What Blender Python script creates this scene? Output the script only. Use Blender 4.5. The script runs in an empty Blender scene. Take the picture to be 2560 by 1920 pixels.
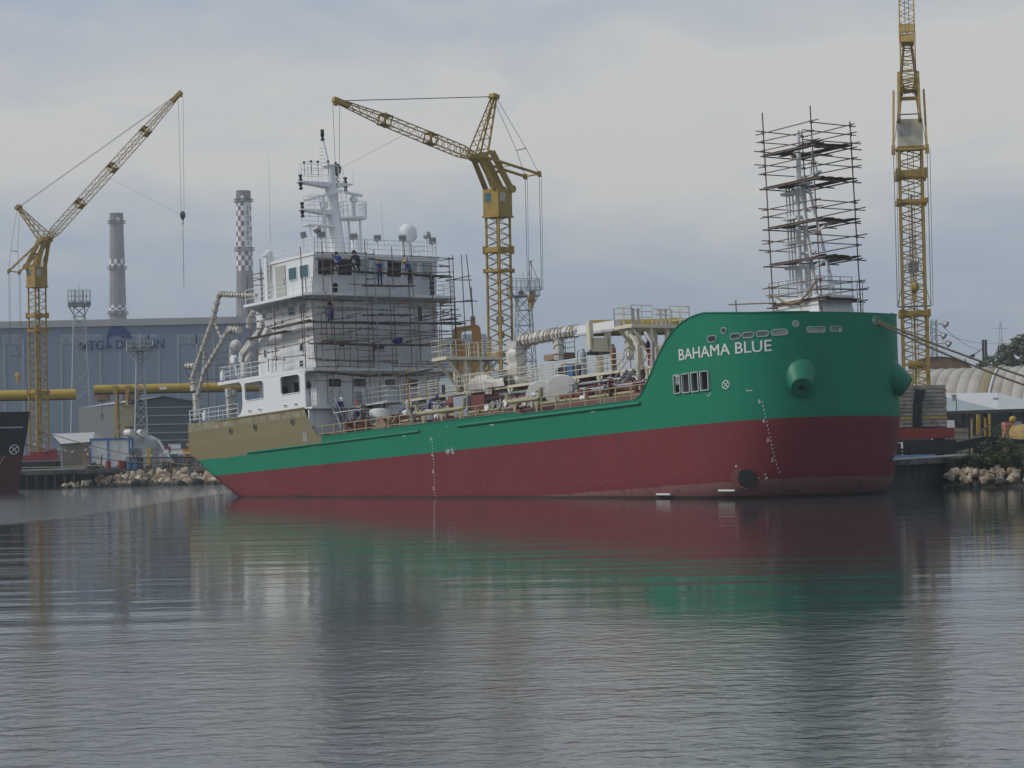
import bpy, math, random
from mathutils import Vector, Matrix
from mathutils.geometry import tessellate_polygon
rnd = random.Random(7)
sc = bpy.context.scene
COL = sc.collection
R = math.radians

# ------------------------------------------------------------------ camera
F = 6000.0; W0, H0 = 2560, 1920
CAMH = 2.5
PITCH = math.atan((1138-960)/F); ROLL = R(-1.2)
cam_d = bpy.data.cameras.new('camera'); cam = bpy.data.objects.new('camera', cam_d); COL.objects.link(cam)
cam_d.sensor_width = 36.0; cam_d.lens = F/W0*36.0; cam_d.clip_start = 0.5; cam_d.clip_end = 20000
CAMROT = Matrix.Rotation(math.pi/2+PITCH, 3, 'X') @ Matrix.Rotation(ROLL, 3, 'Z')
cam.matrix_world = Matrix.Translation((0, 0, CAMH)) @ CAMROT.to_4x4()
sc.camera = cam
CAMO = Vector((0, 0, CAMH))
def ray(x, y): return CAMROT @ Vector(((x-1280)/F, -(y-960)/F, -1.0))
def at(x, y, Y):                       # the point of the world at distance Y seen at photo pixel x, y
    d = ray(x, y); return CAMO + d*(Y/d.y)
def ground(x, y, z=0.0):
    d = ray(x, y); return CAMO + d*((z-CAMH)/d.z)
# crops of the photograph I measured in: origin and scale
CR = {'A1':(0,200,3.456),'A2':(0,680,2.911),'A3':(460,680,2.86),'A4':(640,300,3.771),'A5':(640,600,4.254),'A6':(540,860,3.568),
      'B1':(1000,740,4.365),'B2':(1360,740,4.608),'B3':(1780,240,2.9625),'B4':(1640,740,3.073),'B5':(2160,740,3.19),'B6':(2160,0,2.183),
      'B7':(820,200,2.371),'C1':(0,980,6.381),'C2':(200,1060,6.9125),'C3':(450,700,4.365),'C4':(780,930,6.9125),'C5':(1060,900,6.9125),
      'C6':(0,540,3.608),'C7':(2220,940,6.506),'C8':(590,440,5.185)}
def px(k, x, y):
    a = CR[k]; return a[0]+x/a[2], a[1]+y/a[2]

# ------------------------------------------------------------------ ship frame: X forward, Y port, Z up from the keel
TH = R(37.0); TRIM = math.atan(0.0475); HB = 6.2
SM = Matrix.Translation((-18.0, 174.75, -2.8)) @ Matrix.Rotation(TH-math.pi/2, 4, 'Z') @ Matrix.Rotation(-TRIM, 4, 'Y')
SI = SM.inverted(); SI3 = SI.to_3x3()
def S(x, y, **k):                      # the ship-frame point on plane u/v/w = value
    (a, c), = k.items(); i = 'uvw'.index(a)
    d = SI3 @ ray(x, y); o = SI @ CAMO
    return o + d*((c-o[i])/d[i])
def SK(c, x, y, **k): return S(*px(c, x, y), **k)

# ------------------------------------------------------------------ mesh builder
class MB:
    def __init__(s): s.v = []; s.f = []; s.m = []; s.mi = 0
    def add(s, vs, fs):
        n = len(s.v); s.v += [tuple(v) for v in vs]
        for f in fs: s.f.append(tuple(i+n for i in f)); s.m.append(s.mi)
        return s
    def box(s, x0, x1, y0, y1, z0, z1):
        v = [(x, y, z) for z in (z0, z1) for y in (y0, y1) for x in (x0, x1)]
        return s.add(v, [(0,2,3,1),(4,5,7,6),(0,1,5,4),(2,6,7,3),(0,4,6,2),(1,3,7,5)])
    def obox(s, c, a, b, d):           # centre and three half vectors
        c, a, b, d = Vector(c), Vector(a), Vector(b), Vector(d)
        v = [c+a*i+b*j+d*k for k in (-1, 1) for j in (-1, 1) for i in (-1, 1)]
        return s.add(v, [(0,2,3,1),(4,5,7,6),(0,1,5,4),(2,6,7,3),(0,4,6,2),(1,3,7,5)])
    def bar(s, p, q, r, n=6, r2=None, up=None, cap=True):
        p, q = Vector(p), Vector(q); d = q-p
        if d.length < 1e-6: return s
        d.normalize(); a = d.orthogonal().normalized() if up is None else d.cross(Vector(up)).normalized(); b = d.cross(a)
        r2 = r if r2 is None else r2; off = math.pi/4 if n == 4 else 0
        vs = []
        for k in range(n):
            t = 2*math.pi*k/n+off; e = a*math.cos(t)+b*math.sin(t); vs += [p+e*r, q+e*r2]
        fs = [(2*k, 2*((k+1) % n), 2*((k+1) % n)+1, 2*k+1) for k in range(n)]
        if cap: fs += [tuple(range(0, 2*n, 2))[::-1], tuple(range(1, 2*n, 2))]
        return s.add(vs, fs)
    def sq(s, p, q, w, h=None, up=(0, 0, 1)):   # rectangular beam
        p, q = Vector(p), Vector(q); d = (q-p).normalized(); u = Vector(up)
        if abs(d.dot(u)) > .97: u = Vector((1, 0, 0)) if abs(d.x) < .9 else Vector((0, 1, 0))
        a = d.cross(u).normalized(); b = a.cross(d)
        return s.obox((p+q)/2, (q-p)/2, a*w/2, b*(h or w)/2)
    def tube(s, pts, r, n=8, cap=True):
        pts = [Vector(p) for p in pts]; N = len(pts); rr = r if isinstance(r, (list, tuple)) else [r]*N
        a = None; vs = []
        for i, p in enumerate(pts):
            d = (pts[min(i+1, N-1)]-pts[max(i-1, 0)]).normalized()
            a = d.orthogonal().normalized() if a is None else (a-d*a.dot(d)).normalized()
            b = d.cross(a)
            vs += [p+(a*math.cos(2*math.pi*k/n)+b*math.sin(2*math.pi*k/n))*rr[i] for k in range(n)]
        fs = [(i*n+k, i*n+(k+1) % n, (i+1)*n+(k+1) % n, (i+1)*n+k) for i in range(N-1) for k in range(n)]
        if cap: fs += [tuple(range(n))[::-1], tuple(range((N-1)*n, N*n))]
        return s.add(vs, fs)
    def lathe(s, prof, n=16, c=(0, 0, 0), ax=(0, 0, 1)):   # prof: (radius, height) along ax
        c, d = Vector(c), Vector(ax).normalized(); a = d.orthogonal().normalized(); b = d.cross(a)
        vs = [c+d*z+(a*math.cos(2*math.pi*k/n)+b*math.sin(2*math.pi*k/n))*max(r, 1e-4) for r, z in prof for k in range(n)]
        N = len(prof)
        fs = [(i*n+k, i*n+(k+1) % n, (i+1)*n+(k+1) % n, (i+1)*n+k) for i in range(N-1) for k in range(n)]
        fs += [tuple(range(n))[::-1], tuple(range((N-1)*n, N*n))]
        return s.add(vs, fs)
    def ball(s, c, r, n=12, m=8):
        r = Vector(r) if isinstance(r, (tuple, list, Vector)) else Vector((r, r, r)); c = Vector(c)
        vs = [c+Vector((r.x*math.sin(t)*math.cos(p), r.y*math.sin(t)*math.sin(p), r.z*math.cos(t)))
              for t in [math.pi*(i+.0001)/(m+.0002) for i in range(m+1)] for p in [2*math.pi*k/n for k in range(n)]]
        return s.add(vs, [(i*n+k, (i+1)*n+k, (i+1)*n+(k+1) % n, i*n+(k+1) % n) for i in range(m) for k in range(n)])
    def plate(s, loops, f, t):         # flat plate with holes; f maps (a, b, depth) to space, t is the thickness
        P = [p for l in loops for p in l]; tri = tessellate_polygon([[Vector((a, b, 0)) for a, b in l] for l in loops])
        n = len(P); vs = [f(a, b, 0) for a, b in P]+[f(a, b, t) for a, b in P]
        fs = [tuple(q) for q in tri]+[tuple(i+n for i in q[::-1]) for q in tri]; o = 0
        for l in loops:
            k = len(l); fs += [(o+i, o+(i+1) % k, o+(i+1) % k+n, o+i+n) for i in range(k)]; o += k
        return s.add(vs, fs)
    def loft(s, rings, closed=True, cap=True):
        n = len(rings[0]); vs = [p for r_ in rings for p in r_]
        fs = [(i*n+k, i*n+(k+1) % n, (i+1)*n+(k+1) % n, (i+1)*n+k) for i in range(len(rings)-1) for k in range(n if closed else n-1)]
        if cap and closed: fs += [tuple(range(n))[::-1], tuple(range((len(rings)-1)*n, len(rings)*n))]
        return s.add(vs, fs)
    def build(s, name, mats, parent=None, smooth=True, label=None, cat=None, group=None, kind=None, recalc=True):
        me = bpy.data.meshes.new(name); me.from_pydata(s.v, [], s.f)
        if not isinstance(mats, (list, tuple)): mats = [mats]
        for m in mats: me.materials.append(m)
        if len(mats) > 1: me.polygons.foreach_set('material_index', s.m)
        if recalc:
            import bmesh
            bm = bmesh.new(); bm.from_mesh(me); bmesh.ops.recalc_face_normals(bm, faces=bm.faces); bm.to_mesh(me); bm.free()
        if smooth:
            me.shade_smooth(); me.set_sharp_from_angle(angle=R(38))
        me.update()
        o = bpy.data.objects.new(name, me); COL.objects.link(o)
        if parent: o.parent = parent
        tag(o, label, cat, group, kind)
        return o
def tag(o, label=None, cat=None, group=None, kind=None):
    if label: o['label'] = label
    if cat: o['category'] = cat
    if group: o['group'] = group
    if kind: o['kind'] = kind
    return o
def empty(name, loc, rz=0, label=None, cat=None, group=None, mat=None):
    o = bpy.data.objects.new(name, None); COL.objects.link(o); o.empty_display_size = .2
    o.matrix_world = mat if mat is not None else Matrix.Translation(loc) @ Matrix.Rotation(rz, 4, 'Z')
    return tag(o, label, cat, group)
KIDS = {}
def kids(o): return [c for c in bpy.data.objects if c.parent == o]
def copy_tree(o, parent=None):
    c = o.copy(); COL.objects.link(c)
    if parent: c.parent = parent
    for ch in kids(o): copy_tree(ch, c)
    return c
def lerp(a, b, t): return a+(b-a)*t
def interp(x, xs, ys):
    if x <= xs[0]: return ys[0]
    for i in range(len(xs)-1):
        if x <= xs[i+1]:
            t = (x-xs[i])/(xs[i+1]-xs[i]); return ys[i]+(ys[i+1]-ys[i])*t
    return ys[-1]
def rrect(a0, a1, b0, b1, r, n=5):
    out = []
    for cx, cy, t0 in ((a1-r, b1-r, 0), (a0+r, b1-r, 90), (a0+r, b0+r, 180), (a1-r, b0+r, 270)):
        out += [(cx+r*math.cos(R(t0+90*i/n)), cy+r*math.sin(R(t0+90*i/n))) for i in range(n+1)]
    return out

# ------------------------------------------------------------------ materials
def mat(name, col, rough=.6, metal=0., var=.12, scale=1.5, col2=None, amt=0., scale2=.6, bump=0., bscale=20., spec=.4, streak=0., alpha=None):
    """plain painted / bare surface: base colour broken by noise, optional patches of a second colour, streaks and bump"""
    m = bpy.data.materials.new(name); m.use_nodes = True; nt = m.node_tree; N = nt.nodes; L = nt.links
    b = N['Principled BSDF']; b.inputs['Roughness'].default_value = rough; b.inputs['Metallic'].default_value = metal
    b.inputs['Specular IOR Level'].default_value = spec
    tc = N.new('ShaderNodeTexCoord'); co = tc.outputs['Object']
    n1 = N.new('ShaderNodeTexNoise'); n1.inputs['Scale'].default_value = scale; n1.inputs['Detail'].default_value = 6; n1.inputs['Roughness'].default_value = .65
    L.new(co, n1.inputs['Vector'])
    mx = N.new('ShaderNodeMixRGB'); mx.inputs['Color1'].default_value = (*[c*(1-var) for c in col], 1); mx.inputs['Color2'].default_value = (*[min(1, c*(1+var)) for c in col], 1)
    L.new(n1.outputs['Fac'], mx.inputs['Fac']); out = mx.outputs['Color']
    if col2:
        n2 = N.new('ShaderNodeTexNoise'); n2.inputs['Scale'].default_value = scale2; n2.inputs['Detail'].default_value = 8; n2.inputs['Roughness'].default_value = .7
        src = co
        if streak:
            mp = N.new('ShaderNodeMapping'); mp.inputs['Scale'].default_value = (1, 1, streak); L.new(co, mp.inputs['Vector']); src = mp.outputs['Vector']
        L.new(src, n2.inputs['Vector'])
        rp = N.new('ShaderNodeValToRGB'); rp.color_ramp.elements[0].position = max(0, .62-amt*.5); rp.color_ramp.elements[1].position = min(1, .80-amt*.4)
        L.new(n2.outputs['Fac'], rp.inputs['Fac'])
        m2 = N.new('ShaderNodeMixRGB'); m2.inputs['Color2'].default_value = (*col2, 1); L.new(out, m2.inputs['Color1']); L.new(rp.outputs['Color'], m2.inputs['Fac']); out = m2.outputs['Color']
    L.new(out, b.inputs['Base Color'])
    if bump:
        n3 = N.new('ShaderNodeTexNoise'); n3.inputs['Scale'].default_value = bscale; n3.inputs['Detail'].default_value = 5; L.new(co, n3.inputs['Vector'])
        bp = N.new('ShaderNodeBump'); bp.inputs['Strength'].default_value = bump; bp.inputs['Distance'].default_value = .1
        L.new(n3.outputs['Fac'], bp.inputs['Height']); L.new(bp.outputs['Normal'], b.inputs['Normal'])
    if alpha is not None: b.inputs['Alpha'].default_value = alpha
    return m
M = {}
M['white'] = mat('white_paint', (.74,.76,.77), .45, var=.05, scale=.8, col2=(.50,.47,.42), amt=.10, scale2=.5, streak=.25)
M['house'] = mat('house_white_paint', (.70,.72,.74), .5, var=.06, scale=.35, col2=(.42,.42,.40), amt=.2, scale2=.8, streak=.25, bump=.06, bscale=1.2)
M['cream'] = mat('cream_primer', (.62,.58,.45), .6, var=.1, col2=(.35,.28,.18), amt=.14, scale2=1.2)
M['deckcream'] = mat('khaki_primer_pipe', (.34,.31,.18), .6, var=.12, col2=(.2,.13,.08), amt=.14, scale2=2)
M['yellow'] = mat('crane_yellow', (.34,.225,.042), .6, var=.15, scale=1.2, col2=(.13,.075,.035), amt=.22, scale2=1.5)
M['yelpale'] = mat('crane_yellow_worn', (.37,.26,.075), .6, var=.15, scale=1.2, col2=(.16,.09,.04), amt=.2, scale2=1.5)
M['yellow2'] = mat('gantry_yellow', (.42,.29,.035), .55, var=.1, scale=.4, col2=(.25,.17,.05), amt=.15, scale2=.5)
M['orange'] = mat('orange_paint', (.62,.24,.02), .5, var=.1)
M['yelbright'] = mat('bright_yellow_paint', (.65,.45,.02), .5, var=.1)
M['pole'] = mat('rusty_scaffold_tube', (.185,.155,.135), .7, .2, var=.3, scale=2.5, col2=(.17,.085,.05), amt=.3, scale2=1.5)
M['poleg'] = mat('green_grey_scaffold_tube', (.22,.29,.28), .6, .2, var=.2, scale=2.5)
M['board'] = mat('weathered_scaffold_board', (.13,.10,.075), .9, var=.35, scale=3, col2=(.06,.045,.035), amt=.4, scale2=2)
M['steel'] = mat('grey_steel', (.30,.31,.32), .5, .4, var=.15, scale=2)
M['galv'] = mat('galvanised_lattice', (.36,.40,.41), .55, .3, var=.12, scale=1, col2=(.22,.2,.17), amt=.12)
M['dark'] = mat('dark_metal', (.035,.035,.037), .55, .2, var=.2)
M['black'] = mat('black_paint', (.015,.016,.018), .5, var=.2)
M['rope'] = mat('mooring_rope', (.30,.235,.13), .9, var=.2, scale=8)
M['cable'] = mat('steel_cable', (.16,.155,.15), .6, .4, var=.1)
M['wrap'] = mat('dirty_plastic_wrap', (.55,.545,.52), .45, var=.2, scale=2.5, col2=(.30,.27,.22), amt=.22, scale2=3, bump=.5, bscale=6)
M['wrapw'] = mat('clean_plastic_wrap', (.62,.60,.56), .4, var=.12, scale=2, col2=(.45,.43,.39), amt=.1, scale2=1.2, bump=.35, bscale=2.5)
M['olive'] = mat('olive_primer', (.235,.20,.11), .65, var=.08)
M['redpaint'] = mat('red_oxide_primer', (.155,.045,.040), .65, var=.2, scale=2, col2=(.08,.035,.03), amt=.25, scale2=1.5)
M['redbase'] = mat('crane_base_red', (.27,.035,.03), .55, var=.15, scale=1.5, col2=(.10,.03,.025), amt=.2)
M['grn'] = mat('hull_green_part', (.004,.165,.095), .5, var=.1, scale=.8)
M['conc'] = mat('ballast_concrete', (.31,.29,.25), .9, var=.2, scale=2.5, col2=(.14,.125,.105), amt=.35, scale2=1.4, bump=.4, bscale=8)
M['quay'] = mat('quay_concrete', (.17,.165,.14), .9, var=.25, scale=.6, col2=(.055,.055,.045), amt=.45, scale2=.5, bump=.5, bscale=3)
M['bluep'] = mat('blue_paint', (.05,.17,.38), .5, var=.1)
M['bluecl'] = mat('blue_overalls', (.020,.045,.20), .85, var=.2, scale=6)
M['navycl'] = mat('navy_workwear', (.014,.018,.04), .9, var=.2, scale=6)
M['jean'] = mat('pale_blue_jeans', (.10,.19,.27), .9, var=.2, scale=6)
M['redcl'] = mat('red_cloth', (.35,.03,.03), .85, var=.15, scale=6)
M['skin'] = mat('skin', (.42,.26,.19), .6, var=.05)
M['hairb'] = mat('dark_hair', (.025,.018,.014), .8, var=.2)
M['helw'] = mat('white_helmet', (.72,.72,.70), .35, var=.02)
M['hely'] = mat('yellow_helmet', (.70,.48,.02), .35, var=.03)
M['helr'] = mat('red_helmet', (.55,.05,.03), .35, var=.03)
M['helb'] = mat('blue_helmet', (.03,.12,.42), .35, var=.03)
M['pinkh'] = mat('salmon_hood', (.5,.2,.15), .6, var=.05)
M['green2'] = mat('green_grey_cover', (.20,.24,.19), .8, var=.2)
M['ltblue'] = mat('light_blue_tank', (.28,.37,.43), .5, var=.12, col2=(.5,.5,.48), amt=.1)
M['greyblue'] = mat('grey_blue_primer', (.28,.33,.38), .6, var=.1, scale=1)
M['rustroof'] = mat('rusty_roof', (.22,.12,.075), .85, var=.25, scale=.6, col2=(.30,.24,.17), amt=.35, scale2=.4)
def glassy(name, col, rough=.08, bump=0.):
    m = mat(name, col, rough, var=.25, scale=.7, spec=.6); return m
M['pane'] = glassy('tinted_window', (.03,.10,.13))
M['panedk'] = glassy('dark_window', (.014,.017,.022))
M['lamp'] = mat('floodlight_lens', (.30,.30,.28), .15, .3, var=.1)
# ================================================================== SHIP: root and hull
ship = empty('tanker_ship', (0,0,0), mat=SM, label='green and red tanker with white deckhouse aft, fresh paint, lettered BAHAMA BLUE', cat='ship')
UF, PX = 53.9, 2.5
def bow_a(w): return interp(w, [-.4, 1.8, 4.1, 10], [5.3, 6.05, 6.7, 6.95])
def keel(u): return interp(u, [0, .7, 2.9, 5.9, 9, 13, 18], [5.6, 5.35, 4.05, 2.5, 1.0, .1, -.35])
def sheer(u):
    if u < 15.6: return 8.0
    if u < 17.7:
        return interp(u, [15.55, 16.31, 16.9, 17.3, 17.75], [8.0, 6.8, 6.2, 6.02, 5.95])
    if u < 38.6: return 5.95
    if u < 49.6: return interp(u, [38.6, 39.2, 49.6], [5.95, 5.8, 5.82])
    if u < 55.6:
        return interp(u, [49.6, 50.2, 50.83, 51.35, 51.96, 52.5, 53.04, 53.7, 54.4, 55.0, 55.6], [5.82, 6.1, 6.84, 7.5, 8.26, 8.8, 9.24, 9.6, 9.83, 9.95, 10.0])
    return interp(u, [55.6, 58.5, 61], [10.0, 9.72, 9.58])
def hull_b(u, w):
    if u <= UF: return HB
    x = min(1., (u-UF)/bow_a(w)); return HB*(1-x**PX)**(1/PX)
def SH(x, y):                          # photo pixel -> point on the hull surface (first crossing along the ray)
    def g(v):
        P = S(x, y, v=v); return 1. if P.x >= UF+bow_a(P.z) else abs(v)-hull_b(P.x, P.z)
    v0 = -HB-.3
    for i in range(1, 250):
        v1 = -HB-.3+i*.05
        if g(v1) <= 0:
            for _ in range(20):
                vm = (v0+v1)/2
                if g(vm) <= 0: v1 = vm
                else: v0 = vm
            break
        v0 = v1
    return S(x, y, v=v1)
# girth coordinate along the bow plan: metres from u = UF, running on past the stem to port
_T = [math.pi/2*i/400 for i in range(401)]
_P = [(UF+6.9*math.sin(t)**(2/PX), HB*max(0, math.cos(t))**(2/PX)) for t in _T]
_S = [0.]
for (a_, b_), (c_, d_) in zip(_P, _P[1:]): _S.append(_S[-1]+math.hypot(c_-a_, d_-b_))
GL = _S[-1]
def girth(u, v, w):
    if u <= UF: return u-UF if v <= 0 else 2*GL-(u-UF)
    x = min(1., (u-UF)/bow_a(w)); t = math.atan2(x**(PX/2), (min(1., abs(v)/HB))**(PX/2)); s_ = interp(t, _T, _S); return s_ if v <= 0 else 2*GL-s_
def ungirth(s_, w, off=0.):
    sg = -1
    if s_ > GL: s_ = 2*GL-s_; sg = 1
    if s_ <= 0: return Vector((UF+s_, sg*(HB+off), w))
    t = interp(s_, _S, _T); k = bow_a(w); sn, cs = math.sin(t)**(2/PX), max(0, math.cos(t))**(2/PX); return Vector((UF+(k+off)*sn, sg*(HB+off)*cs, w))
def SHK(k, x, y): return SH(*px(k, x, y))
# openings: stadium holes and square ones, (u, w, half u, half w)
holes = []
def add_hole(cx, cy, ww, hh, k):
    a, b, t, q_ = SHK('B4', cx-ww/2, cy), SHK('B4', cx+ww/2, cy), SHK('B4', cx, cy-hh/2), SHK('B4', cx, cy+hh/2)
    ga, gb = girth(*a), girth(*b); e_ = 1.12 if k == 'o' else 1.; holes.append(((ga+gb)/2, (t.z+q_.z)/2, (gb-ga)/2*e_, (t.z-q_.z)/2*e_, k))
for q_ in ((430,330,62,44),(610,310,72,38),(708,300,78,38),(818,290,86,38),(948,279,112,40),(1230,258,126,40),(1380,254,82,36),(520,265,36,38),(1073,213,42,40),(1690,187,50,52)): add_hole(*q_, 'o')
for x0, x1, y0, y1 in ((143,190,607,748),(207,262,597,742),(277,330,586,735),(347,407,577,724)): add_hole((x0+x1)/2, (y0+y1)/2, x1-x0, y1-y0, 'r')
HAWSE = SHK('B4', 1690, 187)
def in_hole(u, v, w):
    g_ = girth(u, v, w)
    for hu, hw, a, b, k in holes:
        du, dw = abs(g_-hu), abs(w-hw)
        if k == 'r':
            if du < a and dw < b: return True
        else:
            if a >= b: du = max(0, du-(a-b))/b; dw /= b
            else: du /= a; dw /= b
            if math.hypot(du, dw) < 1: return True
    return False
us = [0, .35, .7, 1.2] + [1.8+.55*i for i in range(25)]
us = [u for u in us if u < 15.3] + [15.4+.15*i for i in range(17)] + [18.0+i for i in range(20)] + [38.3, 38.6, 38.9, 39.2, 39.6] + [40+i for i in range(9)] + [49+.12*i for i in range(int((UF-49)/.12)+1)] + [UF]
stations = [(u, None) for u in us] + [(None, math.pi/2*(i/130.0)) for i in range(1, 131)]
def section(st, side=-1):
    u0, t = st; u_ = u0 if t is None else UF+6.8*math.sin(t)**(2/PX)
    k = keel(u_); T = sheer(u_); r = interp(u_, [0, 5, 14, 30, 61], [.35, .6, 1.3, 1.2, 1.5])
    def P(w, ins):
        if t is None: return (u0, side*(HB-ins), w)
        a = bow_a(w); c = max(0., math.cos(t))**(2/PX); s_ = math.sin(t)**(2/PX)
        return (UF+max(a-ins, .1)*s_, side*(HB-ins)*c, w)
    out = [(P(k, r)[0], 0, k)]
    out.append(P(k, (HB+r)/2)); out.append(P(k, r))
    for i in range(1, 6):
        q = math.pi/2*i/6; out.append(P(k+r-r*math.cos(q), r-r*math.sin(q)))
    lo = k+r; mid = max(5.8, lo+.15)
    for i in range(9): out.append(P(lerp(lo, mid, i/8.0), 0))
    T = max(T, mid+.06)
    for i in range(1, 33): out.append(P(lerp(mid, T, i/32.0), 0))
    return out
hb = MB(); SECS = [section(s) for s in stations]; n = len(SECS[0])
def add_side(side):
    rings = [[(x, y*(-side), z) for x, y, z in r] for r in SECS] if side > 0 else SECS
    base = len(hb.v); hb.v += [p for r in rings for p in r]
    for i in range(len(rings)-1):
        for j in range(n-1):
            q = [rings[i][j], rings[i+1][j], rings[i+1][j+1], rings[i][j+1]]
            cu = sum(p[0] for p in q)/4; cw = sum(p[2] for p in q)/4
            if cw > 5.9 and cu > 49 and in_hole(cu, sum(p[1] for p in q)/4, cw): continue
            hb.f.append((base+i*n+j, base+(i+1)*n+j, base+(i+1)*n+j+1, base+i*n+j+1)); hb.m.append(0)
    hb.f.append(tuple(base+j for j in range(n))); hb.m.append(0)      # half of the transom
add_side(-1); add_side(1)

def hull_material():
    m = bpy.data.materials.new('hull_paint'); m.use_nodes = True; nt = m.node_tree; N = nt.nodes; L = nt.links
    b = N['Principled BSDF']; b.inputs['Roughness'].default_value = .55; b.inputs['Specular IOR Level'].default_value = .22
    tc = N.new('ShaderNodeTexCoord'); sep = N.new('ShaderNodeSeparateXYZ'); L.new(tc.outputs['Object'], sep.inputs[0])
    def noise(scale, det=5, vec=None, rough=.6):
        t = N.new('ShaderNodeTexNoise'); t.inputs['Scale'].default_value = scale; t.inputs['Detail'].default_value = det; t.inputs['Roughness'].default_value = rough
        L.new(vec or tc.outputs['Object'], t.inputs['Vector']); return t.outputs['Fac']
    def mth(op, a, bb):
        t = N.new('ShaderNodeMath'); t.operation = op
        for i, q in enumerate((a, bb)):
            if isinstance(q, (int, float)): t.inputs[i].default_value = q
            else: L.new(q, t.inputs[i])
        return t.outputs[0]
    def mix(f, a, bb):
        t = N.new('ShaderNodeMixRGB')
        for i, q in zip(('Fac', 'Color1', 'Color2'), (f, a, bb)):
            if isinstance(q, tuple): t.inputs[i].default_value = (*q, 1)
            elif isinstance(q, (int, float)): t.inputs[i].default_value = q
            else: L.new(q, t.inputs[i])
        return t.outputs[0]
    def ramp(f, p0, p1):
        t = N.new('ShaderNodeValToRGB'); t.color_ramp.elements[0].position = p0; t.color_ramp.elements[1].position = p1; L.new(f, t.inputs[0]); return t.outputs[0]
    def mapv(sx, sy, sz):
        t = N.new('ShaderNodeMapping'); t.inputs['Scale'].default_value = (sx, sy, sz); L.new(tc.outputs['Object'], t.inputs[0]); return t.outputs[0]
    X, Y, Z = sep.outputs
    nfine = noise(1.6, 8); nbig = noise(.14, 4); nstk = noise(1.0, 6, mapv(.5, .5, .12)); nhor = noise(1.0, 4, mapv(.05, .05, 1.3))
    grn = mix(nbig, (.0030, .172, .096), (.0050, .208, .118)); grn = mix(mth('MULTIPLY', ramp(nhor, .45, .7), .30), grn, (.008, .20, .128))
    grn = mix(mth('MULTIPLY', ramp(nstk, .5, .78), .45), grn, (.006, .11, .070))
    red = mix(nbig, (.146, .023, .027), (.174, .032, .036)); red = mix(mth('MULTIPLY', ramp(nstk, .48, .78), .5), red, (.092, .024, .026))
    # rubbed, salt-stained strake at the bottom of the red
    scuff = mth('LESS_THAN', mth('ADD', Z, mth('MULTIPLY', nfine, .22)), 1.10)
    red = mix(mth('MULTIPLY', scuff, .55), red, (.23, .145, .138)); red = mix(mth('MULTIPLY', mth('MULTIPLY', scuff, ramp(nfine, .5, .62)), .45), red, (.085, .05, .045))
    spots = mth('MULTIPLY', ramp(noise(.75, 3), .72, .735), .6); red = mix(spots, red, (.19, .14, .135))
    oli = mix(nfine, (.185, .160, .085), (.225, .195, .108)); oli = mix(mth('MULTIPLY', ramp(nhor, .5, .7), .4), oli, (.26, .225, .13))
    wob = mth('MULTIPLY', mth('SUBTRACT', noise(.9, 3), .5), .34)
    z2 = mth('ADD', Z, wob)
    low = mth('ADD', 5.33, mth('MULTIPLY', mth('LESS_THAN', 7.9, X), .12))
    isol = mth('MULTIPLY', mth('GREATER_THAN', z2, low), mth('LESS_THAN', mth('ADD', X, mth('MULTIPLY', wob, .5)), 17.55))
    col = mix(isol, grn, oli)
    spray = mth('MULTIPLY', mth('MULTIPLY', mth('GREATER_THAN', Z, 7.45), mth('LESS_THAN', X, 17.0)), ramp(nfine, .42, .7)); col = mix(mth('MULTIPLY', spray, .5), col, (.5, .5, .45))
    isred = mth('LESS_THAN', Z, 4.13); col = mix(isred, col, red)
    # rust weeps running down in narrow threads, and the wet edge just above the water
    nth = noise(1.0, 3, mapv(2.2, 2.2, .10)); weep = mth('MULTIPLY', mth('MULTIPLY', ramp(nth, .66, .74), ramp(noise(.35, 3), .5, .62)), .35); col = mix(weep, col, (.085, .055, .042))
    fine = mth('MULTIPLY', ramp(noise(6., 4), .6, .75), .10); col = mix(fine, col, (.14, .14, .13))
    gp = N.new('ShaderNodeNewGeometry'); gs = N.new('ShaderNodeSeparateXYZ'); L.new(gp.outputs['Position'], gs.inputs[0])
    wet = mth('LESS_THAN', mth('ADD', gs.outputs[2], mth('MULTIPLY', nfine, .16)), .20); col = mix(mth('MULTIPLY', wet, .7), col, (.022, .024, .018))
    L.new(col, b.inputs['Base Color'])
    # plate seams and slightly hungry-horse plating
    bp = N.new('ShaderNodeBump'); bp.inputs['Strength'].default_value = .55; bp.inputs['Distance'].default_value = .07
    fr = mth('ABSOLUTE', mth('SINE', mth('MULTIPLY', X, 5.24), 0), 0); hz = mth('MULTIPLY', mth('POWER', fr, 8.0), -.10)
    hh = mth('ADD', mth('ADD', mth('MULTIPLY', nhor, .35), mth('MULTIPLY', noise(.5, 3), .4)), hz); L.new(hh, bp.inputs['Height']); L.new(bp.outputs[0], b.inputs['Normal'])
    return m
M['hull'] = hull_material()
hb.build('hull', M['hull'], ship)
M['rim'] = mat('pale_opening_edge', (.46,.50,.48), .6, var=.15, scale=4, col2=(.25,.22,.18), amt=.2, scale2=5)  # pale frame grey; on round openings the edge highlight put into the colour
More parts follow.
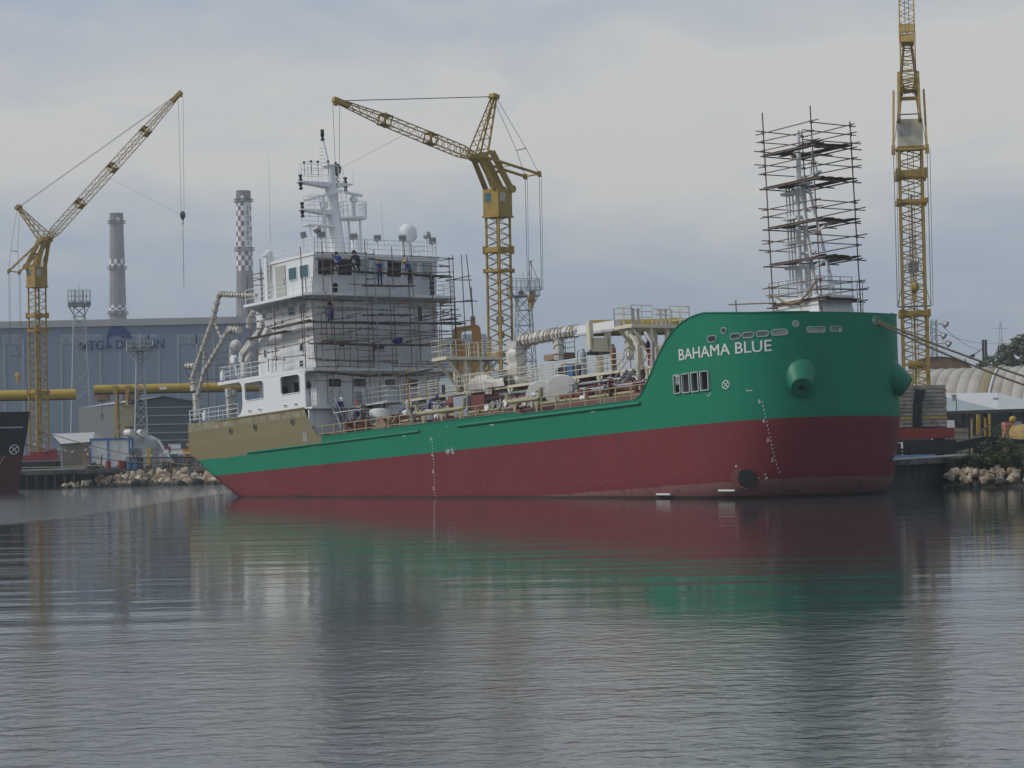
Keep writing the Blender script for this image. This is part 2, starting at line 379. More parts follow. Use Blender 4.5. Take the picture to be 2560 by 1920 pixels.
# rims of the openings
for k, (hu, hw, a, b, kind) in enumerate(holes):
    loop = []
    if kind == 'o':
        c = max(0, a-b); ra = min(a, b)
        for i in range(28):
            t = 2*math.pi*i/28; loop.append((hu+(c if math.cos(t) > 0 else -c)+ra*math.cos(t), hw+b*math.sin(t)))
    else: loop = [(hu+a*i, hw+b*j) for i, j in ((1,1),(-1,1),(-1,-1),(1,-1))]
    m = MB(); pts = [ungirth(g_, w, .02) for g_, w in loop]; N_ = len(pts); nin = (ungirth(hu, hw, 0)-ungirth(hu, hw, 1)).normalized()
    if kind == 'o':
        ring = pts+[pts[0]]; m.mi = 1; m.tube(ring, .022, 6, cap=False)
        back = [p+nin*.22 for p in pts]; m.add(pts+back, [(i, (i+1) % N_, (i+1) % N_+N_, i+N_) for i in range(N_)])
        m.build('mooring_pipe', [M['grn'], M['rim']], ship)
    else:
        for i in range(4): m.sq(pts[i], pts[(i+1) % 4], .05, .14, up=(0, 1, 0))
        m.build('port_frame', M['rim'], ship)
# pale plate added behind the bow openings so they read light; decks
m = MB()
_q = [ungirth(-.2+.4*i, 9.0, -.55) for i in range(int((2*GL+.4)/.4)+1)]
m.add([(p.x, p.y, w) for p in _q for w in (8.45, 9.3)], [(2*i, 2*i+2, 2*i+3, 2*i+1) for i in range(len(_q)-1)])
m.build('pale_backing', M['white'], ship)
def deckplate(name, u0, u1, w, mt, ins=.02, t=.06, st=.5, vmax=HB):
    m = MB(); q = []; k = max(2, int((u1-u0)/st)+1)
    for i in range(k): u = lerp(u0, u1, i/(k-1)); q.append((u, min(vmax, hull_b(u, w)-ins)))
    loop = [(u, -v) for u, v in q]+[(u, v) for u, v in q[::-1]]
    m.plate([loop], lambda a, b, d: (a, b, w-d), t); return m.build(name, mt, ship)
M['deckred'] = mat('deck_red_oxide', (.13,.045,.04), .75, var=.25, scale=1, col2=(.16,.15,.14), amt=.25)
M['deckgrey'] = mat('deck_grey_green', (.16,.18,.17), .75, var=.2)
deckplate('main_deck', 15.9, 54.0, 5.62, M['deckred'])
deckplate('forecastle_deck', 53.2, 60.6, 8.4, M['deckgrey'])
deckplate('poop_deck', .06, 16.2, 7.93, M['deckgrey'])
m = MB(); m.box(53.2, 53.3, -5.9, 5.9, 5.63, 8.34); m.build('forecastle_bulkhead', M['white'], ship)
# rubbing bars
for a, b, w0, w1, r in ((8.2, 28.9, 5.46, 5.53, .085), (33.0, 50.1, 5.58, 5.62, .10)):
    m = MB(); m.tube([(lerp(a, b, i/20), -HB-.02, lerp(w0, w1, i/20)) for i in range(21)], r, 10); m.build('rubbing_bar', M['grn'], ship)
m = MB(); m.sq((4.3, -HB-.03, 7.96), (15.6, -HB-.03, 7.99), .07, .09); m.build('rubbing_bar', M['olive'], ship)
# bulwark top rails
m = MB(); m.tube([(u, -hull_b(u, sheer(u)), sheer(u)) for u in [49.6+.25*i for i in range(44)] if u < 60.5], .05, 6); m.tube([(u, hull_b(u, sheer(u)), sheer(u)) for u in [49.6+.25*i for i in range(44)] if u < 60.5], .05, 6); m.build('bulwark_cap_rail', M['grn'], ship)
m = MB(); m.tube([(17.7+.5*i, -HB, sheer(17.7+.5*i)+.02) for i in range(64)], .035, 6); m.build('gunwale', M['grn'], ship)
# portholes aft
for u, w in ((5.96, 7.13), (9.26, 7.16), (14.11, 7.18)):
    m = MB(); m.lathe([(.21, 0), (.24, .02), (.24, .06), (.20, .06)], 16, (u, -HB-.0, w), (0, -1, 0)); o = m.build('porthole', M['olive'], ship)
    m = MB(); m.lathe([(.19, 0), (.19, .045)], 16, (u, -HB-.02, w), (0, -1, 0)); m.build('porthole_glass', M['panedk'], o)
m = MB(); m.box(15.3, 15.85, -HB-.012, -HB, 5.75, 6.35); m.build('bare_patch_plate', M['steel'], ship)
# anchor hawses: blunt tubes splaying outward and down
for s in (-1, 1):
    tip = Vector((60.39, s*3.91, 5.64)); base = Vector((59.0, s*2.75, 6.95)); ax = (base-tip).normalized(); Lh = (base-tip).length
    m = MB(); m.lathe([(.55, 0), (.60, .05), (1.14, Lh), ], 28, tip, ax); h = m.build('anchor_hawse', M['grn'], ship)
    m = MB(); m.lathe([(.13, 0), (.185, -.012), (.185, .02), (.13, .02)], 20, tip, ax); m.build('hawse_rim', M['grn'], h)
    m = MB(); m.lathe([(.155, 0), (.155, .02)], 20, tip-ax*.006, ax); m.build('chain_pipe', M['black'], h)
# thruster tunnel: flat discs, lit wall and dark depth put into their colours
def hull_disc(cx, cy, rx_, ry_, rot, off, mt, name, parent, kk='B4', k1=24):
    m = MB(); vs = []; fs = []
    for ring in range(1, 5):
        for i in range(k1):
            t = 2*math.pi*i/k1; x, y = rx_*ring/4*math.cos(t), ry_*ring/4*math.sin(t)
            P = SHK(kk, cx+x*math.cos(rot)-y*math.sin(rot), cy+x*math.sin(rot)+y*math.cos(rot)); vs.append((P.x, P.y-off, P.z))
    fs.append(tuple(range(k1)))
    for ring in range(3):
        for i in range(k1): fs.append((ring*k1+i, ring*k1+(i+1) % k1, (ring+1)*k1+(i+1) % k1, (ring+1)*k1+i))
    m.add(vs, fs); return m.build(name, mt, parent)
th_ = hull_disc(678, 1404, 108, 76, R(14), .012, M['redpaint'], 'thruster_tunnel', ship)
hull_disc(706, 1402, 78, 72, R(22), .024, M['black'], 'tunnel_mouth', th_)
m = MB()
for i in range(5):
    a, b = SHK('B4', 655+i*26, 1345+i*6), SHK('B4', 650+i*26, 1452+i*6); m.bar((a.x, a.y-.05, a.z), (b.x, b.y-.05, b.z), .022, 5)
for j in range(3):
    a, b = SHK('B4', 640, 1375+j*26), SHK('B4', 772, 1392+j*26); m.bar((a.x, a.y-.05, a.z), (b.x, b.y-.05, b.z), .022, 5)
m.build('tunnel_grille', M['dark'], th_)
M['anode'] = mat('anode_metal', (.62,.62,.58), .5, var=.1)
for x0, x1, y in ((8,112,1525),(482,606,1496)):
    a, b = SHK('B4', x0, y), SHK('B4', x1, y); m = MB(); m.tube([(a.x, a.y-.02, a.z), (b.x, b.y-.02, b.z)], .06, 8); m.build('hull_anode', M['anode'], ship)

# ------------------------------------------------------------------ lettering
M['letter'] = mat('white_lettering', (.66,.68,.68), .5, var=.04)
def text_mesh(txt, size=1., bold=0., spacing=1., align='LEFT'):
    c = bpy.data.curves.new('t', 'FONT'); c.body = txt; c.size = size; c.offset = bold; c.space_character = spacing; c.align_x = align; c.resolution_u = 3
    o = bpy.data.objects.new('t', c); COL.objects.link(o); dg = bpy.context.evaluated_depsgraph_get(); dg.update()
    me = bpy.data.meshes.new_from_object(o.evaluated_get(dg)); vs = [tuple(v.co) for v in me.vertices]; fs = [tuple(p.vertices) for p in me.polygons]
    bpy.data.objects.remove(o); bpy.data.curves.remove(c); bpy.data.meshes.remove(me); return vs, fs
def hull_text(m, txt, A, Bp, h, off=.02, bold=.012, fit=True):   # baseline from A to B on the starboard hull, cap height h
    vs, fs = text_mesh(txt, 1., bold)
    x0 = min(v[0] for v in vs); x1 = max(v[0] for v in vs); y1 = max(v[1] for v in vs); y0 = min(v[1] for v in vs)
    out = []
    for x, y, z in vs:
        t = (x-x0)/(x1-x0); w = lerp(A.z, Bp.z, t)+(y-y0)/(y1-y0)*h; out.append(ungirth(lerp(A[3], Bp[3], t), w, off))
    m.add(out, fs)
m = MB(); G4 = lambda P, dg=0., dz=0.: Vector((P.x, P.y, P.z+dz, girth(*P)+dg)); a, b = SHK('B4', 181, 497), SHK('B4', 889, 424); [hull_text(m, 'BAHAMA BLUE', G4(a, d_*.012, e_*.010), G4(b, d_*.012, e_*.010), .60, off=.02+.003*k_, bold=.0) for k_, (d_, e_) in enumerate(((0,0),(-1,0),(1,0),(0,1)))]; m.build('ship_name', M['letter'], ship, smooth=False)
def marks(c, pts):
    for txt, x, y, hpx in pts:
        m = MB()
        P = SHK(c, x, y); h = hpx; wd = h*.62*len(txt); hull_text(m, txt, G4(P, -wd/2, -h/2), G4(P, wd/2, -h/2), h, bold=.02)
        m.build('draught_figure', M['letter'], ship, smooth=False)
bm_ = []
for big, (x0, y0), (x1, y1) in (('5', (818,815), (848,962)), ('4', (850,965), (882,1112)), ('3', (882,1113), (917,1261)), ('2', (918,1263), (945,1352))):
    bm_.append((big, x0-24, y0-5, .19))
    seq = '08642' if big != '2' else '0864'
    for i, ch in enumerate(seq):
        t = i/5.0 if big != '2' else i/3.0; bm_.append((ch, lerp(x0, x1, t), lerp(y0, y1, t), .10))
marks('B4', bm_)
mm = []
for big, (x0, y0), (x1, y1) in (('5', (1930,852), (1938,995)), ('4', (1940,997), (1946,1142)), ('3', (1947,1144), (1950,1290)), ('2', (1952,1292), (1955,1350))):
    mm.append((big, x0-11, y0-5, .19))
    for i, ch in enumerate('08642' if big != '2' else '086'): t = i/5.0 if big != '2' else i/2.0; mm.append((ch, lerp(x0, x1, t), lerp(y0, y1, t), .10))
marks('A6', mm)
m = MB()                               # thruster warning: crossed circle
C0 = SHK('B4', 537, 682)
def hp(du, dw): return ungirth(girth(*C0)+du, C0.z+dw, .014)
m.tube([hp(.215*math.cos(2*math.pi*i/24), .215*math.sin(2*math.pi*i/24)) for i in range(25)], .028, 5, cap=False)
for s in (-1, 1): m.tube([hp(-.14, -.14*s), hp(.14, .14*s)], .026, 5)
m.build('warning_emblem', M['letter'], ship)
C0 = SHK('A6', 2070, 960); m = MB()    # load line disc and ladder of lines
m.tube([hp(.13*math.cos(2*math.pi*i/20), .13*math.sin(2*math.pi*i/20)) for i in range(21)], .02, 5, cap=False); m.tube([hp(-.22, 0), hp(.22, 0)], .02, 5)
m.tube([hp(.42, -.15), hp(.42, .2)], .018, 5)
for dw in (.2, .1): m.tube([hp(.30, dw), hp(.42, dw)], .015, 5)
for dw in (.06, -.02, -.09, -.15): m.tube([hp(.42, dw), hp(.62, dw)], .015, 5)
m.build('load_line_mark', M['letter'], ship)
M['tick'] = mat('faded_white_mark', (.45,.48,.46), .6)
for k, x, y, du, dw in (('A6',2062,735,.16,.03),('A6',1680,820,.32,.06),('B1',1005,1405,.40,.07),('B2',565,1332,.42,.06),('A6',872,918,.1,.06),('A3',158,1388,.05,.13),('B4',720,727,.32,.05),('B4',697,722,.04,.12),('B4',402,765,.22,.05),('B4',418,750,.05,.13),('B4',615,1308,.12,.10),('B4',848,1398,.16,.10),('B4',790,1400,.12,.03),('B4',838,1370,.1,.08)):
    C0 = SHK(k, x, y); m = MB(); m.add([hp(-du/2, -dw/2), hp(du/2, -dw/2), hp(du/2, dw/2), hp(-du/2, dw/2)], [(0,1,2,3)]); m.build('painted_tick', M['tick'], ship, smooth=False)
# ================================================================== SHIP: deckhouse, wheelhouse, mast
def rail(pts, h=1.0, levels=(.36, .68, 1.0), sp=1.1, r=.026, up=Vector((0, 0, 1)), m=None):
    m = m or MB(); pts = [Vector(p) for p in pts]
    for a, b in zip(pts, pts[1:]):
        k = max(1, round((b-a).length/sp))
        for i in range(k+1): p = a.lerp(b, i/k); m.bar(p, p+up*h, r, 5)
        for l in levels: m.bar(a+up*h*l, b+up*h*l, r*.85, 5)
    return m
def rail_part(pts, mt='white', parent=None, name='deck_railing', **k): return rail(pts, **k).build(name, M[mt], parent or ship)
HV = 5.05
dh = MB(); dh.box(8.1, 15.45, -HV, HV, 7.94, 15.44); dh.build('deckhouse_wall', M['house'], ship, smooth=False)
m = MB(); m.box(15.98, 16.10, -6.14, 6.14, 5.63, 7.86); m.build('poop_front_bulkhead', M['house'], ship)
m = MB(); m.box(15.46, 16.55, -6.17, 6.17, 7.88, 8.02); m.build('front_ledge', M['white'], ship)
# boat deck and bridge deck slabs
def slab(name, loop, w0, w1):
    m = MB(); m.plate([loop], lambda a, b, d: (a, b, w0+d), w1-w0); return m.build(name, M['white'], ship)
slab('boat_deck', [(4.45,-6.2),(16.0,-6.2),(16.42,-5.85),(16.42,5.85),(16.0,6.2),(4.45,6.2)], 10.40, 10.62)
slab('bridge_deck', [(8.45,-6.25),(16.1,-6.25),(16.55,-5.75),(16.55,5.75),(16.1,6.25),(8.45,6.25)], 15.44, 15.62)
m = MB()
for i in range(10):
    v = -5.4+i*1.2
    m.add([(15.46, v, 15.43), (16.4, v, 15.43), (15.46, v, 14.95)], [(0,1,2)]); m.sq((15.46, v, 15.40), (16.45, v, 15.40), .05, .07)
for i in range(7):
    u = 8.8+i*1.1; m.add([(u, -HV, 15.43), (u, -6.1, 15.43), (u, -HV, 14.95)], [(0,1,2)])
m.build('deck_bracket', M['house'], ship, smooth=False)
# side screens with the two big openings
def screen(side):
    out = [(6.45,7.97)]+[(7.68-1.2*math.cos(R(t))*1.0, 9.0-1.03*math.sin(R(t))) for t in (80,60,45,30,15)]
    out = [(6.45,7.97),(7.0,8.05),(7.35,8.2),(7.58,8.5),(7.68,8.9),(7.68,10.0),(7.55,10.25),(7.3,10.39),(15.95,10.39),(15.83,10.2),(15.82,7.97)]
    hs = [rrect(8.06,10.52,9.03,10.27,.22), rrect(12.78,15.19,9.06,10.29,.22)]+[rrect(u-.21,u+.21,8.24,8.38,.06,3) for u in (8.61,9.97,13.27,14.61)]
    m = MB(); m.plate([out]+hs, lambda a, b, d: (a, side*(HB-.01-d), b), .10)
    for h_ in hs:                       # rolled lips round the openings
        m.tube([(a, side*(HB+.005), b) for a, b in h_+[h_[0]]], .035, 5, cap=False)
    m.build('side_screen', M['white'], ship)
screen(-1); screen(1)
# fittings behind the screens
def door(parent, u, v, w, du, h, axis, mt, name='weather_door'):
    m = MB()
    if axis == 'v': m.box(u-du/2, u+du/2, v-.05, v, w, w+h)
    else: m.box(u, u+.05, v-du/2, v+du/2, w, w+h)
    o = m.build(name, mt, parent); k = MB()
    if axis == 'v': k.box(u+du*.36, u+du*.42, v-.10, v-.051, w+h*.45, w+h*.60)
    else: k.box(u+.051, u+.10, v+du*.36, v+du*.42, w+h*.45, w+h*.60)
    k.build('door_handle', M['steel'], o); return o
door(ship, 9.4, -HV-.003, 8.0, .75, 1.95, 'v', M['white']); door(ship, 14.3, -HV-.003, 8.0, .75, 1.95, 'v', M['greyblue']); door(ship, 13.1, -HV-.003, 8.0, .8, 1.9, 'v', M['dark'])
M['doorgrey'] = mat('door_grey_beige', (.40,.40,.36), .6, var=.05)
door(ship, 11.55, -HV-.003, 15.64, 1.25, 2.34, 'v', M['doorgrey'])
m = MB(); m.lathe([(.32, 0), (.32, .5)], 14, (12.2, -HV-.4, 9.4), (0, -1, 0)); m.build('fan_housing', M['dark'], ship)
# windows: a frame and its pane
def window(u0, u1, w0, w1, pane='pane', plane='v', c=-HV, tilt=0., rr=.07, name='window'):
    """plane 'v': on the side wall (u range); plane 'u': on the front wall (v range), tilt = du per dw about w 15.7"""
    if plane == 'v': f = lambda a, b, d: (a, c-d, b)
    else: f = lambda a, b, d: (c+(b-15.7)*tilt+d, a, b)
    e = .05; m = MB(); m.plate([rrect(u0-e, u1+e, w0-e, w1+e, rr+e, 4), rrect(u0, u1, w0, w1, rr, 4)], lambda a, b, d: f(a, b, d), .045)
    o = m.build(name, M['white'], ship, smooth=False)
    g = MB(); g.plate([rrect(u0-.01, u1+.01, w0-.01, w1+.01, rr, 4)], lambda a, b, d: f(a, b, d), .018); g.build('pane', M[pane], o, smooth=False)
for q in ((12.38,13.18,14.46,15.05),(13.8,14.62,14.46,15.05),(9.07,9.36,14.65,14.98),(13.63,14.0,11.95,12.42),(8.99,9.26,11.95,12.48),(13.5,13.97,10.9,11.32)): window(*q, pane='panedk' if q[1]-q[0] < .5 else 'pane')
for q in ((-3.78,-3.47,13.85,15.02),(3.40,3.76,13.95,14.95),(-3.14,-2.74,12.1,12.38),(-.46,.49,11.95,12.22),(-4.11,-3.12,9.41,9.93),(-2.15,-1.19,9.41,9.93),(.43,1.28,9.43,9.92),(2.3,3.1,9.43,9.92)): window(*q, pane='panedk', plane='u', c=15.452)
m = MB(); m.lathe([(.2,0),(.24,.02),(.24,.09),(.2,.09)], 14, (15.45, -5.75, 9.5), (1,0,0)); m.build('vent_opening', M['dark'], ship)
m = MB(); m.box(15.46, 15.53, -4.95, -4.2, 8.03, 10.1); m.build('locker', M['white'], ship)
m = MB(); m.box(15.455, 15.52, -2.05, -1.35, 8.25, 9.05); m.build('leaning_grating', M['steel'], ship)
# wheelhouse
TL = .135
def wf(w): return 15.45+(w-15.7)*TL
m = MB(); m.loft([[(10.2,-HV,15.63),(wf(15.63),-HV,15.63),(wf(15.63),HV,15.63),(10.2,HV,15.63)], [(10.4,-HV,18.22),(wf(18.22),-HV,18.22),(wf(18.22),HV,18.22),(10.4,HV,18.22)]])
m.build('wheelhouse_wall', M['house'], ship, smooth=False)
slab('wheelhouse_roof', [(10.2,-5.12),(15.95,-5.12),(15.95,5.12),(10.2,5.12)], 18.22, 18.40)
m = MB(); m.box(15.80, 15.90, -5.0, 5.0, 18.06, 18.215); m.build('window_visor', M['white'], ship)
M['panelt'] = mat('masked_window_film', (.34,.42,.42), .45, var=.15)
for a, b, p in ((-4.70,-3.42,'panedk'),(-3.10,-1.98,'panedk'),(-1.66,-.60,'panelt'),(-.36,.66,'panelt'),(.88,2.03,'panedk'),(2.30,3.36,'panelt'),(3.70,4.62,'panelt')): window(a, b, 16.92, 17.98, pane=p, plane='u', c=15.455, tilt=TL)
for a, b in ((12.62,13.62),(14.04,15.10)): window(a, b, 16.78, 17.66, pane='pane', plane='v', c=-HV)
m = MB(); m.plate([rrect(-3.45,-3.08,15.75,16.4,.15)], lambda a, b, d: (wf(b)+.003+d, a, b), .03); m.build('pilot_hatch', M['panedk'], ship)
m = MB(); m.box(9.0, 10.19, -3.2, 3.2, 15.63, 18.0); m.build('stair_casing', M['house'], ship)
m = MB(); m.box(7.2, 8.9, -1.9, 0.3, 15.63, 18.1); m.lathe([(.28,0),(.28,1.2)], 12, (8.0,-1.2,18.1)); m.build('exhaust_casing', M['orange'], ship)
# white ladder trunk abaft the wheelhouse
m = MB(); p0 = Vector((10.15,-HV-.15,15.63))
for s in (-.2, .2): m.bar(p0+Vector((s,0,0)), p0+Vector((s,0,4.2)), .03, 5)
for i in range(13): m.bar(p0+Vector((-.2,0,.2+i*.3)), p0+Vector((.2,0,.2+i*.3)), .02, 4)
m.build('wall_ladder', M['white'], ship)
m = MB(); m.box(9.55, 10.0, -HV-.1, -HV+.5, 15.63, 18.9); m.ball((9.8,-HV+.2,19.1), (.28,.28,.22)); m.box(9.5,10.1,-HV-.2,-HV+.2,18.9,19.0); m.build('vent_post', M['white'], ship)
# railings
rail_part([(10.5,-4.95,18.4),(15.8,-4.95,18.4),(15.8,4.95,18.4),(10.5,4.95,18.4)], sp=1.5)
rail_part([(8.6,-6.15,15.62),(16.05,-6.15,15.62),(16.48,-5.7,15.62),(16.48,5.7,15.62),(16.05,6.15,15.62),(8.6,6.15,15.62)], sp=1.35)
rail_part([(4.6,-6.1,10.62),(15.9,-6.1,10.62)], sp=1.4); rail_part([(4.6,-6.1,10.62),(4.6,6.1,10.62)], sp=1.5)
rail_part([(16.3,-5.8,10.62),(16.3,5.8,10.62)], sp=1.6)
rail_part([(.15,-6.1,7.95),(6.9,-6.1,7.95)], sp=1.25); rail_part([(.12,-6.1,7.95),(.12,6.1,7.95)], sp=1.4)
rail_part([(16.5,-6.1,8.02),(16.5,-3.6,8.02)], sp=1.25); rail_part([(16.5,-1.5,8.02),(16.5,6.1,8.02)], sp=1.25)
m = MB(); q0, q1 = Vector((2.2,-6.12,8.0)), Vector((4.9,-6.12,10.6))
for q in (q0, q1): m.lathe([(.17,0),(.17,.5),(.08,.62),(.08,.75)], 10, q+Vector((.2,-.05,.1))); 
m.build('life_raft_canister', M['white'], ship)
# ---- mast
MU = 12.2
def A4u(x, y, u=None): return SK('A4', x, y, u=MU if u is None else u)
cl = [SK('A4', x, y, v=0.) for x, y in ((775,1245),(757,1060),(737,930),(715,760),(703,610),(692,440))]
MU = cl[0].x
def mc(w): return Vector((interp(w, [p.z for p in cl], [p.x for p in cl]), 0, w))
zt = cl[-1].z; z0 = 18.4
rings = []
for i in range(9):
    w = lerp(z0, zt, i/8); c = mc(w); ra = lerp(.62, .44, i/8); rb = lerp(.50, .34, i/8)
    rings.append([(c.x+ra*math.cos(2*math.pi*k/16), rb*math.sin(2*math.pi*k/16), w) for k in range(16)])
m = MB(); m.loft(rings); c = mc(zt); m.lathe([(.52,0),(.52,.09)], 16, (c.x,0,zt)); m.build('main_mast', M['white'], ship)
zb = SK('A4', 628, 190, v=0.); m = MB(); m.bar((c.x-.1,0,zt), (zb.x,0,zb.z), .13, 10, .09)
for i in range(5): w = lerp(zt+.4, zb.z-.6, i/4); m.sq((zb.x-.05,-.3,w), (zb.x+.05,.25,w), .06, .03)
m.bar((zb.x+.2,.15,zt), (zb.x+.15,.15,zb.z-1.2), .02, 4); m.build('mast_pole', M['white'], ship)
def lantern(p, flip=1, parent=None):
    m = MB(); m.lathe([(.12,0),(.15,.02*flip),(.13,.16*flip),(.07,.24*flip),(.13,.34*flip),(.15,.44*flip),(.10,.47*flip)], 10, p, (0,0,1)); return m.build('navigation_light', M['black'], ship)
lantern((zb.x,0,zb.z-.05)); m = MB(); m.lathe([(.13,0),(.13,.4)], 10, (zb.x,0,zb.z+.35)); m.build('masthead_light', M['dark'], ship)
def crosstree(lx, ly, rx_, ry_, name='mast_crosstree', left=True, right=True, dep=.35):
    a, b = A4u(lx, ly, MU-.3), A4u(rx_, ry_, MU-.3); w = (a.z+b.z)/2; w = a.z; c = mc(w); m = MB()
    for s, e, on in ((-1, a.y, left), (1, b.y, right)):
        if on: m.loft([[(c.x-.42,s*.3,w),(c.x+.42,s*.3,w),(c.x+.42,s*.3,w-.34),(c.x-.42,s*.3,w-.34)], [(c.x-.32,e,w),(c.x+.32,e,w),(c.x+.32,e,w-.07),(c.x-.32,e,w-.07)]])
    m.build(name, M['white'], ship, smooth=False); return c, a.y, b.y, w
c1, l1, r1, w1 = crosstree(412, 572, 915, 606)
for e in (l1+.25, r1-.45):
    for f_ in (1, -1): lantern((c1.x, e, w1+.02 if f_ > 0 else w1-.1), f_)
m = rail([(c1.x-.4,l1+.6,w1),(c1.x-.4,-.4,w1)], h=1.35, sp=.9); m.build('crosstree_railing', M['white'], ship); rail([(c1.x+.4,l1+.6,w1),(c1.x+.4,-.4,w1)], h=1.35, sp=.9).build('crosstree_railing', M['white'], ship); rail([(c1.x-.4,.45,w1),(c1.x-.4,r1-.7,w1)], h=1.35, sp=.6).build('crosstree_railing', M['white'], ship)
for x, y, h in ((455,440,.25),(520,430,.25),(585,440,.3),(680,425,.2),(752,440,.2)):
    p = A4u(x, y); m = MB(); m.bar(p-Vector((0,0,.6)), p+Vector((0,0,h)), .02, 5); m.lathe([(.03,0),(.1,.12),(.1,.16)], 8, p+Vector((0,0,h-.05))); m.build('small_aerial', M['dark'], ship)
c2, l2, r2, w2 = crosstree(415, 838, 720, 838, right=False)
for f_ in (1, -1): lantern((c2.x, l2+.25, w2+.02 if f_ > 0 else w2-.1), f_)
rail([(c2.x-.4,l2+.6,w2),(c2.x-.4,-.4,w2)], h=1.0, sp=.9).build('crosstree_railing', M['white'], ship); rail([(c2.x+.35,l2+.6,w2),(c2.x+.35,-.4,w2)], h=1.0, sp=.9).build('crosstree_railing', M['white'], ship)
# radars
def radar(post0, post1, A, B, head):
    m = MB(); m.bar(post0, post1, .13, 10); o = m.build('radar_post', M['white'], ship)
    d = (B-A).normalized(); n_ = d.cross(Vector((0,0,1))).normalized(); u_ = n_.cross(d)
    m = MB(); mid = (A+B)/2; m.obox(mid, (B-A)/2, n_*.10, u_*.075); m.obox(mid-n_*.11, (B-A)/2*.97, n_*.015, u_*.06); m.build('radar_scanner', M['white'], o)
    m = MB(); m.obox(Vector(post1)+Vector((0,0,-.2)), (.26,0,0), (0,.22,0), (0,0,.22)) if head == 'box' else m.ball(Vector(post1)+Vector((0,0,-.1)), .3)
    m.bar(Vector(post1), mid, .07, 8); m.build('radar_gearbox', M['white'], o)
pa, pb = A4u(475,755), A4u(788,675); mid = (pa+pb)/2; pa.x -= .35; pb.x += .35
radar((mid.x,mid.y,w2-3.0), (mid.x,mid.y,mid.z-.45), pa, pb, 'box')
qa, qb = A4u(802,692), A4u(1034,704); qm = (qa+qb)/2; fl = A4u(890, 925); qa.x += .5; qb.x -= .5
radar((qm.x,qm.y,fl.z), (qm.x,qm.y,qm.z-.3), qa, qb, 'ball')
m = MB(); m.plate([[(MU+.2+1.0*math.cos(R(t)), qm.y-.25+.95*math.sin(R(t))) for t in range(0,360,24)]], lambda a, b, d: (a, b, fl.z-d), .12); m.sq((MU,.2,fl.z-.1), (MU+.2,qm.y-.5,fl.z-.1), .6, .1)
for dv in (-.5, .45): m.bar((MU+.3, qm.y-.2+dv, 18.4), (MU+.3, qm.y-.2+dv, fl.z), .085, 8)
m.build('radar_platform', M['white'], ship)
m = MB(); pts = [(MU+.2+1.0*math.cos(R(t)), qm.y-.25+.95*math.sin(R(t)), fl.z) for t in range(-130,140,18)]
for p in pts: m.bar(p, (p[0], p[1], p[2]+1.05), .022, 5)
for l in (.4, .75, 1.05): m.tube([(p[0], p[1], p[2]+l) for p in pts], .022, 5)
m.build('platform_railing', M['white'], ship)
m = MB()                               # mast ladder with hoops
for s in (-.2, .2): m.bar((MU+.85+s*.2,.55+s,18.4), (cl[-1].x+.55+s*.2,.5+s,zt), .02, 4)
for i in range(24): t = i/24; p = Vector((lerp(MU+.85,cl[-1].x+.55,t),lerp(.55,.5,t),lerp(18.5,zt,t))); m.bar(p-Vector((.04,.2,0)), p+Vector((.04,.2,0)), .014, 4)
m.build('mast_ladder', M['white'], ship)
m = rail([(MU-.5,-2.6,21.0),(MU-.5,-.5,21.0)], h=1.0, sp=.8); m.plate([[(MU-.6,-2.7),(MU+.5,-2.7),(MU+.5,-.4),(MU-.6,-.4)]], lambda a, b, d: (a, b, 20.98-d), .06); m.bar((MU,-2.2,18.4),(MU,-2.2,20.95),.06,6); m.build('lower_mast_platform', M['white'], ship)
# roof-top gear: floodlights, radome, whips
def floodlight(x, y, tgt, kind='box', u=15.4, sz=1.0):
    p = SK('A4', x, y, u=u); base = Vector((p.x-.1, p.y, 18.4))
    m = MB(); m.bar(base, (base.x, base.y, p.z-.1), .07, 8); m.box(base.x-.15, base.x+.15, base.y-.15, base.y+.15, 18.4, 18.46); o = m.build('floodlight', M['white'], ship)
    d = Vector(tgt).normalized(); n_ = d.cross(Vector((0,0,1))).normalized(); u_ = n_.cross(d); h = MB()
    if kind == 'box': h.obox(p, d*.16*sz, n_*.24*sz, u_*.2*sz); h.obox(p+d*.165*sz, d*.012, n_*.22*sz, u_*.18*sz)
    else: h.lathe([(.10,-.28),(.22,-.2),(.24,.16),(.21,.2)], 14, p, d)
    h.build('lamp_head', M['steel'], o)
floodlight(620,1082,(.6,-.5,-.25)); floodlight(578,1030,(.7,.5,.3),'tube',u=15.2); floodlight(920,1098,(.6,-.6,-.3)); floodlight(1145,1112,(.7,-.5,-.2)); floodlight(1382,1112,(.6,-.5,-.3)); floodlight(1612,1088,(.8,.3,.2),'tube',u=15.2); floodlight(1664,1138,(.6,-.4,-.3))
floodlight(447,1085,(-.3,-.7,-.2),u=14.0); 
p = SK('A4', 942, 1200, u=13.0); m = MB(); m.lathe([(.3,0),(.33,.1),(.33,1.5),(.24,1.7)], 12, (p.x,p.y,18.4)); m.build('roof_ventilator', M['white'], ship)
p = SK('A4', 1428, 1060, u=13.5); m = MB(); m.lathe([(.22,0),(.22,p.z-18.4-.5)], 12, (p.x,p.y,18.4)); o = m.build('radome_pedestal', M['white'], ship)
m = MB(); m.lathe([(.45,-.62),(.62,-.42),(.66,-.36),(.66,0.)]+[(.66*math.cos(R(t)), .62*math.sin(R(t))) for t in range(10,91,10)], 20, p); m.build('satellite_radome', M['white'], o)
M['whip'] = mat('whip_aerial', (.45,.45,.45), .5)
for x0, y0, x1, y1, u in ((118,330,136,1165,9.8),(1178,740,1200,1150,14.2),(405,400,410,560,12.),(915,470,915,600,12.)):
    a, b = SK('A4', x0, y0, u=u), SK('A4', x1, y1, u=u); m = MB(); m.bar(a, (a.x, b.y, b.z), .008, 5, .016); m.build('whip_aerial', M['whip'], ship)
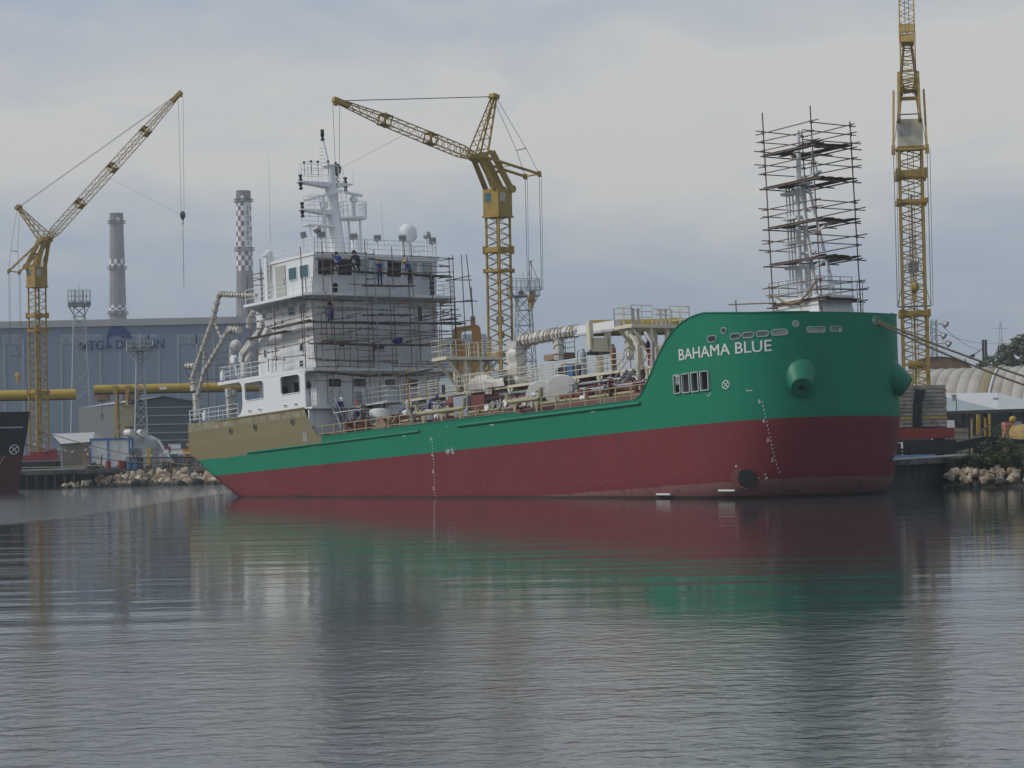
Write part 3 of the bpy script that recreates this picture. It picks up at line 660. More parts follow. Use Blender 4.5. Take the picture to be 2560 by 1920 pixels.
# ---- wrapped knuckle-boom crane and davits on the quarter
def C3(x, y, v=-4.6): return SK('C3', x, y, v=v)
def wrapped(pts, r, parent, name, mt='wrap', step=.42, par_l=True):
    pts = [Vector(p) for p in pts]; q = []
    for a, b in zip(pts, pts[1:]):
        k = max(2, int((b-a).length/.18))
        q += [a.lerp(b, i/k) for i in range(k)]
    q.append(pts[-1]); rr = [r*(1+.10*rnd.uniform(-1, 1)) for _ in q]
    q = [p+Vector((rnd.uniform(-1,1),rnd.uniform(-1,1),rnd.uniform(-1,1)))*r*.07 for p in q]
    m = MB(); m.tube(q, rr, 8); o = m.build(name, M[mt], parent)
    l = MB(); acc = 0
    for a, b, ra in zip(q, q[1:], rr):
        acc += (b-a).length
        if acc > step:
            acc = 0; d = (b-a).normalized(); x = d.orthogonal().normalized(); y = d.cross(x); d2 = d*ra*.5
            l.tube([a+(x*math.cos(t*math.pi/4)+y*math.sin(t*math.pi/4))*(ra+.03)+d2*math.sin(t*math.pi/4) for t in range(9)], .028, 4, cap=False)
    if l.v: l.build('rope_lashing', M['rope'], o)
    return o
kb = wrapped([C3(190,1535), C3(178,1240)], .30, ship, 'crane_pedestal', step=.5)
wrapped([C3(130,1085), C3(200,880), C3(350,460), C3(432,148)], .185, ship, 'crane_boom')
wrapped([C3(428,152), C3(500,158), C3(650,165), C3(830,172)], .165, ship, 'crane_boom_tip', step=.3)
wrapped([C3(185,1290), C3(262,1000), C3(400,770), C3(530,540)], .165, ship, 'crane_boom')
wrapped([C3(262,780), C3(255,985)], .08, ship, 'crane_ram', step=.3); wrapped([C3(385,480), C3(432,600), C3(470,650)], .10, ship, 'crane_ram', step=.25)
wrapped([C3(556,965,-4.2), C3(556,560,-4.2)], .13, ship, 'crane_post', step=.5); wrapped([C3(540,545,-4.2), C3(650,545,-4.2)], .27, ship, 'crane_head', step=.3)
wrapped([C3(70,940), C3(150,935)], .2, ship, 'winch_cover', step=.3); wrapped([C3(160,1110), C3(160,1210)], .33, ship, 'valve_cover', step=.4)
wrapped([C3(545,1500,-3.5), C3(540,1330,-3.5), C3(525,1190,-3.5)], .26, ship, 'crane_post', step=.5); wrapped([C3(580,1480,-3.2), C3(585,1200,-3.2)], .2, ship, 'crane_post', step=.5)
wrapped([C3(820,330,-4.9), C3(760,420,-4.9), C3(745,520,-4.9)], .2, ship, 'davit_arm', step=.25)
m = MB(); m.tube([C3(45,950), C3(75,1010), C3(115,1080)], .03, 5); m.build('hydraulic_hose', M['dark'], ship)
m = MB(); m.sq(C3(672,900,-5.5), C3(680,790,-5.5), .3, .42); m.sq(C3(680,800,-5.5), C3(850,590,-5.5), .3, .42); m.sq(C3(850,590,-5.5), C3(905,470,-5.5), .28, .36); m.sq(C3(700,900,-5.5), C3(700,1050,-5.5), .36, .5); m.sq(C3(700,930,-5.3), C3(770,790,-5.3), .3, .34)
m.build('boat_davit', M['wrap'], ship)
m = MB(); p = C3(585,865,-5.2); m.lathe([(.10,-.14),(.3,-.12),(.3,-.08),(.12,-.06),(.12,.06),(.3,.08),(.3,.12),(.10,.14)], 16, p, (0,1,0)); m.bar(p, p-Vector((0,-.2,1.2)), .08, 6); m.build('davit_winch', M['white'], ship)
p = C3(610,710,-5.2); m = MB(); m.ball(p, (.45,.35,.4)); m.build('winch_cover', M['wrap'], ship)
# ================================================================== SHIP: cargo deck gear and foremast
DW = 5.63; DT = 6.25
m = MB(); m.loft([[(16.12,-5.35,5.6),(50.6,-5.35,5.6),(50.6,5.35,5.6),(16.12,5.35,5.6)],[(16.12,-5.0,DT),(50.4,-5.0,DT),(50.4,5.0,DT),(16.12,5.0,DT)]]); m.build('trunk_deck', M['deckred'], ship, smooth=False)
# side rail (khaki primer) along the deck edge
def deck_rail(u0, u1, h=.98, v=-5.92):
    m = MB(); k = max(1, round((u1-u0)/1.35))
    for i in range(k+1): u = lerp(u0, u1, i/k); m.sq((u, v, DW), (u, v, DW+h+.02), .05, .07)
    for l in (.5, 1.): m.bar((u0, v, DW+h*l+.02), (u1, v, DW+h*l+.02), .032, 6)
    m.build('deck_railing', M['deckcream'], ship)
for s in (-1, 1):
    for a, b in ((16.1, 27.6), (33.1, 37.2), (40.9, 50.4)): deck_rail(a, b, h=1.02, v=s*5.92)
# thick bent guard pipes on triangular legs
for s in (-1, 1):
    for a, b in ((28.0, 33.1), (37.4, 40.7)):
        v = s*5.75; m = MB(); z = DW+1.02; m.tube([(a, v, z+.55), (a+.02, v, z+.15), (a+.14, v, z+.02), (a+.4, v, z), (b-.4, v, z), (b-.14, v, z+.04), (b-.02, v, z+.18), (b, v, z+.62)], .13, 10); o = m.build('hose_guard_pipe', M['deckcream'], ship)
        for i in range(3 if b-a > 4 else 2):
            u = lerp(a+.7, b-.5, i/(2 if b-a > 4 else 1)); m = MB(); m.box(u-.07, u+.07, v-.03, v+.03, DW, z); m.add([(u-.3, v-.02, z), (u+.3, v-.02, z), (u, v-.02, z-.75)], [(0,1,2)]); m.add([(u-.3, v+.02, z), (u+.3, v+.02, z), (u, v+.02, z-.75)], [(0,2,1)]); m.build('pipe_leg', M['deckcream'], o, smooth=False)
# catwalk on Y legs
CU0, CU1, CV0, CV1, CW = 20.2, 48.5, -1.6, -.1, 8.1
m = MB(); m.box(CU0, CU1, CV0, CV1, CW-.05, CW); m.sq((CU0, CV0, CW-.07), (CU1, CV0, CW-.07), .08, .16); m.sq((CU0, CV1, CW-.07), (CU1, CV1, CW-.07), .08, .16); m.build('catwalk', M['cream'], ship)
for i in range(13):
    u = 21.2+i*2.2; m = MB()
    for v in (CV0+.02, CV1-.02):
        m.sq((u, v, DT), (u, v, CW-.16), .16, .12); m.add([(u-.34, v, CW-.14), (u+.34, v, CW-.14), (u+.08, v, CW-.62), (u-.08, v, CW-.62)], [(0,1,2,3)])
        m.add([(u-.34, v+.05, CW-.14), (u+.34, v+.05, CW-.14), (u+.08, v+.05, CW-.62), (u-.08, v+.05, CW-.62)], [(3,2,1,0)])
    m.sq((u, CV0, CW-.3), (u, CV1, CW-.3), .1, .1); m.build('catwalk_leg', M['cream'], ship, smooth=False)
for a, b in ((CU0, 24.6), (26.6, 43.3), (45.1, CU1)):
    rail_part([(a, CV0, CW), (b, CV0, CW)], mt='cream', sp=1.15, name='catwalk_railing', r=.03); rail_part([(a, CV1, CW), (b, CV1, CW)], mt='cream', sp=1.15, name='catwalk_railing', r=.03)
# short extra run of close bars beside the tower (seen end-on), front of the first platform
rail_part([(27.2, -2.2, CW), (30.4, -2.2, CW)], mt='cream', sp=.35, name='catwalk_railing', r=.022)
rail_part([(16.3, -2.6, CW), (20.2, -2.6, CW), (20.2, -1.6, CW)], mt='white', sp=1.1, name='catwalk_railing')
m = MB(); m.box(16.6, 20.2, -2.7, -.1, CW-.06, CW); m.build('catwalk', M['white'], ship)
# two athwartship service platforms on columns with knee braces
for u0, u1, w in ((24.9, 26.5, 10.45), (43.4, 44.98, 10.6)):
    V = 2.2; m = MB(); m.box(u0, u1, -V, V, w-.10, w)
    for u in (u0, u1): m.sq((u, -V, w-.12), (u, V, w-.12), .07, .18)
    for v in (-V, V): m.sq((u0, v, w-.12), (u1, v, w-.12), .07, .18)
    o = m.build('service_platform', M['cream'], ship)
    m = MB()
    for u in (u0+.25, u1-.25):
        for v in (-.62, .62): m.sq((u, v, DT), (u, v, w-.1), .2, .2)
        for s in (-1, 1): m.sq((u, s*.65, w-1.7), (u, s*(V-.1), w-.15), .15, .15); m.sq((u, s*.62, 8.2), (u, -s*.62, 9.9), .07, .07)
    for v in (-.62, .62): m.sq((u0+.25, v, 9.4), (u1-.25, v, 9.4), .1, .1); m.sq((u0+.25, v, 7.9), (u1-.25, v, 7.9), .1, .1)
    m.build('platform_column', M['cream'], o)
    rail([(u0,-V,w),(u0,-.7,w)], h=1.08, sp=.75, r=.03, m=(r_ := MB())); rail([(u0,-V,w),(u1,-V,w),(u1,-.65,w)], h=1.08, sp=.78, r=.03, m=r_); rail([(u0,.7,w),(u0,V,w),(u1,V,w),(u1,.65,w)], h=1.08, sp=.78, r=.03, m=r_)
    rail([(u1,-.35,w),(u1,.35,w)], h=.85, sp=.35, r=.025, m=r_)
    r_.build('platform_railing', M['cream'], o)
    for v in (-1.2, -.8, .9, 1.3):
        k = MB()
        if u0 > 40: k.bar((u0+.5, v, w), (u0+.5, v, w+.95), .07, 6); k.box(u0+.4, u0+.6, v-.1, v+.1, w+.95, w+1.0)
        if k.v: k.build('vent_pipe', M['steel'], o)
# grey inclined ladder forward, two stringers with bent handrails
m = MB(); a0, a1 = SK('B2', 770, 1170, v=-3.6), SK('B2', 1000, 850, v=-2.0)
for s in (-.3, .3):
    m.sq(a0+Vector((s,0,0)), a1+Vector((s,0,0)), .05, .2); m.tube([a0+Vector((s,0,.3)), a0+Vector((s,0,1.0))+(a1-a0)*.06, a1+Vector((s,0,.95)), a1+Vector((s,.05,1.15)), a1+Vector((s,.2,1.1)), a1+Vector((s,.25,.1))], .03, 6)
for i in range(1, 9): p = a0.lerp(a1, i/9); m.box(p.x-.3, p.x+.3, p.y-.1, p.y+.1, p.z-.02, p.z+.02)
m.build('inclined_ladder', M['steel'], ship)
for du in (0., 1.3):                    # bent risers forward
    m = MB(); p = [SK('B2', x, y, v=-1.9) for x, y in ((1095,1130),(1078,560),(1000,450))]; m.tube([q+Vector((du,0,0)) for q in p], .13, 8); m.build('riser_pipe', M['cream'] if du == 0 else M['steel'], ship)
# cargo hose crane: wrapped pedestal and boom stowed forward
wrapped([(31.3,0,DT+.0),(31.3,0,8.3)], .55, ship, 'crane_pedestal', 'deckcream', step=9)
wrapped([(31.2,-.1,8.2),(31.15,-.1,9.3),(31.1,-.1,10.5)], .62, ship, 'crane_pedestal_wrap', 'wrapw', step=.45)
m = MB(); m.box(30.75, 31.75, -.6, .5, 10.45, 10.95); m.build('crane_head', M['wrap'], ship)
wrapped([(31.6,0,10.95),(33.5,0,11.0),(35.5,0,11.02),(37.4,0,11.02)], .36, ship, 'crane_boom', 'wrap', step=.33)
m = MB(); m.sq((37.3,0,11.02),(41.0,0,11.0),.5,.5); m.sq((37.0,0,10.75),(40.8,0,10.72),.42,.12); m.build('crane_boom_tip', M['white'], ship)
m = MB(); m.box(33.6, 35.6, .1, 1.0, 9.5, 9.85); m.build('crane_operator_platform', M['rustroof'], ship)
rail_part([(33.7,1.0,9.85),(35.6,1.0,9.85)], mt='steel', sp=.9, name='platform_railing'); wrapped([(35.6,-.3,10.7),(35.7,-.3,9.9),(35.6,-.3,9.4)], .32, ship, 'winch_cover', 'wrap', step=.3)
m = MB(); m.sq((39.6,-.35,DT),(39.6,-.35,9.6),.32,.32); m.sq((39.6,-1.0,9.9),(39.6,.35,9.9),.3,.85)
for v in (-1.0, .35): m.sq((39.6,v,9.6),(39.6,v,11.3),.3,.3)
m.build('boom_rest', M['cream'], ship)
m = MB(); m.box(39.44, 39.76, -1.2, .55, 9.3, 9.5); m.build('rest_pad', M['dark'], ship)
wrapped([(42.2,-.2,10.9),(42.25,-.2,10.2),(42.2,-.2,9.3),(42.35,-.3,8.9)], .24, ship, 'hanging_hose', 'wrap', step=.5)
# deck lockers, tanks, pipes, valves
m = MB(); m.box(30.75, 32.2, -4.9, -4.4, DT, 7.5); m.build('deck_cabinet', M['greyblue'], ship, smooth=False)
m = MB(); m.box(32.25, 33.7, -4.7, -3.6, DT, 7.45); m.build('pump_casing', M['redpaint'], ship, smooth=False)
m = MB(); m.box(28.9, 30.4, -4.6, -3.4, DT, 6.9); m.lathe([(.5,0),(.6,.3),(.3,.7)], 12, (29.6,-4,6.9)); m.build('pump_casing', M['redpaint'], ship)
m = MB(); m.lathe([(1.1,0),(1.15,.1),(1.15,1.2),(1.0,1.3)], 24, (20.6,-3.0,DT)); m.build('white_deck_tank', M['house'], ship)
m = MB(); m.loft([[(18.7+.8*i, -4.1, 7.80+.08*math.sin(i*math.pi/5)), (18.7+.8*i, -2.4, 7.92+.08*math.sin(i*math.pi/5)), (18.7+.8*i, -2.4, 7.86+.08*math.sin(i*math.pi/5)), (18.7+.8*i, -4.1, 7.74+.08*math.sin(i*math.pi/5))] for i in range(5)]); m.build('tank_lid', M['wrapw'], ship)
m = MB(); m.box(22.6, 24.2, -.1, 1.9, DT, 9.1); m.box(22.7, 24.1, -.12, 1.8, 9.15, 9.3); o = m.build('blue_deck_tank', M['ltblue'], ship, smooth=False)
m = MB(); m.box(22.9, 23.2, -.16, -.103, 8.2, 8.9); m.box(24.203, 24.26, .5, .8, 8.0, 8.8); m.build('tank_slot', M['dark'], o)
m = MB(); m.lathe([(.55,0),(.55,3.1)], 14, (27.4,1.2,DT)); m.build('blue_vent_trunk', M['ltblue'], ship)
p = SK('B1', 88, 960, v=-3.0); m = MB(); m.tube([(p.x,-3.0,DT),(p.x,-3.0,SK('B1',88,790,v=-3.0).z)], .055, 8); m.build('yellow_vent_pipe', M['yelpale'], ship)
pr = random.Random(3)
runs = [(-4.8,6.42,.10,'deckcream'),(-4.4,6.67,.12,'redpaint'),(-3.9,6.92,.14,'steel'),(-3.3,6.62,.16,'cream'),(-2.7,7.17,.12,'redpaint'),(-2.2,7.52,.10,'steel'),(.6,7.32,.18,'cream'),(1.4,6.82,.14,'steel'),(2.4,7.22,.14,'redpaint'),(3.4,6.72,.16,'cream')]
for v, w, r, mt in runs:
    a, b = pr.uniform(17.5, 24), pr.uniform(44, 52); m = MB(); m.tube([(a, v, DT), (a+.02, v, w-.2), (a+.25, v, w), (b-.25, v, w), (b, v, w-.25), (b, v, DT)], r, 8)
    u = a+1
    while u < b-.6: m.lathe([(r*1.7,-.05),(r*1.7,.05)], 10, (u, v, w), (1,0,0)); u += pr.uniform(2.2, 3.6)
    m.build('deck_pipe', M[mt], ship)
for i in range(26):                     # valves: body, bonnet, handwheel
    v, w, r, mt = runs[pr.randrange(7)]; u = pr.uniform(18.5, 49.5); h = pr.uniform(.45, .8)
    m = MB(); m.lathe([(r*1.5,-.22),(r*2.1,-.2),(r*2.1,-.12),(r*1.3,0),(r*2.1,.12),(r*2.1,.2),(r*1.5,.22)], 10, (u,v,w), (1,0,0)); m.bar((u,v,w), (u,v,w+h), .05, 6); m.tube([(u+.2*math.cos(t*math.pi/6), v+.2*math.sin(t*math.pi/6), w+h) for t in range(13)], .025, 5, cap=False); m.sq((u-.2,v,w+h),(u+.2,v,w+h),.03,.03)
    m.build('pipe_valve', M[pr.choice(['steel','white','redpaint','cream','white','dark'])], ship)
for i in range(16):                     # tank hatches, mushroom vents
    u, v = 18.5+i*2.0+pr.uniform(-.5,.5), pr.choice([-5.0,-4.2,-3.2,2.6]); m = MB(); h = pr.uniform(.35,.95)
    if i % 2: m.lathe([(.32,0),(.32,h*.7),(.4,h*.7),(.4,h*.85),(.15,h)], 12, (u,v,DT))
    else: m.tube([(u,v,DT),(u,v,DT+h),(u+.06,v,DT+h+.12),(u+.2,v,DT+h+.15),(u+.3,v,DT+h+.02)], .09, 8)
    m.build('tank_hatch' if i % 2 else 'gooseneck_vent', M[pr.choice(['redpaint','cream','steel','white'])], ship)
for i in range(9):                      # cross-deck manifold lines
    u = 34.2+i*.62; m = MB(); z = 6.6+.12*(i % 2); m.tube([(u,-4.9,z),(u,-3.4,z),(u,3.4,z),(u,4.9,z)], .12, 8); m.lathe([(.22,0),(.22,.09)], 10, (u,-4.95,z), (0,1,0)); m.build('manifold_pipe', M['steel' if i % 3 else 'white'], ship)
m = MB(); m.sq((33.9,-4.7,DT+.5),(40.4,-4.7,DT+.5),.1,.14); m.sq((33.9,-4.7,7.15),(37.6,-4.7,7.15),.1,.12)
for i in range(5): m.sq((34+i*1.5,-4.7,DT),(34+i*1.5,-4.7,7.15 if i < 3 else DT+.6),.1,.1)
m.build('manifold_frame', M['dark'], ship)
m = MB(); m.box(36.2, 40.6, -.2, 2.2, 7.3, 8.0); m.build('manifold_shelter', M['dark'], ship)
m = MB(); m.box(41.5,47.5,-.9,1.6,6.9,7.25); m.lathe([(.35,0),(.35,5.5)], 12, (42,1.9,7.0), (1,0,0)); m.build('cargo_heater', M['greyblue'], ship)
for u, v, rr in ((45.6,-4.9,.16),(46.3,-4.9,.16)):
    m = MB(); m.tube([(u+.22*math.cos(R(t)), v, DT+.35+.3*math.sin(R(t))) for t in range(0, 181, 20)], .04, 6); m.build('rope_fairlead', M['dark'], ship)
for u, v in ((19.3,-5.0),(21.2,-5.1),(24.4,-4.9),(43.6,-4.8),(48.4,-4.8)):
    m = MB(); m.box(u-.5,u+.5,v-.25,v+.25,DT,DT+.1)
    for s in (-.28,.28): m.lathe([(.13,0),(.13,.45),(.19,.5),(.19,.56)], 10, (u+s,v,DT+.1))
    m.build('mooring_bollard', M['redpaint'], ship)
m = MB(); m.lathe([(.55,-.7),(.55,-.62),(.3,-.6),(.3,.6),(.55,.62),(.55,.7)], 14, (22.8,-4.3,6.35), (0,1,0)); m.box(22.2,23.4,-5.1,-3.5,DT,5.95); m.build('mooring_winch', M['rustroof'], ship)
m = MB(); m.lathe([(.5,-.8),(.5,-.72),(.28,-.7),(.28,.7),(.5,.72),(.5,.8)], 14, (26.2,-3.9,6.3), (1,0,0)); m.box(25.4,27.0,-4.4,-3.4,DT,5.9); m.build('mooring_winch', M['dark'], ship)
for i in range(46):                     # small fittings crowding the edge of the trunk: flanges, boxes, stubs, coils
    u, v = 18.2+i*.70+pr.uniform(-.25,.25), pr.uniform(-4.95,-3.7); h = pr.uniform(.25,.85); m = MB(); k = i % 5
    if k == 0: m.lathe([(.09,0),(.09,h*.6),(.2,h*.6),(.2,h*.72),(.07,h*.75),(.07,h)], 10, (u,v,DT))
    elif k == 1: m.box(u-.18,u+.18,v-.14,v+.14,DT,DT+h*.7); m.box(u-.22,u+.22,v-.18,v+.18,DT+h*.7,DT+h*.76)
    elif k == 2: m.tube([(u+.26*math.cos(t*.7),v+.2*math.sin(t*.7),DT+.06+.012*t) for t in range(26)], .045, 5)
    elif k == 3: m.tube([(u-.4,v,DT),(u-.38,v,DT+h*.8),(u,v+.05,DT+h),(u+.38,v,DT+h*.8),(u+.4,v,DT)], .05, 6)
    else: m.bar((u,v,DT),(u,v,DT+h+.4),.035,5); m.tube([(u+.17*math.cos(t*math.pi/5), v+.17*math.sin(t*math.pi/5), DT+h+.4) for t in range(11)], .02, 4, cap=False)
    m.build(('stub_pipe','junction_box','rope_coil','bent_pipe','valve_spindle')[k], M[pr.choice(['steel','dark','redpaint','cream','rustroof','house','dark','deckcream'])] if k != 2 else M[pr.choice(['rope','dark','bluep'])], ship)
# poop ladder
m = MB()
for s in (-.35, .35): m.sq((17.9, -4.3+s, DT), (16.6, -4.3+s, 8.0), .05, .18); m.tube([(18.0,-4.3+s,DT+.8),(16.7,-4.3+s,9.0),(16.5,-4.3+s,9.1),(16.4,-4.3+s,8.1)], .028, 6)
for i in range(1, 9): t = i/9; m.box(lerp(17.9,16.6,t)-.1, lerp(17.9,16.6,t)+.1, -4.6, -4.0, lerp(DT,8,t)-.015, lerp(DT,8,t)+.015)
m.build('inclined_ladder', M['steel'], ship)
# ---- foremast on its house
m = MB(); m.loft([[(55.3,-1.5,8.4),(59.6,-1.5,8.4),(59.6,1.5,8.4),(55.3,1.5,8.4)], [(55.7,-1.2,10.55),(59.2,-1.2,10.55),(59.2,1.2,10.55),(55.7,1.2,10.55)]]); m.box(55.55,59.4,-1.35,1.35,10.552,10.68); m.build('mast_house', M['white'], ship, smooth=False)
FM = MB(); fx = 57.5
for s in (-.30, .30): FM.bar((fx-.55, s, 10.68), (fx-.35, s*.8, 17.4), .15, 10, .12)
FM.bar((fx-.45, 0, 17.2), (fx-.3, 0, 19.9), .14, 10, .10)
for s in (-.45, .45): FM.bar((fx+1.1, s*1.5, 10.68), (fx-.1, s*.7, 17.0), .10, 8, .08)
for w in (11.6, 13.2, 14.6, 16.0): FM.sq((fx-.5,-.35,w), (fx-.5,.35,w), .12, .14); FM.sq((fx-.5,0,w), (fx+1.0-.19*(w-10.7),0,w), .12, .12)
for w in (14.7, 12.9, 11.4): FM.sq((fx+.4,.0,w-.5), (fx+1.7,.3,w), .10, .14)
FM.build('foremast', M['white'], ship)
m = MB()
for v in (-.42,-.2): m.bar((fx-1.15,v,11.6),(fx-1.05,v,17.0),.04,6)
for x in (-1.45,-1.2): m.bar((fx+x,.1,11.6),(fx+x+.1,.1,17.2),.05,6)
for i in range(4): w = 12.4+1.35*i; m.box(fx-1.5,fx-.4,-.45,.15,w,w+.16)
m.build('mast_ladder_cage', M['white'], ship)
m = MB(); m.box(fx-1.7,fx+.1,-.5,.5,16.95,17.08); m.sq((fx,0,17.05),(fx+1.1,.1,17.45),.35,.12); m.tube([(fx+.5,0,17.3),(fx+.7,0,18.6),(fx+.95,.05,17.4)],.05,6); m.build('foremast_platform', M['white'], ship)
rail_part([(55.6,-1.3,10.68),(59.3,-1.3,10.68),(59.3,1.3,10.68)], mt='steel', sp=.8)
m = MB(); m.tube([SK('B3', x, y, v=-1.5) for x, y in ((430,1470),(480,1490),(540,1530),(600,1535),(650,1520),(700,1470),(770,1370))], .06, 8); o = m.build('coiled_hose', M['rope'])
tag(o, 'pale thick hose slung from the scaffold poles across the foot of the bow mast', 'hose'); o.matrix_world = SM
m = MB(); m.box(59.7,60.4,.8,1.5,8.42,9.4); m.build('windlass', M['steel'], ship); m = MB(); m.lathe([(.2,0),(.2,.7)], 10, (60.0,-.5,8.42)); m.build('bitt_post', M['steel'], ship)
for u, v, h in ((61.0-.7,.6,1.3),(60.2,1.0,1.25)):
    m = MB(); m.bar((u,v,8.42),(u,v,9.4+h*.25),.03,5); m.build('jack_staff', M['steel'], ship)
# ---- loose things standing on the ship
def onship(name, P, rz=0., **k):
    return empty(name, (0,0,0), mat=SM @ Matrix.Translation(P) @ Matrix.Rotation(rz, 4, 'Z'), **k)
def cylinder_thing(P, h, mt, cap, label):
    o = onship('gas_cylinder', P, label=label, cat='gas cylinder', group='gas cylinders standing on the catwalk')
    m = MB(); m.lathe([(.16,0),(.175,.03),(.175,h*.80),(.15,h*.88),(.07,h*.94)], 14); m.build('cylinder_body', M[mt], o)
    m = MB(); m.lathe([(.09,h*.90),(.09,h*.98),(.05,h)], 10); m.bar((-.12,0,h*.99),(.1,0,h*.99),.03,6); m.build('valve_cap', M[cap], o)
cylinder_thing((39.3,-1.35,CW), 1.6, 'greyblue', 'steel', 'grey blue gas cylinder standing by the blue generator on the catwalk')
cylinder_thing((42.1,-1.35,CW), 1.6, 'rustroof', 'grn', 'brown gas cylinder with green shoulder under the boom rest')
o = onship('gas_hose_reel', (38.75,-1.35,CW), label='bent thin pipe standing beside the grey blue gas cylinder', cat='pipe'); m = MB(); m.tube([(0,0,0),(0,0,1.3),(.05,0,1.5),(.2,0,1.55)], .03, 6); m.build('thin_pipe', M['steel'], o)
o = onship('generator', (37.3,-.9,CW), label='blue and black portable generator standing on the cream catwalk', cat='generator')
m = MB(); m.box(-.55,.35,-.4,.4,.05,.72); m.build('engine_block', M['dark'], o); m = MB(); m.box(.36,.9,-.45,.4,.03,.82); m.build('blue_housing', M['bluep'], o); m = MB(); m.lathe([(.34,0),(.34,.55)], 14, (1.25,.1,.4), (0,-1,0)); m.build('drum', M['dark'], o); m = MB(); m.box(-1.0,-.6,-.3,.3,.02,.6); m.tube([(-.8,0,.6),(-.7,0,.85),(-.2,0,.9)], .05, 6); m.build('exhaust', M['steel'], o)
def wrapped_reel(P, r, wd, label, ry):
    o = onship('wrapped_hose_reel', P, rz=ry, label=label, cat='hose reel', group='hose reels wrapped in plastic film')
    q = random.Random(int(P[0]*10)); rings = []
    for y, k in ((-.5,.55),(-.46,.93),(-.2,1.0),(.2,.98),(.46,.95),(.5,.55)):
        rings.append([(r*k*math.cos(2*math.pi*i/28)*(1+.035*q.uniform(-1,1)), y*wd, r+r*k*math.sin(2*math.pi*i/28)*(1+.035*q.uniform(-1,1))) for i in range(28)])
    m = MB(); m.loft(rings); m.build('plastic_cover', M['wrapw'], o)
    m = MB(); m.box(-r*.7, r*.7, -wd*.4, wd*.4, -.1, .12); m.build('reel_stand', M['deckcream'], o)
wrapped_reel((38.6,-4.1,DT-.25), .93, .9, 'round hose reel wrapped in white film, aft one of the pair at the rail', .75)
wrapped_reel((40.55,-4.1,DT-.2), 1.0, .9, 'round hose reel wrapped in white film, forward one of the pair', .75)
o = onship('plastic_cover', (28.0,-1.5,CW), label='crumpled translucent plastic sheet draped over the catwalk rail', cat='plastic sheet')
q = random.Random(5); rings = []
for i in range(13):
    u = i*.32; h = .75+.22*math.sin(i*.5)+q.uniform(-.06,.06); rings.append([(u+q.uniform(-.06,.06), -.25+q.uniform(-.05,.05), .02), (u, -.3+q.uniform(-.05,.05), h*.6), (u+q.uniform(-.06,.06), .05, h), (u, .5, h*.75+q.uniform(-.05,.05)), (u, .75, .05)])
m = MB(); m.loft(rings, closed=False); m.build('plastic_sheet', M['wrapw'], o)
o = onship('work_table', (18.0,-5.0,DT), label='light trestle table at the rail below the deckhouse ladder', cat='table')
m = MB(); m.box(-.2,3.2,-.35,.35,1.22,1.26); m.build('table_top', M['white'], o)
for x in (.1, 1.5):
    m = MB(); m.bar((x-.4,-.3,0),(x,-.25,1.22),.03,5); m.bar((x+.4,-.3,0),(x,-.25,1.22),.03,5); m.bar((x-.4,.3,0),(x,.25,1.22),.03,5); m.bar((x+.4,.3,0),(x,.25,1.22),.03,5); m.build('trestle_leg', M['steel'], o)
for i, (u, v, mt, nm, lab) in enumerate(((24.2,-4.9,'rustroof','junk','heap of rusty offcuts by the white deck tank'),(20.6,-5.2,'redpaint','junk','red brown pile of fittings under the trestle table'))):
    o = onship('scrap_pile', (u, v, DT), label=lab, cat='scrap'); q = random.Random(i); m = MB()
    for k in range(14): c = Vector((q.uniform(-.9,.9), q.uniform(-.35,.35), q.uniform(.05,.45))); d = Vector((q.uniform(-1,1),q.uniform(-1,1),q.uniform(-.4,.4))).normalized(); m.sq(c-d*.3, c+d*.3, q.uniform(.08,.25), q.uniform(.05,.2))
    m.build('scrap_metal', M[mt], o)
# ================================================================== SCAFFOLDS on the ship, workers
def scaffold(label, group=None):
    o = empty('scaffold', (0,0,0), mat=SM, label=label, cat='scaffold'); o['n'] = 0; return o
PC = {}
def pole(o, a, b, r=.034, mt='pole', name='scaffold_pole', cl=()):
    k = PC.get(o.name, 0)
    if k >= 96:                        # past a hundred of one part: the rest as one mesh
        m = PC.setdefault((o.name, 'rest'), MB()); m.bar(a, b, r, 5)
    else:
        PC[o.name] = k+1; m = MB(); m.bar(a, b, r, 5)
        for p in cl: m.obox(p, (.05,0,0), (0,.05,0), (0,0,.055))
        m.build(name, M[mt], o)
def pole_rest(o):
    m = PC.get((o.name, 'rest'))
    if m: m.build('scaffold_poles_remaining', M['pole'], o, kind='stuff')
sr = random.Random(21)
def board(o, a, b, wd, th=.05, n=3, off=Vector((0,0,0)), sag=.0):
    """a run of rough planks between a and b"""
    a, b = Vector(a), Vector(b); d = (b-a); L_ = d.length; d.normalize(); s = d.cross(Vector((0,0,1))).normalized(); pw = wd/n
    m = MB()
    for i in range(n):
        c = s*(-wd/2+pw*(i+.5)); x = 0
        while x < L_-.05:
            l = min(sr.uniform(2.2, 3.8), L_-x); e0, e1 = sr.uniform(-.12,.2), sr.uniform(-.05,.25); z = sr.uniform(0, .05)
            m.sq(a+d*(x-e0)+c+Vector((0,0,z)), a+d*(x+l+e1)+c+Vector((0,0,z+sr.uniform(-.03,.03))), pw*.93, th); x += l
    m.build('scaffold_board', M['board'], o, smooth=False)
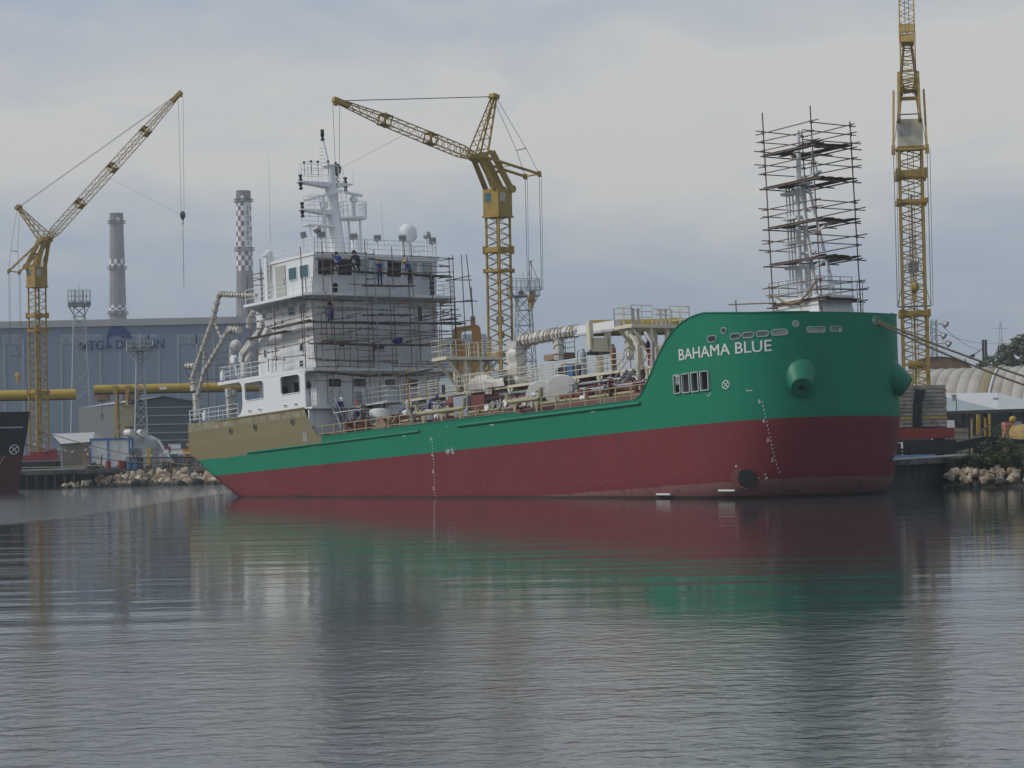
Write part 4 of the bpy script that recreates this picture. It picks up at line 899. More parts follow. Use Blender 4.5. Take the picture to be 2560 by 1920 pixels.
# ---- front of the deckhouse
FU0, FU1 = 16.75, 17.65
fs = scaffold('rusty tube scaffold with rough plank decks across the front of the white deckhouse')
A5f = lambda x, y, u=FU1: SK('A5', x, y, u=u)
vert = [(460,70,545,1360,'pole'),(697,20,720,545,'pole'),(722,550,770,1060,'pole'),(805,240,850,1420,'pole'),(1040,330,1092,1370,'pole'),(1165,0,1197,1320,'pole'),(1262,100,1300,1500,'poleg'),(1440,70,1462,520,'pole'),(1425,505,1462,1531,'pole'),(1570,0,1580,180,'pole'),(1660,30,1712,1531,'poleg'),(1870,300,1892,1050,'pole'),(2060,195,2082,1060,'pole')]
tops = []
for x0, y0, x1, y1, mt in vert:
    a, b = A5f(x0, y0), A5f(x1, y1); v = (a.y+b.y)/2
    pole(fs, (FU1, v, b.z), (FU1+sr.uniform(-.05,.05), v, a.z), .036, mt); tops.append(v)
for v in (-5.9, -3.6, -1.2, .6, 2.6, 4.4, 5.6):       # inner row, close to the wall
    pole(fs, (FU0, v, 11.0), (FU0, v+sr.uniform(-.04,.04), 15.1), .034); 
for v in (-5.0,-3.0,-.8,1.4,3.6): pole(fs, (16.68, v, 8.1), (16.68, v, 10.3), .034)
for x, y0, y1 in ((640,1120,1360),(800,870,1040),(830,890,1360),(868,1230,1360),(1240,1090,1360),(1640,900,1280),(1610,180,900)): a, b = A5f(x,y0,FU0), A5f(x,y1,FU0); pole(fs, (FU0,a.y,b.z), (FU0,a.y,a.z), .034)
led = [(650,130,1180,140),(1170,150,1260,150),(1560,165,2110,197),(1200,200,1600,240),(1170,185,1540,235),(640,205,830,215),(1600,262,2065,285),(1180,300,1690,320),(640,320,1020,258),(700,378,1060,318),(990,466,1680,490),(1170,418,1290,408),(1520,350,2110,338),
       (430,608,1200,640),(1190,640,2080,668),(1380,640,2210,655),(660,706,1190,722),(560,716,1200,740),(900,730,1480,746),(1600,722,2165,740),(1205,792,1680,792),(660,780,1010,720),(780,850,1060,818),(1640,850,2030,748),(1760,858,2100,790),(1200,895,2210,868),(540,945,880,935),(860,940,1290,936),(1850,955,2060,968),(655,1000,1480,1015),(840,1010,1120,950),(1410,990,1890,1012),(1600,960,1900,985),(1600,1080,1940,1020),(700,1080,1220,1075),(860,1075,1900,1010),
       (640,1270,1270,1282),(660,1285,1250,1278),(950,1285,1520,1296),(1430,1310,1900,1322),(860,1340,1260,1352),(650,1345,890,1345),(1700,1285,1900,1300),(560,1260,700,1262),(560,1395,880,1400),(1460,1340,2030,1352)]
cp = []
for x0, y0, x1, y1 in led:
    U = FU1 if sr.random() < .7 else FU0; s = 1 if U == FU1 else -1
    a, b = A5f(x0, y0, U), A5f(x1, y1, U); pole(fs, (U-.06, a.y, a.z), (U-.06, b.y, b.z), .033, cl=[(U-.04, v, lerp(a.z,b.z,(v-a.y)/(b.y-a.y))) for v in tops if min(a.y,b.y)+.05 < v < max(a.y,b.y)-.05])
for v in (-5.2,-3.1,-1.2,1.2,3.4,5.4):                # transoms towards the wall carrying the planks
    for w in (10.05, 12.28, 14.1): pole(fs, (16.3, v+sr.uniform(-.2,.2), w), (18.0, v+sr.uniform(-.2,.2), w+sr.uniform(-.05,.05)), .033)
zb1 = A5f(1180, 868).z; zb2 = A5f(1180, 1102).z; zb3 = A5f(1000, 1425).z; zb0 = A5f(1300, 345).z; zb4 = A5f(1320, 480).z
board(fs, (17.2, -6.6, A5f(440,862).z), (17.2, 5.75, A5f(2080,885).z), .75, .07, 3)
board(fs, (17.2, -6.4, A5f(440,1096).z), (17.2, 4.9, A5f(1940,1118).z), .75, .07, 3)
board(fs, (17.2, -6.3, A5f(560,1392).z), (17.2, -2.3, A5f(1100,1440).z), .75, .07, 3); board(fs, (17.2, -2.6, zb3-.1), (17.2, 2.3, zb3), .75, .07, 3)
board(fs, (17.2, A5f(810,310).y, A5f(810,310).z), (17.2, A5f(2110,338).y, A5f(1700,375).z), .6, .06, 2)
board(fs, (17.3, A5f(1190,470).y, A5f(1190,484).z), (17.3, A5f(1670,484).y, A5f(1670,492).z), .6, .06, 2)
board(fs, (17.1, A5f(1200,795).y, A5f(1200,795).z), (17.1, A5f(1680,795).y, A5f(1680,795).z), .5, .05, 2)
board(fs, (17.1, A5f(430,612).y, A5f(430,612).z), (17.1, A5f(1180,645).y, A5f(1180,645).z), .3, .05, 1)
for i in range(26):
    v = sr.uniform(-6.2, 4.5); w = sr.choice([8.6,9.2,9.7,10.9,11.3,11.8,12.6,13.0,13.5,14.4,14.8]); l_ = sr.uniform(1.6, 4.2); U = sr.choice([FU0,FU1]); pole(fs, (U,v,w+sr.uniform(-.15,.15)), (U,min(v+l_,6.2),w+sr.uniform(-.15,.15)), .028)
for i in range(9):
    v = -5.8+i*1.25+sr.uniform(-.3,.3); pole(fs, (FU0+sr.uniform(-.1,.5),v,sr.uniform(8.05,8.3) if i % 2 else 10.7), (FU0+.3,v+sr.uniform(-.1,.1),sr.uniform(10.1,10.35) if i % 2 else sr.uniform(13,15.2)), .028)
pole_rest(fs)
# ---- starboard side of the deckhouse
ss = scaffold('tube scaffold with two short plank decks along the starboard wall of the white deckhouse')
A5s = lambda x, y, v=-5.95: SK('A5', x, y, v=v)
sv = []
for x0, y0, x1, y1 in ((190,700,215,1390),(475,680,505,1200),(525,390,540,650),(20,980,20,1420),(130,1260,132,1400),(172,1280,172,1400),(291,1260,291,1385)): a, b = A5s(x0,y0), A5s(x1,y1); pole(ss, (b.x,-5.95,max(b.z,10.64)), (a.x,-5.95,a.z)); sv.append(a.x)
cp = []
for x0, y0, x1, y1 in ((0,795,265,745),(170,797,545,735),(0,870,205,822),(190,885,530,800),(0,950,275,882),(420,975,640,945),(200,945,450,885),(210,1085,545,1010),(0,1130,245,1103),(195,1160,560,1080),(0,1220,240,1175),(180,1245,270,1245),(130,1270,510,1222),(130,1272,310,1275),(0,1315,100,1295),(500,830,640,790),(440,1050,700,985),(560,1065,800,1010)):
    a, b = A5s(x0,y0), A5s(x1,y1); pole(ss, (a.x,-5.9,a.z), (b.x,-5.9,b.z), .033, cl=[(u,-5.92,lerp(a.z,b.z,(u-a.x)/(b.x-a.x))) for u in sv if a.x < u < b.x])
A3s = lambda x, y, v=-5.65: SK('A3', x, y, v=v)
board(ss, A3s(470,478), A3s(740,426), .6, .07, 2); board(ss, A3s(640,408), A3s(900,352), .6, .07, 2)
# ---- port corner and projecting ends
ps = scaffold('tube scaffold tower rising past the port corner of the deckhouse')
A4p = lambda x, y, u=17.2: SK('A4', x, y, u=u)
for v, w0, w1 in ((5.5,8.1,18.4),(6.25,8.1,18.45)):
    pole(ps, (17.0,v,w0), (17.0,v,w1))
for i, (x0,y0,x1,y1) in enumerate(((1935,220,2110,197),(1940,262,2065,280),(1950,375,2070,378),(1935,410,2075,385),(1930,700,2060,690),(1935,790,2110,800),(1930,800,2100,745),(1930,860,2110,845),(1935,880,2090,888),(1940,960,2090,970),(1940,1010,2090,1000),(1950,1050,2085,1040))):
    a, b = SK('A5', x0, y0, u=17.1), SK('A5', x1, y1, u=17.1); pole(ps, a, b, .033)
for x0,y0,x1,y1 in ((1975,845,2115,843),(1940,880,2080,888)): a, b = SK('A5',x0,y0,u=17.0), SK('A5',x1,y1,u=17.0); board(ps, a, b, .5, .06, 2)
for k, x0, y0, x1, y1 in (('B7',700,1185,855,1185),('B7',700,1190,845,1160),('B7',650,1320,885,1310),('B7',640,1330,860,1303),('B7',820,1035,862,1420)): a, b = SK(k,x0,y0,u=17.3), SK(k,x1,y1,u=17.3); pole(ps, a, b, .036)
for k, x0, y0, x1, y1 in (('B1',560,300,810,255),('B1',560,380,830,330),('B1',420,470,600,455)): a, b = SK(k,x0,y0,u=17.3), SK(k,x1,y1,u=17.3); pole(ps, a, b, .033)
# a few poles round the exhaust casing aft
es = scaffold('small tube scaffold beside the orange exhaust casing behind the deckhouse')
for x0,y0,x1,y1 in ((310,1075,318,1500),(330,1200,332,1500),(140,1300,140,1500)): a, b = SK('C8',x0,y0,v=-3.), SK('C8',x1,y1,v=-3.); pole(es, a, (a.x,-3.,15.65))
for x0,y0,x1,y1 in ((135,1300,345,1248),(140,1322,300,1325),(145,1385,375,1315),(145,1410,380,1420),(300,1270,375,1265),(300,1350,375,1325)): a, b = SK('C8',x0,y0,v=-3.), SK('C8',x1,y1,v=-3.); pole(es, a, b, .033)
# scaffold lines on the quarter, behind the wrapped crane
qs = scaffold('sparse tube scaffold standing on the stern deck behind the wrapped crane')
C3q = lambda x, y: SK('C3', x, y, v=-3.4)
for x0,y0,x1,y1 in ((645,460,655,1060),(768,540,790,1040),(290,790,295,1390),(835,760,840,1040),(965,845,965,1020)): a, b = C3q(x0,y0), C3q(x1,y1); pole(qs, a, (a.x,-3.4,10.64 if x0 > 500 else 7.95))
for x0,y0,x1,y1 in ((290,778,545,785),(280,847,560,852),(290,915,560,920),(330,970,640,965),(140,1085,560,1083),(660,570,1000,500),(640,760,1000,660),(780,830,1000,790),(800,770,930,740)): pole(qs, C3q(x0,y0), C3q(x1,y1), .030)
m = MB(); m.tube([C3q(655,470), C3q(650,400), C3q(628,385), C3q(625,420)], .03, 5); m.build('hooked_hose', M['steel'], qs)
# ---- light scaffold along the catwalk abaft the first service platform
ds = scaffold('light tube scaffold on the cargo deck between the deckhouse and first service platform')
for u, v, t, mt in ((18.6,-2.9,10.4,'pole'),(20.4,-3.4,9.6,'poleg'),(22.2,-2.9,10.6,'poleg'),(23.6,-3.6,9.8,'pole'),(25.2,-3.0,10.2,'poleg'),(26.9,-3.3,9.5,'pole'),(28.4,-2.6,9.9,'pole')): pole(ds, (u,v,6.25), (u+.03,v,t), .03, mt)
for a, b in (((18.2,-2.9,9.4),(22.9,-2.9,9.5)),((20.0,-3.4,8.8),(25.6,-3.2,8.9)),((22.0,-2.9,9.9),(27.4,-3.1,9.8)),((23.2,-3.6,8.0),(29.0,-2.7,8.1)),((18.4,-3.0,8.6),(21.0,-3.4,8.5)),((24.8,-3.1,9.2),(29.2,-2.7,9.3))): pole(ds, a, b, .028)
board(ds, (21.9,-3.1,9.55), (25.9,-3.1,9.6), .5, .05, 2)
# ---- bow mast scaffold
bs = scaffold('tall four legged tube scaffold with plank decks around the bow mast')
BU0, BU1, BV = 56.0, 59.7, 1.45
B3c = lambda y: SK('B3', 735+(y-300)*.044, y, v=-BV).z
corners = [(BU0,-BV),(BU1,-BV),(BU1,BV),(BU0,BV)]
tw = [SK('B3',390,120,v=-BV).z, SK('B3',715,75,v=-BV).z, SK('B3',1030,185,v=BV).z, 20.2]
for (u, v), t in zip(corners, tw): pole(bs, (u,v,8.42), (u,v,t), .040)
cp = []
for y in (190,255,330, 440,497, 765,828, 1022,1092, 1365,1430):
    w = B3c(y)
    for k in range(4):
        (u0,v0), (u1,v1) = corners[k], corners[(k+1) % 4]; d = Vector((u1-u0,v1-v0,0)).normalized(); e0, e1 = sr.uniform(.15,.75), sr.uniform(.15,.75); z = w+sr.uniform(-.06,.06)
        o_ = Vector((d.y,-d.x,0))*.07; a = Vector((u0,v0,z))-d*e0+o_; b = Vector((u1,v1,z+sr.uniform(-.08,.08)))+d*e1+o_; pole(bs, a, b, .032, cl=[Vector((u0,v0,z))+o_*.6, Vector((u1,v1,b.z))+o_*.6])
for y in (355, 605, 912, 1190, 1505):
    w = B3c(y)
    for s in (-1, 1):
        pole(bs, (BU0-sr.uniform(.2,.6),s*BV,w-.06), (BU1+sr.uniform(.2,.7),s*BV,w-.06), .038); pole(bs, ((BU0,BU1)[s > 0]+.07,-BV-sr.uniform(.3,.7),w-.12), ((BU0,BU1)[s > 0]+.07,BV+sr.uniform(.3,.7),w-.12), .038)
    pole(bs, ((BU0+BU1)/2,-BV-.4,w-.12), ((BU0+BU1)/2,BV+.4,w-.12), .038)
    if y < 1500:                        # rough slab decks, with the mast passing through a gap
        for c, wd in ((-1.05,.78),(1.0,.85)): board(bs, (BU0-.15,c,w+.02), (BU1+.15,c,w+.02), wd, .05, 3)
        board(bs, (BU0-.1,-.3,w+.03), (BU0+.75,-.3,w+.03), .9, .05, 3); board(bs, (BU1-1.0,.0,w+.05), (BU1+.1,.0,w+.03), 1.2, .05, 3)
    else: board(bs, (BU0-.1,-1.1,w+.03), (BU1+.1,-1.1,w+.03), .5, .06, 2); board(bs, (BU1-.1,-1.2,w), (BU1-.1,1.3,w), .5, .06, 2)
a, b = SK('B3',125,1545,v=-1.4), SK('B3',470,1532,v=-1.4); pole(bs, a, b, .04); p = SK('B3',175,1510,v=-1.4); pole(bs, (p.x,p.y,8.42), p, .04); pole(bs, (BU0+1,-BV,8.42), (BU0+.7,-BV,10.1), .038); pole(bs, (BU1+.1,-BV+.3,8.42),(BU1-.3,-BV,10.6), .038)
bl = onship('ladder', (BU1+.45, .9, 8.42), label='slim metal ladder leaning on the bow mast scaffold at its right leg', cat='ladder')
m = MB()
for s in (-.2, .2): m.tube([(0,s,0),(.1,s,2.6),(.12,s+.03,2.9),(.0,s+.05,2.95)], .025, 5)
for i in range(9): m.bar((.01*i,-.2,.25+.28*i),(.01*i,.2,.25+.28*i),.016,4)
m.build('ladder_frame', M['steel'], bl)

# ------------------------------------------------------------------ people
def person(P, face, pose, cloth, legs, hat, label, parent_mat=None, scale=1., hatkind='helmet', belt=None, group='shipyard workers'):
    """one skinned body; local +Y is where the person faces"""
    J = {}
    def st(**k): J.update({a: Vector(b) for a, b in k.items()})
    st(pel=(0,0,.95), sp=(0,-.01,1.18), ch=(0,0,1.38), nk=(0,.01,1.53), hd=(0,.03,1.64), ht=(0,.02,1.76))
    for s, n in ((-1,'l'),(1,'r')):
        J['sh'+n] = Vector((s*.185,0,1.42)); J['el'+n] = Vector((s*.25,-.03,1.14)); J['wr'+n] = Vector((s*.24,.10,.90)); J['hn'+n] = Vector((s*.23,.13,.82))
        J['hp'+n] = Vector((s*.10,0,.90)); J['kn'+n] = Vector((s*.12,.03,.50)); J['an'+n] = Vector((s*.12,-.01,.09)); J['to'+n] = Vector((s*.14,.17,.045))
    for k, b in pose.items(): J[k] = Vector(b)
    order = ['pel','sp','ch','nk','hd','ht']; E_ = [('pel','sp'),('sp','ch'),('ch','nk'),('nk','hd'),('hd','ht')]
    rad = {'pel':(.16,.12),'sp':(.15,.11),'ch':(.17,.12),'nk':(.065,.065),'hd':(.085,.10),'ht':(.075,.085)}
    for n in 'lr':
        order += [x+n for x in ('sh','el','wr','hn','hp','kn','an','to')]; E_ += [('ch','sh'+n),('sh'+n,'el'+n),('el'+n,'wr'+n),('wr'+n,'hn'+n),('pel','hp'+n),('hp'+n,'kn'+n),('kn'+n,'an'+n),('an'+n,'to'+n)]
        rad.update({'sh'+n:(.075,.075),'el'+n:(.055,.055),'wr'+n:(.038,.038),'hn'+n:(.04,.028),'hp'+n:(.10,.10),'kn'+n:(.07,.07),'an'+n:(.055,.055),'to'+n:(.05,.04)})
    idx = {k: i for i, k in enumerate(order)}
    me = bpy.data.meshes.new('person_body'); me.from_pydata([J[k] for k in order], [(idx[a], idx[b]) for a, b in E_], [])
    ob = bpy.data.objects.new('tmp', me); COL.objects.link(ob); md = ob.modifiers.new('s', 'SKIN'); md.use_smooth_shade = True
    sk = me.skin_vertices[0].data
    for k, i in idx.items(): sk[i].radius = rad[k]; sk[i].use_root = (k == 'pel')
    sb = ob.modifiers.new('d', 'SUBSURF'); sb.levels = 1; sb.render_levels = 1
    dg = bpy.context.evaluated_depsgraph_get(); dg.update(); nm = bpy.data.meshes.new_from_object(ob.evaluated_get(dg)); bpy.data.objects.remove(ob)
    for k in ('skin', cloth, legs, 'dark'): nm.materials.append(M[k])
    segs = [(a, b, (0 if a in ('nk','hd') or a[:2] == 'wr' else 3 if a[:2] == 'an' else 2 if a[:2] in ('hp','kn') or b[:2] == 'hp' else 1)) for a, b in E_]
    for p in nm.polygons:
        c = p.center; best = 9
        for a, b, mi in segs:
            A, B = J[a], J[b]; d = B-A; t = max(0, min(1, (c-A).dot(d)/d.length_squared)); q = (c-A-d*t).length
            if q < best: best = q; p.material_index = mi
    nm.name = 'person_body'
    mw = (SM if parent_mat is None else parent_mat) @ Matrix.Translation(P) @ Matrix.Rotation(face, 4, 'Z') @ Matrix.Scale(scale, 4)
    root = empty('person', (0,0,0), mat=mw, label=label, cat='person', group=group)
    b = bpy.data.objects.new('body', nm); COL.objects.link(b); b.parent = root
    H = (J['hd']+J['ht'])/2; up = (J['ht']-J['nk']).normalized(); fw = Vector((0,1,0)); fw = (fw-up*fw.dot(up)).normalized(); sd_ = fw.cross(up)
    if hatkind == 'helmet':
        m = MB(); m.lathe([(.135,0),(.13,.03)]+[(.13*math.cos(R(t)), .03+.11*math.sin(R(t))) for t in range(15,91,15)], 14, H+up*.02, up); m.obox(H+up*.03+fw*.14, sd_*.09, fw*.06, up*.012); m.build('helmet', M[hat], root)
    else:
        m = MB(); m.ball(H+up*.03-fw*.015, (.125,.13,.135), 12, 8); m.build('hair' if hatkind == 'hair' else 'hood', M[hat], root)
    m = MB(); F0 = J['hd']+fw*.095
    m.obox(F0+up*.01+fw*.015, sd_*.014, fw*.018, up*.025); m.obox(F0-up*.045, sd_*.03, fw*.006, up*.006)
    for s in (-1, 1): m.ball(F0+up*.035+sd_*s*.032-fw*.004, .012, 6, 4)
    m.build('face', M['hairb'], root)
    for n in 'lr':                      # hands: palm with four unequal fingers and a thumb
        w_, h_ = J['wr'+n], J['hn'+n]; d = (h_-w_).normalized(); x = d.orthogonal().normalized(); y = d.cross(x); m = MB()
        m.obox(h_+d*.02, d*.045, x*.038, y*.014)
        for i, (o_, l) in enumerate(((-.027,.06),(-.009,.072),(.009,.068),(.027,.052))): a = h_+d*.06+x*o_; m.tube([a, a+d*l*.55+y*.006, a+d*l*.8+y*.03], [.009,.008,.007], 5)
        m.tube([h_+x*.035, h_+x*.06+d*.03, h_+x*.065+d*.06+y*.015], [.01,.009,.008], 5); m.build('hand', M['skin'], root)
    if belt: m = MB(); m.lathe([(.155,-.07),(.165,0),(.155,.08)], 14, J['pel']+Vector((0,0,.05))); m.build('waistband', M[belt], root)
    return root
REACH = dict(ell=(-.30,.18,1.50), wrl=(-.22,.38,1.62), hnl=(-.21,.44,1.66), elr=(.30,.2,1.42), wrr=(.2,.42,1.52), hnr=(.19,.48,1.55))
BEND = dict(sp=(0,.06,1.16), ch=(0,.22,1.32), nk=(0,.32,1.42), hd=(0,.40,1.49), ht=(0,.46,1.58), shl=(-.185,.22,1.36), shr=(.185,.22,1.36), ell=(-.22,.22,1.08), elr=(.22,.22,1.08), wrl=(-.16,.45,1.0), wrr=(.16,.45,1.0), hnl=(-.14,.52,.99), hnr=(.14,.52,.99))
CROUCH = dict(pel=(0,-.05,.42), sp=(0,.02,.62), ch=(0,.16,.80), nk=(0,.26,.91), hd=(0,.33,1.0), ht=(0,.36,1.11), shl=(-.19,.16,.83), shr=(.19,.16,.83), ell=(-.26,.34,.64), elr=(.26,.34,.66), wrl=(-.16,.5,.72), wrr=(.16,.5,.78), hnl=(-.14,.56,.76), hnr=(.14,.56,.82),
    hpl=(-.11,-.04,.38), hpr=(.11,-.04,.38), knl=(-.17,.34,.46), knr=(.17,.34,.44), anl=(-.14,.05,.08), anr=(.14,.05,.08), tol=(-.16,.22,.045), tor=(.16,.22,.045))
KNEEL = dict(CROUCH); KNEEL.update(REACH); 
for k in list(REACH): KNEEL[k] = (REACH[k][0], REACH[k][1]+.12, REACH[k][2]-.55)
STEP = dict(knl=(-.12,.18,.52), anl=(-.12,.12,.10), tol=(-.13,.28,.05))
def feet(k, x, y, **p): return SK(k, x, y, **p)
AFT = math.pi/2                         # facing the deckhouse (ship -X)
zb = A5f(930, 318).z+.06
p = A5f(930, 312); person((17.2,p.y,A5f(930,318).z+.05), AFT, KNEEL, 'bluecl', 'navycl', 'hairb', 'worker in dark blue crouching with raised arms before the second bridge window', hatkind='hair', scale=1.05)
p = A5f(1125, 318); person((17.2,p.y,A5f(1125,330).z+.05), AFT, CROUCH, 'navycl', 'black', 'black', 'hooded worker all in black crouching on the top planks at the bridge windows', hatkind='hood', scale=1.22)
p = A5f(1352, 470); person((17.3,p.y,A5f(1352,484).z+.05), AFT, REACH, 'bluecl', 'bluecl', 'hely', 'worker in blue with a red waistband and yellow helmet standing on the short plank', belt='redcl', scale=.98)
p = A5f(1688, 430); person((17.2,p.y,A5f(1688,372).z-.55), AFT+.3, dict(BEND), 'bluecl', 'navycl', 'hely', 'worker in blue with yellow helmet bending at the masked bridge window', scale=1.0)
p = A5f(1885, 580, 16.2); person((16.1,p.y,15.63), AFT+.2, REACH, 'navycl', 'navycl', 'hely', 'worker in navy with yellow helmet standing on the port end of the bridge deck', scale=.97)
p = A5f(845, 860); person((17.2,p.y,p.z+.04), AFT-.3, CROUCH, 'bluecl', 'bluecl', 'hairb', 'bareheaded worker in blue crouching on the middle planks by a dark window', hatkind='hair', scale=1.1)
p = feet('C4', 400, 880, v=-4.4); person((16.95,-4.35,6.85), -AFT-.1, BEND, 'bluecl', 'jean', 'helw', 'worker in blue jacket, pale jeans and white helmet bent over the trestle table', scale=1.02)
p = feet('C4', 795, 935, v=-4.0); person((p.x,-4.0,DT), AFT+.4, dict(), 'bluecl', 'bluecl', 'helr', 'worker in blue overalls and red helmet standing by the white deck tank', scale=1.03)
p = feet('C4', 2040, 860, v=-4.3); person((p.x,-4.3,DT), -.6, BEND, 'bluecl', 'navycl', 'helb', 'worker in blue shirt and blue helmet behind the khaki guard pipe')
p = feet('B2', 1212, 785, v=-1.0); person((p.x,-1.0,CW), -.9, STEP, 'navycl', 'redcl', 'pinkh', 'worker in dark jacket, red trousers and salmon hood by the forward platform', hatkind='hood', belt='redcl', scale=1.0)
o = onship('black_drum', (19.55,-3.85,DT), label='tall black drum standing between the red helmeted worker and the white tank', cat='drum'); m = MB(); m.lathe([(.36,0),(.38,.02),(.38,.55),(.40,.57),(.38,.6),(.38,1.15),(.40,1.17),(.38,1.2),(.38,1.6),(.34,1.62)], 18); m.build('drum_body', M['black'], o)
p = A5f(1545, 1090); o = onship('jacket_bundle', (17.2,p.y,p.z), label='rolled dark blue jacket lying on the lower scaffold planks', cat='jacket'); q = random.Random(2); m = MB(); m.ball((0,0,.15), (.28,.42,.2), 12, 8); m.ball((.05,.2,.28), (.18,.2,.12), 10, 6); m.build('bundle', M['bluecl'], o)
p = SK('A5', 830, 1080, u=17.2); o = onship('cloth_bundle', (17.2,p.y,p.z-.05), label='grey tarpaulin heap lying on the lower scaffold planks', cat='tarpaulin'); m = MB(); m.ball((0,0,.14), (.3,1.0,.2), 14, 8); m.ball((0,.7,.1), (.25,.6,.13), 10, 6); m.build('tarpaulin', M['green2'], o)
# ================================================================== TOWER CRANES
QZ = 2.0                                # quay level
def lattice_mast(m, hw, z0, z1, bay, rl, rd, rot, front=None, x_=False):
    c, s = math.cos(rot), math.sin(rot)
    P = lambda a, b, z: Vector((a*c-b*s, a*s+b*c, z))
    cs = [(-hw,-hw),(hw,-hw),(hw,hw),(-hw,hw)]
    for i, (a, b) in enumerate(cs): m.sq(P(a,b,z0), P(a,b,z1), rl*2, rl*2, up=(c,s,0))
    k = max(1, round((z1-z0)/bay))
    for j in range(k):
        za, zb = lerp(z0,z1,j/k), lerp(z0,z1,(j+1)/k); zm = (za+zb)/2
        for i in range(4):
            p, q = cs[i], cs[(i+1) % 4]
            if x_: m.bar(P(*p,za), P(*q,zb), rd, 4); m.bar(P(*q,za), P(*p,zb), rd, 4)
            elif (i % 2): m.bar(P(*p,za), P(*q,zm), rd, 4); m.bar(P(*q,zm), P(*p,zb), rd, 4)
            else: m.bar(P(*q,za), P(*p,zm), rd, 4); m.bar(P(*p,zm), P(*q,zb), rd, 4)
    return P
def lattice_beam(m, stations, hw, hh, nb, rc, rd, side):
    """four-chord boom through stations [(point, width factor)], side = sideways unit vector"""
    rings = []
    for i, (p, k) in enumerate(stations):
        d = (stations[min(i+1,len(stations)-1)][0]-stations[max(i-1,0)][0]).normalized(); up = side.cross(d).normalized()
        rings.append([p+side*hw*k*a+up*hh*k*b for a, b in ((-1,-1),(1,-1),(1,1),(-1,1))])
    for r0, r1 in zip(rings, rings[1:]):
        for i in range(4): m.bar(r0[i], r1[i], rc, 5)
    total = len(rings)-1
    for r0, r1 in zip(rings, rings[1:]):
        for j in range(nb):
            A = [r0[i].lerp(r1[i], j/nb) for i in range(4)]; B = [r0[i].lerp(r1[i], (j+1)/nb) for i in range(4)]; Cc = [(a+b)/2 for a, b in zip(A, B)]
            for i in range(4):
                k = (i+1) % 4; m.bar(A[i], Cc[k], rd, 4); m.bar(Cc[k], B[i], rd, 4)
def tower_crane(loc, az, phi, sections, label, cabmat='yellow', mrot=math.pi/4, hook_z=None, pend=5.0, block_z=12.5, ballast=False, mt='yellow', zt=22.0, spread=9.5, wires=(), sl=5.5, fwd=1.55, pz=4.7, cabh=2.15, sh=5.4, ch=.84):
    root = empty('tower_crane', loc, 0, label=label, cat='crane', group='yellow tower cranes on the quay')
    h = lambda v: Vector(v)
    # undercarriage
    for s in (-1, 1):
        m = MB(); m.box(-2.0, 2.0, s*1.6-.35, s*1.6+.35, .02, .9)
        for x in (-1.5,-.7,.7,1.5): m.lathe([(.28,-.4),(.28,.4)], 12, (x, s*1.6, .3), (0,1,0))
        m.build('rail_bogie', M['black'], root)
    m = MB(); m.box(-1.95, 1.95, -1.7, 1.7, .98, 1.62); m.box(-.9, .9, -.9, .9, 1.62, 2.0)
    if not ballast: m.box(1.2, 1.95, -.8, .8, 1.62, 2.3)
    m.build('base_platform', M['redbase'], root)
    if ballast:
        for i in range(11):
            q = rnd; m = MB(); w_ = 1.56+q.uniform(-.03,.03); z = 1.68+i*.232; m.loft([[(-w_,-1.5,z+.012),(w_,-1.5,z+.012),(w_,1.5,z+.012),(-w_,1.5,z+.012)], [(-w_+.02,-1.48,z+.222),(w_-.02,-1.48,z+.222),(w_-.02,1.48,z+.222),(-w_+.02,1.48,z+.222)]])
            m.build('ballast_slab', M['yelpale' if i == 2 else 'conc'], root, smooth=False)
        m = MB(); m.loft([[(x, -1.60-.02*math.sin(z*3), z), (x+.55+.1*math.sin(z*2), -1.62, z), (x+.55, -1.54, z), (x, -1.53, z)] for x, z in ((-.5,1.2),(-.55,2.0),(-.5,2.8),(-.42,3.4),(-.36,3.95))]); m.build('dark_sheet', M['black'], root)  # near-black wavy sheet down the front of the ballast
    # mast: outer and telescoped inner section
    m = MB(); zs = 4.2 if ballast else 2.0
    P = lattice_mast(m, .74, zs, 10.6-QZ, .95, .085, .036, mrot); lattice_mast(m, .68, 8.4, zt-QZ, .82, .075, .034, mrot, x_=False)
    m.build('mast_lattice', M[mt], root, smooth=False)
    m = MB(); m.sq((0,0,zs), (0,0,16.0), .10, .10); c_, s_ = math.cos(mrot), math.sin(mrot)
    for s in (-.18, .18): m.bar((s*c_, s*s_, zs), (s*c_, s*s_, zt-QZ), .022, 4)
    k = 0
    while zs+k*.45 < zt-QZ-.2: z = zs+k*.45; m.bar((-.18*c_,-.18*s_,z),(.18*c_,.18*s_,z),.015,4); k += 1
    m.build('mast_ladder', M[mt], root)
    for z, t_ in ((8.5,.30),(15.4,.22),(17.0,.42)):
        m = MB(); e = .86; q = [P(a*e,b*e,0) for a, b in ((-1,-1),(1,-1),(1,1),(-1,1))]
        m.plate([[(p.x,p.y) for p in q],[(p.x*.75,p.y*.75) for p in q]], lambda a, b, d: (a, b, z+d), t_)
        for p in q: m.obox((p.x*.97,p.y*.97,z+t_/2), (.11,0,0), (0,.11,0), (0,0,t_*.75))
        m.build('mast_collar', M[mt], root, smooth=False)
    if True:                            # winch units hung in the mast
        m = MB(); m.lathe([(.25,-.45),(.25,.45)], 12, (0,0,3.0+zs*.6), (c_,s_,0)); m.build('mast_winch', M['yelpale'], root); m = MB(); m.box(-.3,.3,-.25,.25,11.2,11.8); m.build('switch_box', M['steel'], root); m = MB(); m.ball((.1,.1,10.3), (.28,.28,.34), 10, 6); m.build('rope_sheave', M['yelpale'], root)
    # cab
    z0, z1 = zt-QZ, zt-QZ+cabh; m = MB(); c, s = math.cos(mrot), math.sin(mrot); H = ch
